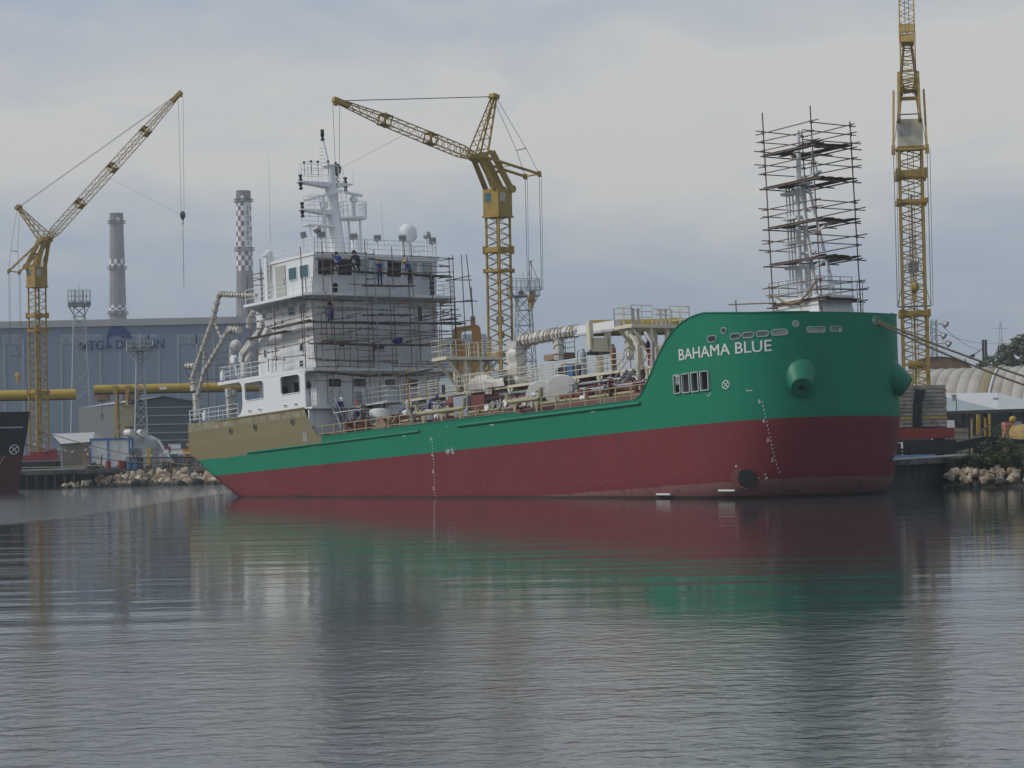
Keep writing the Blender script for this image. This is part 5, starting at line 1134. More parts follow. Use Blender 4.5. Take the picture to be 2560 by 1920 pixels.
    Q = lambda a, b, z: Vector((a*c-b*s, a*s+b*c, z))
    m.loft([[Q(a*H,b*H,z0) for a, b in ((-1,-1),(1,-1),(1,1),(-1,1))], [Q(a*H,b*H,z1) for a, b in ((-1,-1),(1,-1),(1,1),(-1,1))]]); cab = m.build('cab', M[cabmat], root, smooth=False)
    for a, b, axis in ((-.35,-1,0),(.45,1,0),(-1,.35,1),(1,.3,1)):
        m = MB(); e = H+.004
        if axis == 0: f = lambda x, z, d: Q(x, b*(e+d), z)
        else: f = lambda x, z, d: Q(a*(e+d), x, z)
        x0 = (a if axis == 0 else b)*.84; m.plate([rrect(x0-.34,x0+.34,z1-1.05,z1-.3,.05,2)], f, .012); g = m.build('cab_window', M['pane' if axis else 'lamp'], cab, smooth=False)
    m = MB(); m.plate([[tuple(Q(a*(H+.07),b*(H+.07),0).xy) for a, b in ((-1,-1),(1,-1),(1,1),(-1,1))]], lambda a, b, d: (a, b, z0-.16+d), .155); m.build('cab_floor', M[mt], cab, smooth=False)
    # rotating head, lever arms, jib
    head = bpy.data.objects.new('slewing_head', None)
    F_ = Vector((math.cos(az), math.sin(az), 0)); Sd = Vector((-math.sin(az), math.cos(az), 0)); UP = Vector((0,0,1))
    pv = F_*fwd+UP*(zt-QZ+pz)
    m = MB()
    for k in (-1, 1):
        s = Sd*k*.64
        m.sq(F_*-1.0+s+UP*(z1-.1), F_*.85+s*.92+UP*(z1+3.0), .16, .52); m.sq(F_*.6+s+UP*(z1-.1), pv+s*.85-F_*.2-UP*.1, .14, .42); m.sq(F_*.85+s*.92+UP*(z1+3.0), pv+s*.85, .14, .3)
        m.lathe([(.33,-.1),(.33,.1)], 14, F_*-1.05+s+UP*(z1+.05), Sd); m.lathe([(.30,-.12),(.30,.12)], 14, pv+s*.72, Sd)
        m.bar(F_*.9+s+UP*(z1), pv+s*.7-UP*.3, .05, 5); m.bar(F_*.1+s+UP*z1, F_*.95+s*.7+UP*(z1+1.6), .05, 5)
    m.bar(pv-Sd*.6, pv+Sd*.6, .12, 8); m.sq(F_*.3-Sd*.6+UP*(z1+1.4), F_*.3+Sd*.6+UP*(z1+1.4), .3, .2); m.build('slewing_head', M[mt], root, smooth=False)
    j = F_*math.cos(phi)+UP*math.sin(phi); n_ = -F_*math.sin(phi)+UP*math.cos(phi)
    # jib
    L_ = sections*sl; m = MB(); st_ = [(pv, .55),(pv+j*1.4, 1.0)]
    for i in range(1, sections): st_.append((pv+j*L_*i/sections, 1.0 if i < sections-1 else .92))
    st_ += [(pv+j*(L_-1.0), .5), (pv+j*L_, .35)]
    lattice_beam(m, st_, .46, .40, 5, .048, .022, Sd); jib = m.build('jib', M[mt], root, smooth=False)
    for i in range(1, sections):
        p = pv+j*L_*i/sections; m = MB()
        for a in (-.48,.48):
            for d in (-.32,.32): m.obox(p+j*d+Sd*a, j*.05, Sd*.04, n_*.46)
        m.obox(p+n_*.42, j*.4, Sd*.45, n_*.03); m.obox(p-n_*.42, j*.4, Sd*.45, n_*.03); m.bar(p-j*.3-n_*.4, p+j*.3+n_*.4, .05, 4); m.build('jib_joint', M[mt], jib, smooth=False)
    m = MB(); m.obox(pv+j*(L_-.3), j*.75, Sd*.22, n_*.20); m.lathe([(.26,-.15),(.26,.15)], 12, pv+j*(L_+.1)-n_*.15, Sd); m.build('jib_head', M[mt], jib, smooth=False)
    # strut: two-legged mast standing square on the jib root
    tp = pv+n_*sh-j*.5; m = MB(); a0, a1 = pv-j*.75, pv+j*.45
    for k in (-1, 1):
        m.sq(a0+Sd*k*.6, tp-j*.12+Sd*k*.2, .13, .13); m.sq(a1+Sd*k*.6, tp+j*.12+Sd*k*.2, .10, .10)
        for i in range(6): t0, t1 = i/6, (i+.5)/6; m.bar(a0.lerp(tp,t0)+Sd*k*lerp(.6,.2,t0), a1.lerp(tp,t1)+Sd*k*lerp(.6,.2,t1), .03, 4); m.bar(a1.lerp(tp,t1)+Sd*k*lerp(.6,.2,t1), a0.lerp(tp,(i+1)/6)+Sd*k*lerp(.6,.2,(i+1)/6), .03, 4)
    for i in range(1, 6): t = i/6; m.bar(a0.lerp(tp,t)+Sd*lerp(.6,.2,t), a0.lerp(tp,t)-Sd*lerp(.6,.2,t), .03, 4); m.bar(a1.lerp(tp,t)+Sd*lerp(.6,.2,t), a1.lerp(tp,t)-Sd*lerp(.6,.2,t), .03, 4)
    m.obox(tp, j*.3, Sd*.38, n_*.18); m.build('jib_strut', M[mt], root, smooth=False)
    # rear lever arms
    ad = -(j*math.cos(R(4))-n_*math.sin(R(4))); ends = []
    m = MB()
    for k in (-1, 1): e = pv+ad*5.75+Sd*k*1.0; ends.append(e); m.sq(pv+Sd*k*.92, e, .13, .20); m.obox(e, ad*.14, Sd*.12, UP*.22)
    m.bar(ends[0], ends[1], .07, 6); m.bar(pv+ad*3+Sd*.8, pv+ad*3-Sd*.8, .04, 5); m.build('lever_arm', M[mt], root, smooth=False)
    # ropes
    m = MB(); tipu = pv+j*(L_-.4)+n_*.18
    for k in (-.12, .12): m.bar(tp+Sd*k, tipu+Sd*k, .022, 4)
    m.build('pendant_rope', M['cable'], root)
    m = MB(); cr = []
    for k, e in zip((-1,1), ends):
        p = tp.lerp(e, .68)+(tp-e).normalized().cross(Sd)*.15; m.bar(tp+Sd*k*.2, p, .02, 4); m.bar(p, e, .02, 4); cr.append(p)
    m.bar(cr[0], cr[1], .04, 4); m.build('stay_rope', M['cable'], root)
    ec = (ends[0]+ends[1])/2; m = MB(); zs_ = ec.z-spread; cv = Vector((ec.x*.9, ec.y*.9, block_z+2.2))
    for e in ends: a = Vector((e.x, e.y, zs_)); m.bar(e, a, .022, 4); m.bar(e+Vector((.18,0,0)), a+Vector((.12,0,0)), .016, 4); m.bar(a, cv, .022, 4)
    m.bar(Vector((ends[0].x,ends[0].y,zs_)), Vector((ends[1].x,ends[1].y,zs_)), .045, 5); m.bar(cv+Sd*.25, cv-Sd*.25, .04, 5)
    for k in (-.12,.12): m.bar(cv+Sd*k, Vector((cv.x,cv.y,block_z-QZ+1.4))+Sd*k, .022, 4)
    m.build('hoist_rope', M['cable'], root)
    m = MB(); b = Vector((cv.x, cv.y, block_z-QZ+1.1)); m.lathe([(.20,-.16),(.34,-.12),(.34,.12),(.20,.16)], 14, b, Sd); m.obox(b-UP*.5, F_*.14, Sd*.12, UP*.28); m.build('pulley_block', M['yelpale'], root)
    # hook
    if hook_z:
        t = pv+j*(L_+.1)-n_*.3; hz = hook_z-QZ; m = MB()
        for k in (-.32,.30): m.bar(t+F_*k, Vector((t.x,t.y,hz+.4))+F_*k*.6, .018, 4)
        m.bar(Vector((t.x,t.y,hz-.9)), Vector((t.x,t.y,hz-.9-pend)), .03, 5)
        for w in wires: m.bar(Vector((t.x,t.y,hz)), pv+j*L_*w-n_*.3, .010, 4)
        m.build('hook_rope', M['cable'], root)
        m = MB(); b = Vector((t.x,t.y,hz)); m.loft([[b+F_*a*w_+Sd*c3*d_+UP*z for a, c3 in ((-1,-1),(1,-1),(1,1),(-1,1))] for z, w_, d_ in ((.45,.10,.08),(.2,.26,.14),(-.15,.24,.14),(-.5,.08,.06))]); m.tube([b+UP*-.5, b+UP*-.75+F_*.08, b+UP*-.95, b+UP*-.9-F_*.14], .05, 6); m.build('hook_block', M['dark'], root)
    return root, pv, j, L_
p1_ = at(98, 1092, 268); p2_ = at(1256, 1092, 195); p3_ = at(2294, 1092, 147)
tower_crane((p1_.x, p1_.y, QZ), R(-24), R(40.5), 4, 'yellow tower crane with raised jib and red base beside the black ship', hook_z=29.3, pend=7, zt=22.5, pz=5.2, sl=5.7, block_z=11.5, mrot=R(45), wires=(.45,))
c2_ = tower_crane((p2_.x, p2_.y, QZ), R(180+35), R(16), 3, 'yellow tower crane rising behind the deck with its jib over the deckhouse', hook_z=25.0, pend=4.5, block_z=14.2, mrot=R(48), wires=(.5,), sl=4.45, fwd=2.1)
tower_crane((p3_.x, p3_.y, QZ), R(80.5), R(50), 4, 'yellow tower crane with cream cab and concrete ballast stack at the bow', cabmat='cream', zt=20.9, pz=3.7, cabh=1.65, sh=4.5, ch=.76, mrot=R(-7), block_z=11., ballast=True, mt='yelpale')
# ================================================================== LEFT: yard, halls, chimneys, quay
def loc_(x, Y, z=QZ): p = at(x, 1138-.021*(x-1280), Y); return Vector((p.x, Y, z))
def zat(x, y, Y): return at(x, y, Y).z
def pxA2(x, y): return px('A2', x, y)
M['ground'] = mat('yard_ground', (.13,.125,.11), .95, var=.3, scale=.15, col2=(.07,.07,.06), amt=.4, scale2=.08)
L_pts = [(-900,250),(loc_(-700,255).x,255),(loc_(200,255).x,255),(loc_(330,266).x,266),(loc_(600,264).x,264),(loc_(1250,187).x,187),(loc_(2080,136).x,136),(loc_(2180,129).x,129),(loc_(2400,151).x,151),(loc_(2900,149).x,149),(900,149),(900,3000),(-900,3000)]
m = MB(); m.plate([L_pts], lambda a, b, d: (a, b, 1.9-d), .42); m.build('quay_ground', M['quay'], smooth=False, kind='structure')
m = MB(); m.add([(-1500,300,1.904),(1500,300,1.904),(1500,3000,1.904),(-1500,3000,1.904)], [(0,1,2,3)]); m.build('yard_ground', M['ground'], smooth=False, kind='structure')
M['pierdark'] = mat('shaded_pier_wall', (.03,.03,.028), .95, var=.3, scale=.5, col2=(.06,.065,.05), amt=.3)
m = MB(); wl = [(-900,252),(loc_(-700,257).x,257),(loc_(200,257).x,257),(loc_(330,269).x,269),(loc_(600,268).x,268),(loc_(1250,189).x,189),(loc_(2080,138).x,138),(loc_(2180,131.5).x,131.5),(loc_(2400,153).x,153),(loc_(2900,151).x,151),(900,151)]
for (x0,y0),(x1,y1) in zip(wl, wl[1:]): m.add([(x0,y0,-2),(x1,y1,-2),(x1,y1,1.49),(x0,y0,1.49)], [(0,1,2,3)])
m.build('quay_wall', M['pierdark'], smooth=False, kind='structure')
pier = empty('pier_fender', loc_(90,254.6,0), label='row of dark wooden fender piles under the pier behind the black ship', cat='fender')
m = MB()
for i in range(14): m.bar((-9+i*1.0,.2,-1),(-9+i*1.0,.2,1.45),.14,7)
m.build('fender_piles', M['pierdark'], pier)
# pipes and rails along the pier edges
def edge_pipe(a, b, r, mt, label, name='quay_pipe', sag=0.):
    a, b = Vector(a), Vector(b); o = empty(name, a, label=label, cat='pipe'); m = MB(); m.tube([(b-a)*t+Vector((0,0,-sag*4*t*(1-t))) for t in [i/12 for i in range(13)]], r, 7); m.build('pipe_run', M[mt], o)
edge_pipe(at(55,1169,254.9), at(265,1163,254.9), .05, 'deckcream', 'thin khaki hose stretched along the pier edge beside the black ship', sag=.05)
edge_pipe(at(55,1176,254.7), at(215,1170,254.7), .06, 'galv', 'pale pipe along the pier edge beside the black ship')
# --- assembly hall
HD = 420.
hx0, hx1 = loc_(-420, HD).x, loc_(640, HD).x; hz = zat(300, 815, HD); hz2 = zat(300, 798, HD)
M['hallwall'] = mat('hall_cladding_grey_blue', (.20,.25,.32), .7, var=.06, scale=.08, bump=0)
def corrug(m_, sx, st=.25):            # vertical sheet ribs as bump
    nt = m_.node_tree; b = nt.nodes['Principled BSDF']; tc = nt.nodes.new('ShaderNodeTexCoord'); w = nt.nodes.new('ShaderNodeTexWave'); w.inputs['Scale'].default_value = sx
    nt.links.new(tc.outputs['Object'], w.inputs[0]); bp = nt.nodes.new('ShaderNodeBump'); bp.inputs['Strength'].default_value = st; bp.inputs['Distance'].default_value = .08; nt.links.new(w.outputs['Fac'], bp.inputs['Height']); nt.links.new(bp.outputs[0], b.inputs['Normal']); return m_
corrug(M['hallwall'], .6, .05)
M['halltrim'] = mat('hall_roof_edge', (.36,.37,.38), .6, var=.06, scale=.1, col2=(.44,.44,.43), amt=.3, scale2=.12)
M['strip'] = mat('translucent_hall_strip', (.29,.34,.36), .5, var=.2, scale=.35)
hall = empty('assembly_hall', ((hx0+hx1)/2, HD, 1.91), label='huge grey blue assembly hall lettered MTG DOLPHIN with leaping dolphin emblem', cat='building')
hw_ = (hx1-hx0)/2
m = MB(); m.box(-hw_, hw_, 0, 60, 0, hz-1.91); m.build('hall_wall', M['hallwall'], hall, smooth=False)
m = MB(); m.box(-hw_-.3, hw_+.3, -.4, 61, hz-1.905, hz2-1.91); m.build('roof_edge', M['halltrim'], hall, smooth=False)
def hp_(x, y, dy=-.06): p = at(*pxA2(x, y), HD); return Vector((p.x-hall.location.x, dy, p.z-1.91))
for x in (35,172,450,735,878,1160,1300,1440,1560,-110,-260,1700): 
    a, b = hp_(x-13,480), hp_(x+13,1180); m = MB(); m.box(a.x, b.x, -.07, -.003, .5, a.z); 
    k = 0
    while 1+k*1.5 < a.z: m.box(a.x-.02, b.x+.02, -.09, -.071, 1+k*1.5, 1.08+k*1.5); k += 1
    m.build('light_strip', M['strip'], hall, smooth=False)
for x in (55,128,482,555,625,705,980,1050,1110,1325,1400,1460,-40,-180):
    a = hp_(x,490); m = MB(); m.plate([rrect(a.x-.85,a.x+.85,a.z-.75,a.z+.85,.1,2)], lambda p, q, d: (p, -.03-d, q), .05); f_ = m.build('wall_vent', M['strip'], hall, smooth=False)
    m = MB(); m.box(a.x-.5, a.x+.5, -.11, -.081, a.z-.45, a.z+.5); m.build('vent_glass', M['hallwall'], f_, smooth=False)
M['logo'] = mat('navy_sign_lettering', (.018,.05,.19), .5, var=.1)
def flat_text(m, txt, p0, p1, h, bold=.01):
    vs, fs = text_mesh(txt, 1., bold); x0 = min(v[0] for v in vs); x1 = max(v[0] for v in vs); y0 = min(v[1] for v in vs); y1 = max(v[1] for v in vs)
    n0 = len(vs); out = [(lerp(p0.x,p1.x,(x-x0)/(x1-x0)), p0.y, p0.z+(y-y0)/(y1-y0)*h) for x, y, z in vs]
    m.add(out+[(a, b-.12, c) for a, b, c in out], [tuple(f) for f in fs]+[tuple(i+n0 for i in f) for f in fs])
m = MB(); h1 = hp_(0,502).z-hp_(0,570).z; flat_text(m, 'MTG', hp_(580,570,-.1), hp_(756,566,-.1), h1, .012); flat_text(m, 'DOLPHIN', hp_(845,562,-.1), hp_(1196,557,-.1), h1, .012); m.build('hall_lettering', M['logo'], hall, smooth=False)
dol = [(958,488),(950,455),(935,430),(910,408),(880,396),(850,390),(832,386),(812,383),(792,386),(806,400),(800,415),(786,436),(777,462),(774,492),(777,522),(774,545),(768,562),(785,552),(797,543),(822,548),(803,530),(789,515),(787,495),(792,478),(803,466),(822,458),(845,456),(862,462),(880,458),(888,474),(898,490),(901,474),(905,465),(925,474),(942,484)]
m = MB(); m.plate([[(hp_(x,y).x, hp_(x,y).z) for x, y in dol]], lambda a, b, d: (a, -.02-d, b), .18); m.build('dolphin_emblem', M['logo'], hall, smooth=False)
# --- chimneys
M['chim'] = mat('chimney_concrete', (.25,.25,.26), .85, var=.08, scale=.05, col2=(.13,.13,.135), amt=.25, scale2=.05)
M['chimw'] = mat('chimney_white', (.78,.79,.80), .8, var=.06, scale=.1); M['chimr'] = mat('chimney_red_brown', (.165,.10,.115), .8, var=.08, scale=.1); M['chimdk'] = mat('chimney_sooty_top', (.17,.165,.17), .9, var=.15, scale=.1)
def chimney(x, Y, ytop, r0, ybot, r1, label, rows, rings, txt=None):
    base = loc_(x, Y, 1.91); H = zat(x, ytop, Y)-1.91; zb = zat(x, ybot, Y)-1.91
    root = empty('factory_chimney', base, label=label, cat='chimney', group='power station chimneys')
    rad = lambda z: r0+(r1-r0)*(H-z)/(H-zb) if z > zb else r1+(zb-z)*.03
    n = 14; zs = [0, zb*.5, zb]+[zat(x, y, Y)-1.91 for y in rows[::-1]]+[H]; zs = sorted(set(zs)); m = MB()
    vs = [(rad(z)*math.sin(2*math.pi*(k+.35)/n), -rad(z)*math.cos(2*math.pi*(k+.35)/n), z) for z in zs for k in range(n)]
    fl = []
    for i in range(len(zs)-1):
        for k in range(n):
            f = (i*n+k, i*n+(k+1) % n, (i+1)*n+(k+1) % n, (i+1)*n+k); fl.append(f)
    m.v = vs; zc = lambda f: sum(vs[i][2] for i in f)/4
    for idx, f in enumerate(fl): m.f.append(f); m.m.append(rings(zc(f), idx // n, idx % n, len(zs)-1, lambda y: zat(x, y, Y)-1.91))
    m.f.append(tuple((len(zs)-1)*n+k for k in range(n))); m.m.append(3); m.build('chimney_shaft', [M['chim'], M['chimw'], M['chimr'], M['chimdk']], root, smooth=False)
    return root, rad, (lambda y: zat(x, y, Y)-1.91)
def ring_platform(root, rad, z):
    m = MB(); r = rad(z); m.lathe([(r-.05,-.25),(r+.9,-.2),(r+.9,0),(r-.05,.05)], 24, (0,0,z))
    for i in range(24): t = 2*math.pi*i/24; m.bar(((r+.85)*math.cos(t),(r+.85)*math.sin(t),z),((r+.85)*math.cos(t),(r+.85)*math.sin(t),z+1.1),.06,4)
    m.lathe([(r+.82,1.0),(r+.88,1.0),(r+.88,1.12),(r+.82,1.12)], 24, (0,0,z)); m.build('gallery', M['chim'], root)
y8 = lambda y: 440+y/5.185
rows2 = [y8(v) for v in (262,326,335,392,455,520,588,655,722,788,850,918,955,980,1035,1100,1165,1232)]
def pat2(z, i, k, n, Z):
    if z > Z(y8(262)): return 3
    if z > Z(y8(326)): return 1 if k in (13,) else 3
    if z > Z(y8(335)): return 3
    if z > Z(y8(955)):
        if k in (0, 1): return 1
        return 1 if (i+k) % 2 else 2
    if z > Z(y8(980)): return 1
    if z > Z(y8(1232)): return 1 if (i+k) % 2 else 2
    return 0
r_, rad, Zf = chimney(620, 1050, 477, 3.25, 725, 3.85, 'tall chimney checkered white and red brown with Cyrillic lettering down it', rows2, pat2)
for y in (330, 962): ring_platform(r_, rad, Zf(y8(y)))
M['chletter'] = mat('chimney_dark_lettering', (.10,.115,.135), .8)
m = MB()
for ch, yc in zip('ТЕЦВАРНА', (418,482,545,618,683,747,815,878)):
    z = Zf(y8(yc)); vs, fs = text_mesh(ch, 1., .03); x0 = min(v[0] for v in vs); x1 = max(v[0] for v in vs); yy0 = min(v[1] for v in vs); yy1 = max(v[1] for v in vs); an = 2*math.pi*1.45/14; r = rad(z)+.06; t = Vector((math.cos(an), math.sin(an), 0)); c = Vector((r*math.sin(an), -r*math.cos(an), z))
    m.add([c+t*((a-x0)/(x1-x0)-.5)*1.15+Vector((0,0,((b-yy0)/(yy1-yy0)-.5)*1.75)) for a, b, q in vs], fs)
m.build('chimney_lettering', M['chletter'], r_, smooth=False)
y1_ = lambda y: 200+y/3.456
rows1 = [y1_(v) for v in (1192,1230,1235,1550,1590,1630)]+[763,770,776,784]
def pat1(z, i, k, n, Z):
    if z > Z(y1_(1192)): return 3
    if z > Z(y1_(1230)): return 1 if k in (0,) else 3
    if z > Z(y1_(1550)): return 0
    if z > Z(y1_(1630)): return 1 if (i+k) % 2 else 2
    if z > Z(763): return 0
    if z > Z(784): return 1 if (i+k) % 2 else 2
    return 0
r_, rad, Zf = chimney(301, 1100, 533, 3.15, 790, 3.95, 'plain grey chimney with one checkered band, left of the lettered one', rows1, pat1)
for y in (y1_(1235), y1_(1632), 785): ring_platform(r_, rad, Zf(y))
# --- gabled shed
sd_ = 300.; A_ = at(*pxA2(940,950), sd_); B_ = at(*pxA2(1445,950), sd_); C_ = at(*pxA2(1190,905), sd_); D_ = at(*pxA2(570,1000), 327.); E_ = D_+(B_-A_)
M['shedw'] = corrug(mat('shed_corrugated_grey', (.135,.15,.16), .6, var=.1, scale=.2, col2=(.13,.14,.145), amt=.2), .9, .8); M['sheddk'] = mat('shed_gable_panels', (.085,.11,.14), .6, var=.08, scale=.15)
shed = empty('gabled_shed', (A_.x, A_.y, 1.91), label='grey gabled shed with ribbed side wall standing before the hall', cat='building'); o3 = Vector((A_.x, A_.y, 1.91))
g = lambda p, z=None: Vector((p.x, p.y, 1.91 if z is None else z))-o3
m = MB(); m.add([g(A_), g(B_), g(B_,B_.z), g(C_,C_.z), g(A_,A_.z)], [(0,1,2,3,4)]); m.build('gable_wall', M['sheddk'], shed, smooth=False)
m = MB(); m.add([g(D_), g(A_), g(A_,A_.z), g(D_,A_.z)], [(0,1,2,3)]); m.build('side_wall', M['shedw'], shed, smooth=False)
m = MB(); C2 = C_+(D_-A_); C2.z = C_.z; m.add([g(A_,A_.z+.05)+Vector((-.2,-.3,0)), g(C_,C_.z+.05)+Vector((0,-.3,0)), g(C2,C_.z+.05), g(D_,A_.z+.05), g(B_,B_.z+.05)+Vector((.2,-.3,0)), g(E_,B_.z+.05)], [(0,1,2,3),(1,4,5,2)]); m.build('roof', M['halltrim'], shed, smooth=False)
m = MB()
for y in (985,1045,1108,1170,1225): z = zat(*pxA2(1190,y), sd_)-1.91; m.box(.05, B_.x-A_.x-.05, -.06, -.005, z-.06, z+.06)
m.build('panel_seam', M['halltrim'], shed, smooth=False)
# --- gantry cranes with tubular girder
def gantry(x0, y0, x1, y1, Y0, Y1, r, legs, label, hoist=()):
    a, b = at(x0, y0, Y0), at(x1, y1, Y1); b.z = a.z; root = empty('gantry_crane', (a.x, a.y, 1.91), label=label, cat='gantry crane', group='yellow tubular gantry cranes'); O = Vector((a.x, a.y, 1.91)); A, B = a-O, b-O; d = (B-A).normalized(); s = d.cross(Vector((0,0,1)))
    m = MB(); m.tube([A, A+d*.02, B-d*.02, B], r, 20); q = m.build('girder_tube', M['yellow2'], root)
    m = MB(); m.sq(A-Vector((0,0,r+.05)), B-Vector((0,0,r+.05)), .35, .16); m.build('girder_rail', M['dark'], q)
    for t in legs:
        p = A+d*t; m = MB()
        for k in (-1, 1):
            for e in (-.7, .7): m.sq(p+d*e*.9+s*k*.5-Vector((0,0,r*.8)), Vector((p.x,p.y,0))+d*e+s*k*2.4, .24, .24)
        for i in range(7): z0_ = p.z*(.08+.12*i); z1_ = z0_+p.z*.12; m.bar(Vector((p.x,p.y,z0_))-d*.7, Vector((p.x,p.y,z1_))+d*.7, .06, 4); m.bar(Vector((p.x,p.y,z0_))-d*.7, Vector((p.x,p.y,z0_))+d*.7, .06, 4)
        for e in (-.8, .8): m.obox(p+d*e-Vector((0,0,r*.2)), d*.25, s*(r+.18), Vector((0,0,r*.9)))
        m.build('gantry_leg', M['yelpale'], root, smooth=False)
    for t in hoist:
        p = A+d*t-Vector((0,0,r+.5)); m = MB(); m.obox(p, d*.9, s*.6, Vector((0,0,.35))); m.lathe([(.3,-.5),(.3,.5)], 10, p+Vector((0,0,-.2)), d); m.bar(p, p-Vector((0,0,2.2)), .04, 5); m.obox(p-Vector((0,0,2.3)), d*.15, s*.12, Vector((0,0,.35))); m.build('hoist_trolley', M['rustroof'], root)
    return root, A, d
a, b = pxA2(-330,905), pxA2(552,897); gantry(a[0],a[1],b[0],b[1],300,300,.62,(3.0,),'yellow gantry girder ending beside the first yellow crane mast, under the hall')
a, b = pxA2(686,855), pxA2(2100,840); g2, A2_, d2_ = gantry(a[0],a[1],b[0],b[1],292,292,.53,(3.4,28.),'yellow gantry girder with cabin leg in front of the grey shed', hoist=(.9,4.6))
m = MB(); p = A2_+d2_*3.6; m.box(p.x-.1,p.x+1.3,p.y-1.6,p.y-.2,p.z-4.6,p.z-2.1); m.box(p.x-.2,p.x+1.4,p.y-1.7,p.y-.1,p.z-2.1,p.z-2.0); m.bar((p.x+.6,p.y-.9,p.z-2.0),(p.x+.6,p.y-.5,p.z-.4),.06,5); m.build('operator_cabin', M['deckcream'], g2, smooth=False)
m = MB(); a = at(*pxA2(1187,845), 291.3)-Vector(g2.location); m.box(a.x-.45,a.x+.45,-.68,-.61,a.z-.17,a.z+.17); m.build('name_plate', M['white'], g2, smooth=False)
a, b = px('B2',530,362), px('B2',1900,352); gantry(a[0],a[1],b[0],b[1],196,196,.60,(8.,),'yellow gantry girder passing behind the forward service platform')
# --- floodlight lattice towers
def light_tower(x, Y, zt_, w0, w1, bh, bw, label, mt='galv', cage=True, lamps=6):
    root = empty('floodlight_tower', loc_(x, Y, 1.91), rz=.2, label=label, cat='light tower', group='lattice floodlight towers'); H = zt_-1.91; m = MB(); k = 14
    W = lambda z: lerp(w0, w1, z/H)/2
    zs = [0]
    while zs[-1] < H: zs.append(zs[-1]+max(.8, W(zs[-1])*2.0))
    zs[-1] = H
    for z0_, z1_ in zip(zs, zs[1:]):
        a, b = W(z0_), W(z1_); c0 = [(-a,-a),(a,-a),(a,a),(-a,a)]; c1 = [(-b,-b),(b,-b),(b,b),(-b,b)]
        for i in range(4):
            j = (i+1) % 4; m.bar((*c0[i],z0_),(*c1[i],z1_),.07,4); m.bar((*c0[i],z0_),(*c1[j],z1_),.038,4); m.bar((*c0[j],z0_),(*c1[i],z1_),.038,4); m.bar((*c1[i],z1_),(*c1[j],z1_),.038,4)
    m.build('tower_lattice', M[mt], root, smooth=False)
    m = MB(); B = bw/2; m.plate([[(-B,-B),(B,-B),(B,B),(-B,B)]], lambda p, q, d: (p, q, H+d), .10)
    for i in (-1,1):
        for j in (-1,1): m.bar((i*B*.9,j*B*.9,H),(i*w1*.5,j*w1*.5,H-1.3),.05,4)
    n = 6
    for i in range(n+1):
        t = -B+2*B*i/n
        for p in ((t,-B),(t,B),(-B,t),(B,t)): m.bar((*p,H),(*p,H+bh),.035,4)
    for f in ((.33,.66,1.) if cage else (.5,1.)):
        for p, q in (((-B,-B),(B,-B)),((B,-B),(B,B)),((B,B),(-B,B)),((-B,B),(-B,-B))): m.bar((*p,H+bh*f),(*q,H+bh*f),.035,4)
    if cage: lattice_mast(m, w1*.42, H, H+bh, .7, .04, .025, 0)
    m.bar((0,0,H),(0,0,H+bh+.9),.03,4); m.build('lamp_gallery', M[mt], root, smooth=False)
    for i in range(lamps):
        t = -B+2*B*(i+.5)/lamps; m = MB(); c = Vector((t,-B*.95 if i % 2 else B*.8,H+.38)); m.lathe([(.13,-.22),(.30,.0),(.33,.2)], 10, c, (.1,-.8,-.45)); m.bar(c, (c.x,c.y,H),.05,4); m.build('floodlamp', M['steel'], root)
    return root
x, y = pxA2(588,250); light_tower(x+2, 330, zat(x,y,330), 3.1, 1.45, 2.2, 3.0, 'lattice light tower with square caged gallery rising before the hall sign')
x, y = pxA2(1025,575); light_tower(x+2, 280, zat(x,y,280), 1.75, .75, 1.2, 3.0, 'lattice light tower with low gallery under the last letters of the hall sign', cage=False)
x, y = px('B7',1150,1285); light_tower(x+12, 250, zat(x+6,y,250), 3.0, 1.3, 1.8, 2.9, 'lattice light tower with railed gallery right behind the middle crane mast', cage=False, lamps=5)
# --- small buildings and clutter on the left quay
sh = at(*pxA2(380,1350), 288); sh.z = 1.91
hut = empty('storage_hut', sh, label='low tan hut with pale sheet roof between the crane base and the white container', cat='hut')
P2 = lambda x, y, Y: at(*pxA2(x, y), Y)-sh
e0, e1, r0, r1 = P2(440,1250,287), P2(668,1236,287), P2(375,1178,293), P2(690,1166,293)
M['huttan'] = mat('hut_tan_sheet', (.19,.165,.13), .8, var=.15, scale=.5, col2=(.11,.1,.09), amt=.3); M['hutroof'] = mat('hut_pale_roof', (.44,.45,.45), .6, var=.08, scale=.4, col2=(.33,.33,.32), amt=.2)
m = MB(); m.box(e0.x+.2, e1.x-.1, e0.y+.2, r0.y+6, 0, e0.z-.05); m.build('hut_wall', M['huttan'], hut, smooth=False)
m = MB(); rb = Vector((0,6.5,-1.6)); m.add([e0, e1, r1, r0, r0+rb, r1+rb, P2(750,1205,293)], [(0,1,2,3),(3,2,5,4),(1,6,2)]); m.build('hut_roof', M['hutroof'], hut, smooth=False)
m = MB(); m.box(.6+e0.x+2.0, e0.x+4.4, e0.y+.12, e0.y+.19, 0, 2.2); m.build('hut_door', M['rustroof'], hut, smooth=False)
ct = at(*pxA2(660,1352), 272); ct.z = 1.91; P3 = lambda x, y, Y=272: at(*pxA2(x, y), Y)-ct
cont = empty('site_container', ct, label='white site container with blue steel frame on the quay', cat='container')
a, b = P3(662,1215), P3(945,1205); W_, H_ = b.x-a.x, a.z
m = MB(); m.box(.1, W_-.1, .06, 2.35, .15, H_-.1); m.build('container_panel', M['white'], cont, smooth=False)
m = MB(); mid_x = P3(788,1300).x
for x in (0, mid_x, W_): 
    for y in (0, 2.4): m.sq((x,y,.05),(x,y,H_),.17,.17)
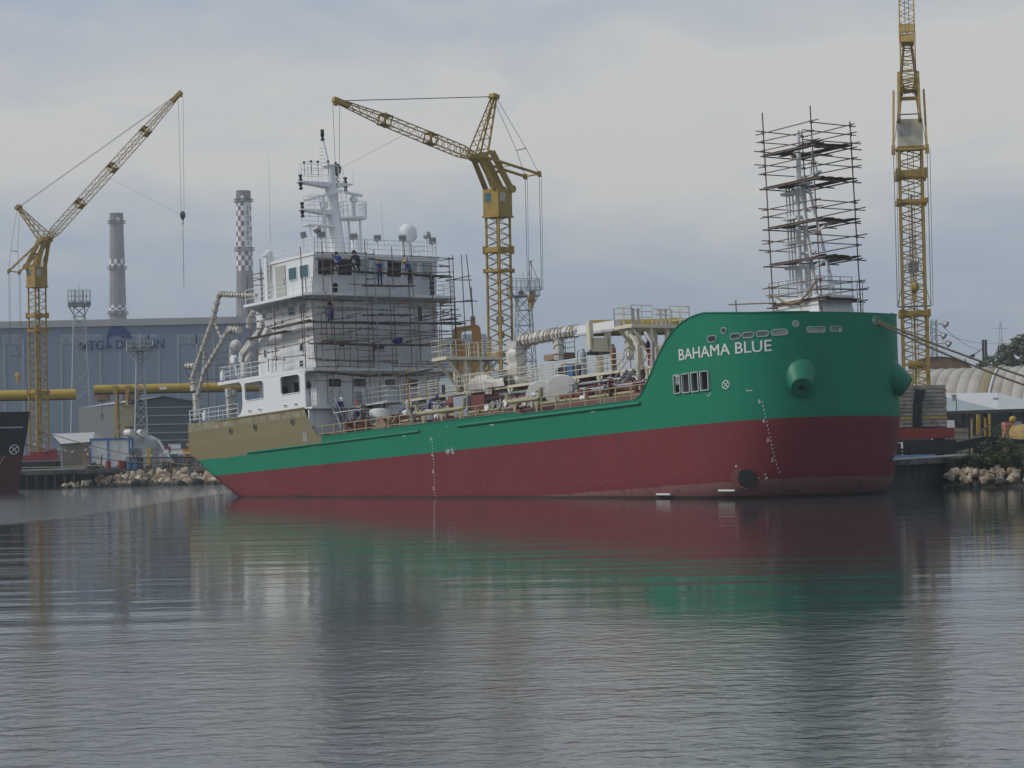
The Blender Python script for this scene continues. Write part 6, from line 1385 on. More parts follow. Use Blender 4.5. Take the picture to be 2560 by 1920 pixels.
for z in (.1, H_-.05):
    for y in (0, 2.4): m.sq((0,y,z),(W_,y,z),.15,.2)
    for x in (0, W_): m.sq((x,0,z),(x,2.4,z),.15,.2)
m.build('container_frame', M['bluep'], cont, smooth=False)
# ventilation drums on a tarpaulin tent
for x, lab, dk in ((940,'pale round duct fan with its mouth turned right, on the white tent','wrap'),(1030,'pale round duct fan with open dark mouth, on the white tent','black')):
    p = at(*pxA2(x,1172), 276); o = empty('duct_fan', p, label=lab, cat='duct fan'); m = MB(); ax = Vector((.55,-.8,0)) if dk == 'black' else Vector((.8,-.55,0)); m.lathe([(.35,-.55),(.44,-.5),(.44,.3),(.46,.5),(.38,.5),(.36,.42)], 18, (0,0,0), ax); m.build('fan_drum', M['wrapw'], o); m = MB(); m.lathe([(.355,0),(.355,.02)], 18, ax*.40, ax); m.build('fan_mouth', M['black' if dk == 'black' else 'steel'], o); m = MB(); m.bar((0,0,-.3),(0,0,-1.0-.0),.12,6); m.build('fan_leg', M['steel'], o)
tp_ = at(*pxA2(985,1215), 277); tp_.z = 1.91; o = empty('white_tent', tp_, label='white tarpaulin tent carrying two duct fans beside the container', cat='tent')
zt_ = zat(*pxA2(985,1192), 277)-1.91; m = MB(); m.loft([[(-2.0,-1.2,0),(4.6,-1.2,0),(4.6,1.2,0),(-2.0,1.2,0)], [(-1.6,-.9,zt_-.5),(2.7,-.9,zt_-.5),(2.7,.9,zt_-.5),(-1.6,.9,zt_-.5)], [(-1.0,-.3,zt_),(1.8,-.3,zt_),(1.8,.3,zt_),(-1.0,.3,zt_)]]); m.build('tent_sheet', M['hutroof'], o, smooth=False)
m = MB(); m.sq((2.75,-.95,zt_-.6),(4.6,-1.25,.3),.55,.08); m.build('tent_flap', M['white'], o)
cr_ = random.Random(11)
def crate(x, y, Y, w, h, d, mt, label, name='crate', lid=None, group=None):
    p = at(*px('C2',x,y), Y); p.z = 1.91; o = empty(name, p, rz=cr_.uniform(-.15,.15), label=label, cat=name.replace('_',' '), group=group); m = MB(); m.loft([[(-w/2,-d/2,.0),(w/2,-d/2,.0),(w/2,d/2,.0),(-w/2,d/2,.0)], [(-w/2+.02,-d/2+.02,h),(w/2-.02,-d/2+.02,h),(w/2-.02,d/2-.02,h),(-w/2+.02,d/2-.02,h)]]); m.build(name+'_body', M[mt], o, smooth=False)
    k = MB()
    for i in range(3): z = h*(.12+.38*i); k.box(-w/2-.015,w/2+.015,-d/2-.02,-d/2+.03,z-.04,z+.04)
    k.build('batten', M[lid or mt], o, smooth=False); return o
crate(930,455,274,1.8,2.3,1.2,'steel','grey barred cage rack between the container and the tent','cage_rack','steel')
crate(1215,455,270,.6,2.3,.6,'yelbright','small yellow cabinet right of the white tent','cabinet')
crate(1300,590,267,.95,2.4,.9,'steel','tall grey steel bin right of the white tent','steel_bin')
TT = at(*px('C2',1680,600), 268); TT.z = 1.91; zt2 = zat(*px('C2',1680,503), 268)-1.91
o = empty('work_bench', TT, label='long white topped work bench near the stern of the green ship', cat='bench'); m = MB(); m.box(-2.3,2.3,-.6,.6,zt2-.1,zt2); m.build('bench_top', M['white'], o, smooth=False)
for x in (-2.1,-.7,.7,2.1): m = MB(); m.sq((x,-.5,0),(x,-.5,zt2-.1),.08,.08); m.sq((x,.5,0),(x,.5,zt2-.1),.08,.08); m.sq((x,-.5,.4),(x,.5,.4),.06,.06); m.build('bench_leg', M['steel'], o)
def ontop(x, y, w, h, mt, label, name):
    p = at(*px('C2',x,y), 268); o = empty(name, p, rz=cr_.uniform(-.2,.2), label=label, cat=name.replace('_',' ')); m = MB(); m.loft([[(-w/2,-.3,0),(w/2,-.3,0),(w/2,.3,0),(-w/2,.3,0)],[(-w/2+.03,-.27,h),(w/2-.03,-.27,h),(w/2-.03,.27,h),(-w/2+.03,.27,h)]]); m.build('box_body', M[mt], o, smooth=False); m = MB(); m.box(-w/2-.02,w/2+.02,-.32,.32,h,h+.03); m.build('box_lid', M[mt], o, smooth=False)
ontop(1490,503,.6,.42,'white','white carton on the left end of the work bench','carton'); ontop(1680,503,1.4,.42,'wrapw','long pale wrapped package on the work bench','package'); ontop(1860,503,1.0,.46,'orange','orange crate on the right end of the work bench','crate'); ontop(1520,440,.75,.32,'redbase','red toolbox stacked above the white carton','toolbox'); ontop(1635,425,1.35,.5,'white','white case on top of the stacked packages','case'); ontop(1885,380,.55,.32,'yelbright','yellow case beside the green ship stern','case')
m = MB(); 
for i in range(2): m.sq((i*1.1,0,0),(i*1.1+.5,0,1.3),.12,.12)
m.sq((-.2,0,1.2),(2.2,0,1.2),.12,.12); o = empty('orange_trestle', tuple(TT+Vector((1.0,-1.0,0))), label='orange trestle under the right end of the work bench', cat='trestle'); m.build('trestle_frame', M['orange'], o)
for i, (x, mt) in enumerate(((700,'redcl'),(740,'redcl'),(800,'navycl'),(845,'bluep'),(880,'bluep'),(915,'navycl'),(955,'bluep'),(490,'redcl'))):
    p = at(*px('C2',x,640), 266.8+.2*(i % 3)); p.z = 1.91; o = empty('oil_drum', p, label={'redcl':'red steel drum on the quay edge below the container','navycl':'dark blue steel drum in the row on the quay edge','bluep':'bright blue steel drum in the row on the quay edge'}[mt], cat='drum', group={'redcl':'red drums on the quay','navycl':'dark blue drums on the quay','bluep':'bright blue drums on the quay'}[mt]); m = MB(); m.lathe([(.27,0),(.29,.02),(.29,.3),(.31,.32),(.29,.34),(.29,.6),(.31,.62),(.29,.64),(.29,.90),(.26,.9)], 14); m.build('drum_body', M['redbase' if mt == 'redcl' else mt], o); m = MB(); m.lathe([(.05,0),(.05,.04)], 8, (.12,0,.90)); m.build('drum_bung', M['steel'], o)
q = random.Random(9)
for i in range(16):
    x = q.uniform(10, 1900); p = at(*px('C2',x,700), q.uniform(267,272)); p.z = 1.91; o = empty('scrap_pile', p, rz=q.uniform(0,3), label='heap of dark scrap and timber on the left quay', cat='scrap', group='scrap heaps on the left quay'); m = MB()
    for k in range(7): c = Vector((q.uniform(-.7,.7), q.uniform(-.4,.4), q.uniform(.05,.5))); d = Vector((q.uniform(-1,1),q.uniform(-1,1),q.uniform(-.5,.5))).normalized(); m.sq(c-d*q.uniform(.2,.6), c+d*q.uniform(.2,.6), q.uniform(.06,.3), q.uniform(.05,.25))
    m.build('scrap_metal', M[q.choice(['rustroof','dark','huttan','steel','board','conc'])], o, smooth=False)
o = empty('timber_prop', tuple(at(*px('C2',360,700), 266.4).xy)+(1.91,), label='leaning grey timber prop in front of the container', cat='prop'); m = MB(); m.sq((0,0,0),(.15,0,1.55),.12,.12); m.sq((-.12,0,.9),(.2,.1,1.75),.09,.05); m.build('prop_timber', M['board'], o)
for x, y, hat, body, lab in ((1065,470,'helr','bluecl','worker in blue with red helmet standing by the white tent'),(1000,480,'hairb','bluecl','bareheaded worker in dark blue beside the red helmeted worker')):
    p = at(*px('C2',x,y), 271); person((p.x, 271, 1.91), R(150 if hat == 'helr' else 100), BEND if hat != 'helr' else dict(), body, 'navycl', hat, lab, parent_mat=Matrix.Identity(4), hatkind='helmet' if hat == 'helr' else 'hair', scale=1.05)
# --- black ship at the left edge
bsd = 224.; stem = at(*px('C1',425,1560), bsd); bsh = empty('black_ship', (stem.x, stem.y, 0), rz=R(-26), label='bow of a black and dark red ship entering at the frame edge', cat='ship')
def bshell(u, z):                      # u = metres aft of the stem, half breadth
    rk = interp(z, [-1,0,3,6,8], [1.3,1.0,.45,-.25,-.6]); fl = interp(z, [-1,0,3,6,8], [3.3,3.6,4.3,5.0,5.3]); t = max(0., min(1., (u)/9.)); return -rk-u, fl*(1-(1-t)**2.2)
M['bshull'] = None
def bs_mat():
    m = mat('black_ship_paint', (.016,.018,.022), .5, var=.25, scale=.6); nt = m.node_tree; b = nt.nodes['Principled BSDF']; src = b.inputs['Base Color'].links[0].from_socket; tc = nt.nodes.new('ShaderNodeTexCoord'); sp = nt.nodes.new('ShaderNodeSeparateXYZ'); nt.links.new(tc.outputs['Object'], sp.inputs[0]); lt = nt.nodes.new('ShaderNodeMath'); lt.operation = 'LESS_THAN'; lt.inputs[1].default_value = 3.5; nt.links.new(sp.outputs[2], lt.inputs[0]); mx = nt.nodes.new('ShaderNodeMixRGB'); mx.inputs['Color2'].default_value = (.085,.021,.022,1); nt.links.new(src, mx.inputs['Color1']); nt.links.new(lt.outputs[0], mx.inputs['Fac']); nt.links.new(mx.outputs[0], b.inputs['Base Color']); return m
m = MB(); zs = [-1+.5*i for i in range(18)]; uu = [0,.15,.4,.8,1.3,2,3,4.5,6.5,9,14,22]; pr_ = []
for z in zs:
    r_row = [(bshell(u,z)[0], -bshell(u,z)[1], z) for u in uu[::-1]]+[(bshell(u,z)[0], bshell(u,z)[1], z) for u in uu[1:]]; pr_.append(r_row)
m.loft(pr_, closed=False); m.build('hull', bs_mat(), bsh)
m = MB(); m.add([(x, y, 7.0) for x, y, z in pr_[-2]], [tuple(range(len(pr_[0])))]); m.build('deck', M['deckgrey'], bsh, smooth=False)
def bsp(u, z, o=.03): a, b = bshell(u, z); return Vector((a, -b-o, z))
m = MB(); m.tube([bsp(u, 6.05) for u in (.3,.8,1.3,2,3,4.5,6.5)], .07, 6); m.build('bulwark_moulding', M['galv'], bsh)
m = MB(); m.tube([bsp(.62+.30*math.cos(R(t)), 4.0+.42*math.sin(R(t))) for t in range(0,361,20)], .045, 5, cap=False)
for s in (-1, 1): m.tube([bsp(.62-.2, 4.0-.28*s), bsp(.62, 4.0), bsp(.62+.2, 4.0+.28*s)], .045, 5)
m.build('warning_emblem', M['letter'], bsh)
m = MB()
for i in range(14): z = 3.3-.24*i; p = bsp(1.25+.10*i, z, .02); m.obox(p, (.06,0,0), (0,.01,0), (0,0,.06))
m.build('draught_marks', M['letter'], bsh, smooth=False)
# --- mooring ropes on the left
def rope(a, b, sag, r, label, n=20):
    a, b = Vector(a), Vector(b); o = empty('mooring_rope', a, label=label, cat='rope'); m = MB(); P = [(b-a)*(i/n)+Vector((0,0,-4*sag*(i/n)*(1-i/n))) for i in range(n+1)]; m.tube(P, r, 6); m.build('rope_strand', M['rope'], o); return [a+p for p in P]
ra = rope(at(-60,1080,223.), at(*px('C2',1420,690),263.), .55, .055, 'brown mooring rope with perched gulls running from the black ship to the rocks')
rb2 = rope(at(*px('C1',760,655),262.), at(*px('C2',1900,712),262.), .35, .05, 'thinner mooring rope running behind the gull rope past the container')
# --- gulls
M['gull'] = mat('gull_white', (.68,.69,.70), .7, var=.05); M['gullg'] = mat('gull_grey_wing', (.33,.35,.37), .7, var=.05)
def make_gull():
    root = empty('gull', (0,0,0)); m = MB(); m.loft([[(r_*.8*math.cos(2*math.pi*k/10), y, z+r_*math.sin(2*math.pi*k/10)) for k in range(10)] for y, z, r_ in ((-.24,.10,.01),(-.16,.12,.05),(-.05,.14,.085),(.07,.17,.085),(.13,.22,.05),(.15,.28,.05),(.19,.29,.035),(.25,.275,.008))]); b = m.build('body', M['gull'], root)
    for s in (-1, 1): m = MB(); m.loft([[(s*.055, y, .17+h*.9),(s*.085, y, .165),(s*.06, y, .165-h)] for y, h in ((.09,.005),(.02,.04),(-.12,.035),(-.27,.004))]); m.build('wing', M['gullg'], root)
    m = MB(); m.bar((-.03,0,.07),(-.03,0,0),.008,4); m.bar((.03,0,.07),(.03,0,0),.008,4); m.build('legs', M['orange'], root); return root
GP = make_gull(); first = [True]
def gull(p, lab, grp, s=.92):
    o = GP if first[0] else copy_tree(GP); first[0] = False
    o.location = p; o.rotation_euler = (0,0,q.uniform(0,6.3)); o.scale = (s,s,s); o['label'] = lab; o['category'] = 'gull'; o['group'] = grp
for i, t in enumerate((2.6,3.4,4.2,4.9,5.6,6.5,7.4,8.1,8.8,9.5,11.2,12.3)):
    k = int(t); gull(ra[k].lerp(ra[k+1], t-k)+Vector((0,0,.05)), 'white gull perched on the brown mooring rope', 'gulls on the mooring rope')
for x, y, Y in ((822,540,265),(878,540,265),(950,540,265),(1080,512,265),(1130,555,265),(1238,575,265),(1498,575,265),(1715,590,265),(1380,550,265.5),(1785,560,266),(185,395,265),(185,460,265),(95,440,265),(497,487,265)):
    p = at(*px('C2',x,y), 265); gull(Vector((p.x,265.2,1.91+zat(*px('C2',1100,588),265)-1.91+.07)) if x > 810 else p-Vector((0,0,.2)), 'white gull standing on the low pipe rail of the left quay' if x > 810 else 'white gull perched on the thinner rope by the container', 'gulls on the pipe rail' if x > 810 else 'gulls on the thinner rope')
# the low pipe rail the quay gulls stand on
kx0, kx1 = loc_(315,265).x, loc_(565,265).x; kz = zat(*px('C2',1100,588),265)-1.91; kb_ = empty('pipe_rail', (kx0,265.2,1.91), label='low dark pipe rail along the left quay above the boulders', cat='rail'); m = MB(); m.bar((0,0,kz),(kx1-kx0,0,kz-.05),.07,7); m.bar((0,0,kz*.5),(kx1-kx0,0,kz*.5),.04,6)
for i in range(9): x = (kx1-kx0)*i/8; m.bar((x,0,0),(x,0,kz),.05,6)
m.build('rail_run', M['dark'], kb_, smooth=False)
# --- boulders
M['rock'] = mat('limestone_boulder', (.39,.32,.235), .9, var=.22, scale=1.3, col2=(.24,.15,.085), amt=.45, scale2=1.1, bump=.6, bscale=4); M['rockp'] = mat('pale_boulder', (.48,.42,.335), .9, var=.15, scale=1.3, col2=(.28,.21,.13), amt=.3, scale2=1.1, bump=.6, bscale=4); M['rockw'] = mat('wet_weedy_rock', (.05,.05,.035), .8, var=.4, scale=2, bump=.6, bscale=5)
def rock_mesh(seed, mt):
    r = random.Random(seed); import bmesh
    bm = bmesh.new(); bmesh.ops.create_icosphere(bm, subdivisions=2, radius=.5)
    pl = [(Vector((r.gauss(0,1),r.gauss(0,1),r.gauss(0,1))).normalized(), r.uniform(.22,.42)) for _ in range(14)]; sx, sy, sz = r.uniform(.85,1.25), r.uniform(.8,1.1), r.uniform(.6,.95)
    for v in bm.verts:
        for n_, d in pl:
            e = v.co.dot(n_)
            if e > d: v.co -= n_*(e-d)
        v.co = Vector((v.co.x*sx, v.co.y*sy, v.co.z*sz))
    me = bpy.data.meshes.new('boulder'); bm.to_mesh(me); bm.free(); me.materials.append(mt); return me
RM = [rock_mesh(i, M['rock'] if i % 2 else M['rockp']) for i in range(8)]; RW = [rock_mesh(20+i, M['rockw']) for i in range(3)]
def boulder(p, s, wet, lab, grp):
    o = bpy.data.objects.new('boulder', q.choice(RW if wet else RM)); COL.objects.link(o); o.location = p; o.rotation_euler = (q.uniform(0,6.3),q.uniform(0,6.3),q.uniform(0,6.3)); o.scale = (s,s,s); tag(o, lab, 'boulder', grp)
nb = 0
for row in range(6):
    for i in range(30):
        x = 150+row*7+i*14.2+q.uniform(-6,6); t = row/5; Y = lerp(interp(x,[150,200,265,340],[252.6,253.6,257.5,259.6]),interp(x,[150,200,265,340],[254.6,255.6,262,265.2]),t)+q.uniform(-.4,.4); z = lerp(.02,1.32,t)+q.uniform(-.1,.12)
        k = interp(x, [140,240,330,600], [.45,.65,.95,1.0]); 
        if t > interp(x,[140,200,260],[.35,.65,1.]): continue
        if x > 590: continue
        w = row == 0
        boulder(loc_(x,Y,z*interp(x,[140,200,320],[.55,.75,1.])), (.6+1.2*q.random()**1.7)*k*(1.1 if w else 1.0), w, 'dark wet boulder at the waterline below the pale ones' if w else 'pale angular boulder in the breakwater between the pier and the green ship', 'wet boulders of the left breakwater' if w else 'boulders of the left breakwater'); nb += 1
m = MB(); sl = [(loc_(150+i*16,260,0).x, lerp(.3,1.5,min(1,i/11))) for i in range(30)]
m.add([p for x, h in sl for p in ((x,259.3,-1.2),(x,262.6,h*.5-.2),(x,266.2,h),(x,271,1.85))], [(4*i+j, 4*i+4+j, 4*i+5+j, 4*i+1+j) for i in range(29) for j in range(3)]); m.build('shore_slope', mat('earth_bank', (.10,.085,.06), .95, var=.3, scale=.8), smooth=True, kind='structure')
# ================================================================== RIGHT: quay, vaulted hangar, canopy, trees, far masts; things behind the deck
P5 = lambda x, y, Y: at(*px('B5', x, y), Y)
# vaulted hangar
M['vault'] = mat('cream_vault_sheet', (.40,.375,.33), .6, var=.08, scale=.25, col2=(.30,.27,.22), amt=.3, scale2=.3); M['vaultd'] = mat('tan_vault_strip', (.24,.205,.12), .7, var=.12, scale=.4); M['vaultw'] = mat('white_vault_rib', (.62,.62,.60), .5)
hg0 = loc_(2385, 238, 1.91); hang = empty('vaulted_hangar', hg0, rz=R(-24), label='cream ribbed barrel vaulted hangar behind the white canopy', cat='building')
def vault_run(x0, x1, Rr, mt, name, dx, nb):
    m = MB(); k = 20; rings = []
    for i in range(nb*6+1):
        t = i/6; x = lerp(x0, x1, t/nb); b_ = .16*abs(math.sin(math.pi*t))**.6
        rings.append([(x, -(Rr+b_)*math.cos(math.pi*j/k), (Rr+b_)*math.sin(math.pi*j/k)) for j in range(k+1)])
    m.loft(rings, closed=False); return m.build(name, M[mt], hang)
RV = 8.15; xx = -14.
for i, (L_, mt, nb_) in enumerate(((4.4,'vault',4),(1.1,'vaultd',1),(6.6,'vault',6),(1.1,'vaultd',1),(5.5,'vault',5),(1.1,'vault',1),(12,'vault',11))):
    if i == 0: xx = -8.2
    vault_run(xx, xx+L_-.02, RV, mt, 'vault_bay', 0, nb_); xx += L_
    if i == 3: m = MB(); m.tube([(xx+.05, -(RV+.2)*math.cos(math.pi*j/24), (RV+.2)*math.sin(math.pi*j/24)) for j in range(25)], .12, 6); m.build('vault_rib', M['vaultw'], hang)
m = MB(); m.add([(-8.15,-RV*math.cos(math.pi*j/20),RV*math.sin(math.pi*j/20)) for j in range(21)], [tuple(range(21))]); m.build('end_wall', M['vault'], hang, smooth=False)
# rusty arched roof behind
a, b = P5(440,500,265), P5(860,566,265); rr = empty('rusty_arched_shed', (a.x,265,1.91), label='shed with rusty arched roof seen over the hangar beside the crane', cat='building')
arc = [P5(x,y,265)-Vector((a.x,265,1.91)) for x, y in ((420,505),(490,490),(560,483),(620,482),(690,490),(760,510),(820,540),(860,566))]
m = MB(); m.loft([[(p.x,0,p.z) for p in arc],[(p.x+4,24,p.z) for p in arc]], closed=False); m.build('arched_roof', M['rustroof'], rr)
m = MB(); top = [(p.x,.15,p.z-.12) for p in arc]; m.add(top+[(arc[-1].x,.15,0),(arc[0].x,.15,0)], [tuple(range(len(top)+2))]); m.build('gable_wall', M['rustroof'], rr, smooth=False)
# canopy
cn0 = P5(610,920,164); cn0.z = 1.91; can = empty('open_canopy', cn0, label='open sided canopy with white hipped roof beside the ballast stack', cat='canopy')
g = lambda x, y, Y: P5(x, y, Y)-cn0
e0, e1, r0, r1, rr2, ee = g(606,921,163), g(1072,905,160), g(600,776,172), g(1062,770,172), g(1500,880,172), g(1500,890,158)
M['canw'] = mat('canopy_white_sheet', (.53,.54,.54), .6, var=.05, scale=.3, col2=(.42,.42,.42), amt=.15); M['canb'] = mat('canopy_grey_green_side', (.27,.32,.33), .6, var=.12, scale=.4)
m = MB(); m.add([e0+Vector((-.3,0,0)), e1, r0+Vector((-.5,0,0))], [(0,1,2)]); m.build('roof_hip', M['canb'], can, smooth=False)
m = MB(); m.add([r0+Vector((-.5,0,0)), e1, ee, rr2, r1], [(0,1,4),(1,2,3,4)]); m.build('roof_sheet', M['canw'], can, smooth=False)
m = MB(); m.sq(e0+Vector((-.3,.1,-.12)), e1+Vector((0,.1,-.12)), .12, .22); m.sq(e1+Vector((0,.1,-.12)), ee+Vector((0,.1,-.12)), .12, .22)
for t in (0.02,.42,.8): p = e0.lerp(e1,t)+Vector((0,.5,0)); m.sq((p.x,p.y,0),(p.x,p.y,p.z-.1),.22,.22); m.sq((p.x,p.y,p.z-1.3),(p.x-1.1,p.y,p.z-.15),.16,.16)
for x in (4.,8.): p = e1.lerp(ee,x/16)+Vector((0,.5,0)); m.sq((p.x,p.y,0),(p.x,p.y,p.z-.1),.22,.22)
m.build('canopy_frame', M['dark'], can, smooth=False)
m = MB(); zz = r0.z-.6; m.box(-2.0,22.,8.6,8.8,0,zz); m.build('back_wall', M['sheddk'], can, smooth=False)
for x, y in ((715,815),(1050,840)): p = g(x,y,167); m = MB(); m.lathe([(.14,-.3),(.14,.15),(.2,.15),(.2,.25)], 10, p); m.build('roof_vent', M['steel'], can)
def box_thing(name, k, x0, y0, x1, y1, Y, dep, mt, label, cat, base=1.91, ribs=0):
    a, b = at(*px(k,x0,y1),Y), at(*px(k,x1,y0),Y); z0 = base if base is not None else a.z; o = empty(name, ((a.x+b.x)/2, Y, z0), label=label, cat=cat); w = (b.x-a.x)/2; h = b.z-z0
    m = MB(); m.loft([[(-w,0,0),(w,0,0),(w,dep,0),(-w,dep,0)],[(-w+.01,.01,h),(w-.01,.01,h),(w-.01,dep-.01,h),(-w+.01,dep-.01,h)]]); m.build(name+'_body', M[mt], o, smooth=False)
    if ribs:
        m = MB()
        for i in range(ribs): z = h*(i+.5)/ribs; m.box(-w-.02,w+.02,-.03,.005,z-.04,z+.04)
        m.build('rib', M[mt], o, smooth=False)
    return o
box_thing('slatted_skip','B5',655,1052,830,1150,158,2.0,'conc','grey slatted skip under the canopy','skip',ribs=4)
o = box_thing('notice_board','B5',664,990,722,1056,157,.06,'white','blank white board hanging under the canopy','board',base=None)
m = MB(); m.sq((-.4,.05,.9),(-.4,.05,2.2),.04,.04); m.sq((.4,.05,.9),(.4,.05,2.2),.04,.04); m.build('board_strap', M['dark'], o)
for i, (x, yt, yb, mt, lab) in enumerate(((860,985,1145,'yelpale','short worn yellow pipe post left of the tall pair'),(906,950,1215,'yellow2','tall yellow pipe post, left one of the close pair'),(919,950,1215,'yellow2','tall yellow pipe post, right one of the close pair'),(966,978,1165,'orange','orange pipe post between the yellow pair and the end post'),(1001,945,1190,'yellow2','tall yellow pipe post nearest the green bush'))):
    p = P5(x,yb,152); t = P5(x,yt,152); o = empty('pipe_post', (p.x,152,1.91), label=lab, cat='post', group='pipe posts on the right quay'); m = MB(); m.bar((0,0,0),(t.x-p.x,0,t.z-1.91),.085 if mt == 'yellow2' else .07,8); m.build('post_tube', M[mt], o); m = MB(); m.lathe([(.1,0),(.1,.05)], 8, (t.x-p.x,0,t.z-1.91)); m.build('post_cap', M[mt], o)
box_thing('pallet_stack','B5',1128,1005,1196,1115,157,1.2,'pinkh','stack of salmon coloured sheets behind the green bush','stack',ribs=5)
o = box_thing('grey_locker','B5',1196,1000,1260,1110,158,.8,'greyblue','grey blue locker between the salmon stack and the yellow tank','locker')
p = P5(1187,985,156); o = empty('globe_marker', (p.x,156,1.91), label='small yellow ball on a thin pole above the salmon stack', cat='marker'); m = MB(); m.ball((0,0,p.z-1.91), .24, 14, 9); m.build('ball', M['yellow2'], o); m = MB(); m.bar((0,0,0),(0,0,p.z-2.1),.03,5); m.build('pole', M['steel'], o)
p = P5(1262,1110,153); o = empty('yellow_tank', (p.x+.4,153,1.91), label='rounded yellow steel tank at the frame edge behind the bush', cat='tank'); h = P5(1262,1022,153).z-1.91; m = MB(); m.lathe([(1.1,0),(1.22,.1),(1.22,h*.45),(1.26,h*.47),(1.22,h*.5),(1.22,h*.8),(1.0,h*.95),(.4,h)], 22); m.build('tank_shell', M['yelpale'], o); m = MB(); m.lathe([(.2,0),(.2,.2),(.26,.2),(.26,.26)], 10, (0,0,h)); m.build('tank_hatch', M['steel'], o)
# low black loading ramp, blue crates, pallet, pipes
p = P5(640,1250,146); o = empty('steel_ramp', (p.x,146,1.91), label='long low black steel ramp beside the crane base', cat='ramp'); m = MB(); m.loft([[(-2.6,0,.25),(-2.6,1.4,.25),(-2.6,1.4,.75),(-2.6,0,.75)],[(0,0,.2),(0,1.4,.2),(0,1.4,.7),(0,0,.7)],[(2.6,0,.55),(2.6,1.4,.55),(2.6,1.4,1.15),(2.6,0,1.15)],[(5.0,0,.35),(5.0,1.4,.35),(5.0,1.4,.85),(5.0,0,.85)]]); m.build('ramp_body', M['black'], o, smooth=False)
for x in (2.2,3.2,4.2):
    m = MB(); m.lathe([(.30,-.2),(.34,-.15),(.34,.15),(.30,.2)], 16, (x,.1,.33), (0,1,0)); m.build('wheel', M['dark'], o)
o = box_thing('blue_crate','B5',582,1125,636,1168,148.5,.8,'bluecl','dark blue crate in front of the crane base','crate',ribs=2); box_thing('white_carton','B5',552,1130,583,1166,148.6,.6,'white','white carton left of the dark blue crate','carton',base=None)
p = P5(305,1270,137); o = empty('wooden_pallet', (p.x,137,1.91), label='worn wooden pallets piled on the pier right of the bow', cat='pallet'); m = MB()
for k in range(3):
    z = k*.18
    for i in range(5): m.box(-.6,.6,i*.22,i*.22+.14,z+.12,z+.15)
    for x in (-.55,0,.5): m.box(x,x+.1,0,1.05,z,z+.12)
m.build('pallet_board', M['board'], o, smooth=False)
edge_pipe(P5(236,1287,129.6)+Vector((0,0,.02)), P5(525,1272,139.5), .07, 'bluep', 'blue pipe lying along the pier edge right of the bow'); edge_pipe(P5(236,1303,128.9), P5(960,1262,150.), .075, 'galv', 'pale pipe lying along the pier edge below the blue pipe')
o = empty('safety_post', tuple(P5(304,1215,140).xy)+(1.91,), label='short white post standing beside the pallets on the pier', cat='post'); m = MB(); m.bar((0,0,0),(0,0,P5(304,1165,140).z-1.91),.06,8); m.sq((-.4,0,P5(304,1165,140).z-1.95),(0,0,P5(304,1165,140).z-1.95),.06,.06); m.build('post_tube', M['white'], o)
p = P5(645,1160,150); person((p.x,150,1.91), R(200), BEND, 'bluecl', 'navycl', 'hely', 'worker in blue with yellow helmet bending beside the ballast stack', parent_mat=Matrix.Identity(4), scale=1.02)
o = empty('plank', tuple(P5(700,1140,151).xy)+(1.91,), label='timber planks leaning crosswise in front of the slatted skip', cat='plank'); m = MB(); m.sq((-1.2,0,1.5),(.6,0,.1),.10,.16); m.sq((.5,.1,.2),(2.4,.1,1.9),.10,.14); m.build('plank_board', M['huttan'], o, smooth=False)
# foliage helpers
def leaf_mat(name, c0, c1):
    m = bpy.data.materials.new(name); m.use_nodes = True; nt = m.node_tree; N = nt.nodes; L = nt.links; b = N['Principled BSDF']; b.inputs['Roughness'].default_value = .7; g_ = N.new('ShaderNodeNewGeometry'); rp = N.new('ShaderNodeMixRGB'); rp.inputs['Color1'].default_value = (*c0,1); rp.inputs['Color2'].default_value = (*c1,1); L.new(g_.outputs['Random Per Island'], rp.inputs['Fac']); L.new(rp.outputs[0], b.inputs['Base Color']); return m
M['leafd'] = leaf_mat('dark_leaf', (.030,.045,.022), (.075,.10,.045)); M['leafb'] = leaf_mat('bush_leaf', (.030,.055,.018), (.085,.13,.045)); M['leafh'] = leaf_mat('dull_leaf', (.05,.065,.04), (.09,.10,.06))
M['bark'] = mat('bark', (.09,.07,.05), .9, var=.3)
def leaves(m, c, r, n, sz, rg):
    for _ in range(n):
        d = Vector((rg.gauss(0,1),rg.gauss(0,1),rg.gauss(0,1))).normalized()*(rg.random()**.4); p = Vector((c[0]+d.x*r[0],c[1]+d.y*r[1],c[2]+d.z*r[2])); a = Vector((rg.gauss(0,1),rg.gauss(0,1),rg.gauss(0,.6))).normalized(); b = a.orthogonal().normalized(); s = sz*rg.uniform(.6,1.4)
        m.add([p-a*s, p+b*s*.45, p+a*s, p-b*s*.45], [(0,1,2,3)])
def tree(base, h, w, label, mt, seed, nclump=16, nl=90, ls=.28, grp='trees beyond the hangar'):
    rg = random.Random(seed); root = empty('tree', base, label=label, cat='tree', group=grp); m = MB(); m.tube([(0,0,0),(rg.uniform(-.2,.2),0,h*.3),(rg.uniform(-.4,.4),0,h*.7)], [h*.035,h*.026,h*.012], 7); cl = []
    for i in range(nclump):
        t = rg.uniform(.28,1.0); rr_ = w*math.sin(math.pi*min(1,(t-.12)/.95))**.7*rg.uniform(.25,.85); an = rg.uniform(0,6.28); c = (rr_*math.cos(an), rr_*math.sin(an), h*t); cl.append(c)
        if i < 8: m.tube([(0,0,h*(t*.55)), (c[0]*.5,c[1]*.5,h*t*.82), c], [h*.012,h*.008,h*.003], 5)
    m.build('trunk', M['bark'], root); f = MB()
    for c in cl: s = w*rg.uniform(.22,.42); leaves(f, c, (s,s,s*.75), nl, ls, rg)
    f.build('crown', M[mt], root, smooth=False, recalc=False)
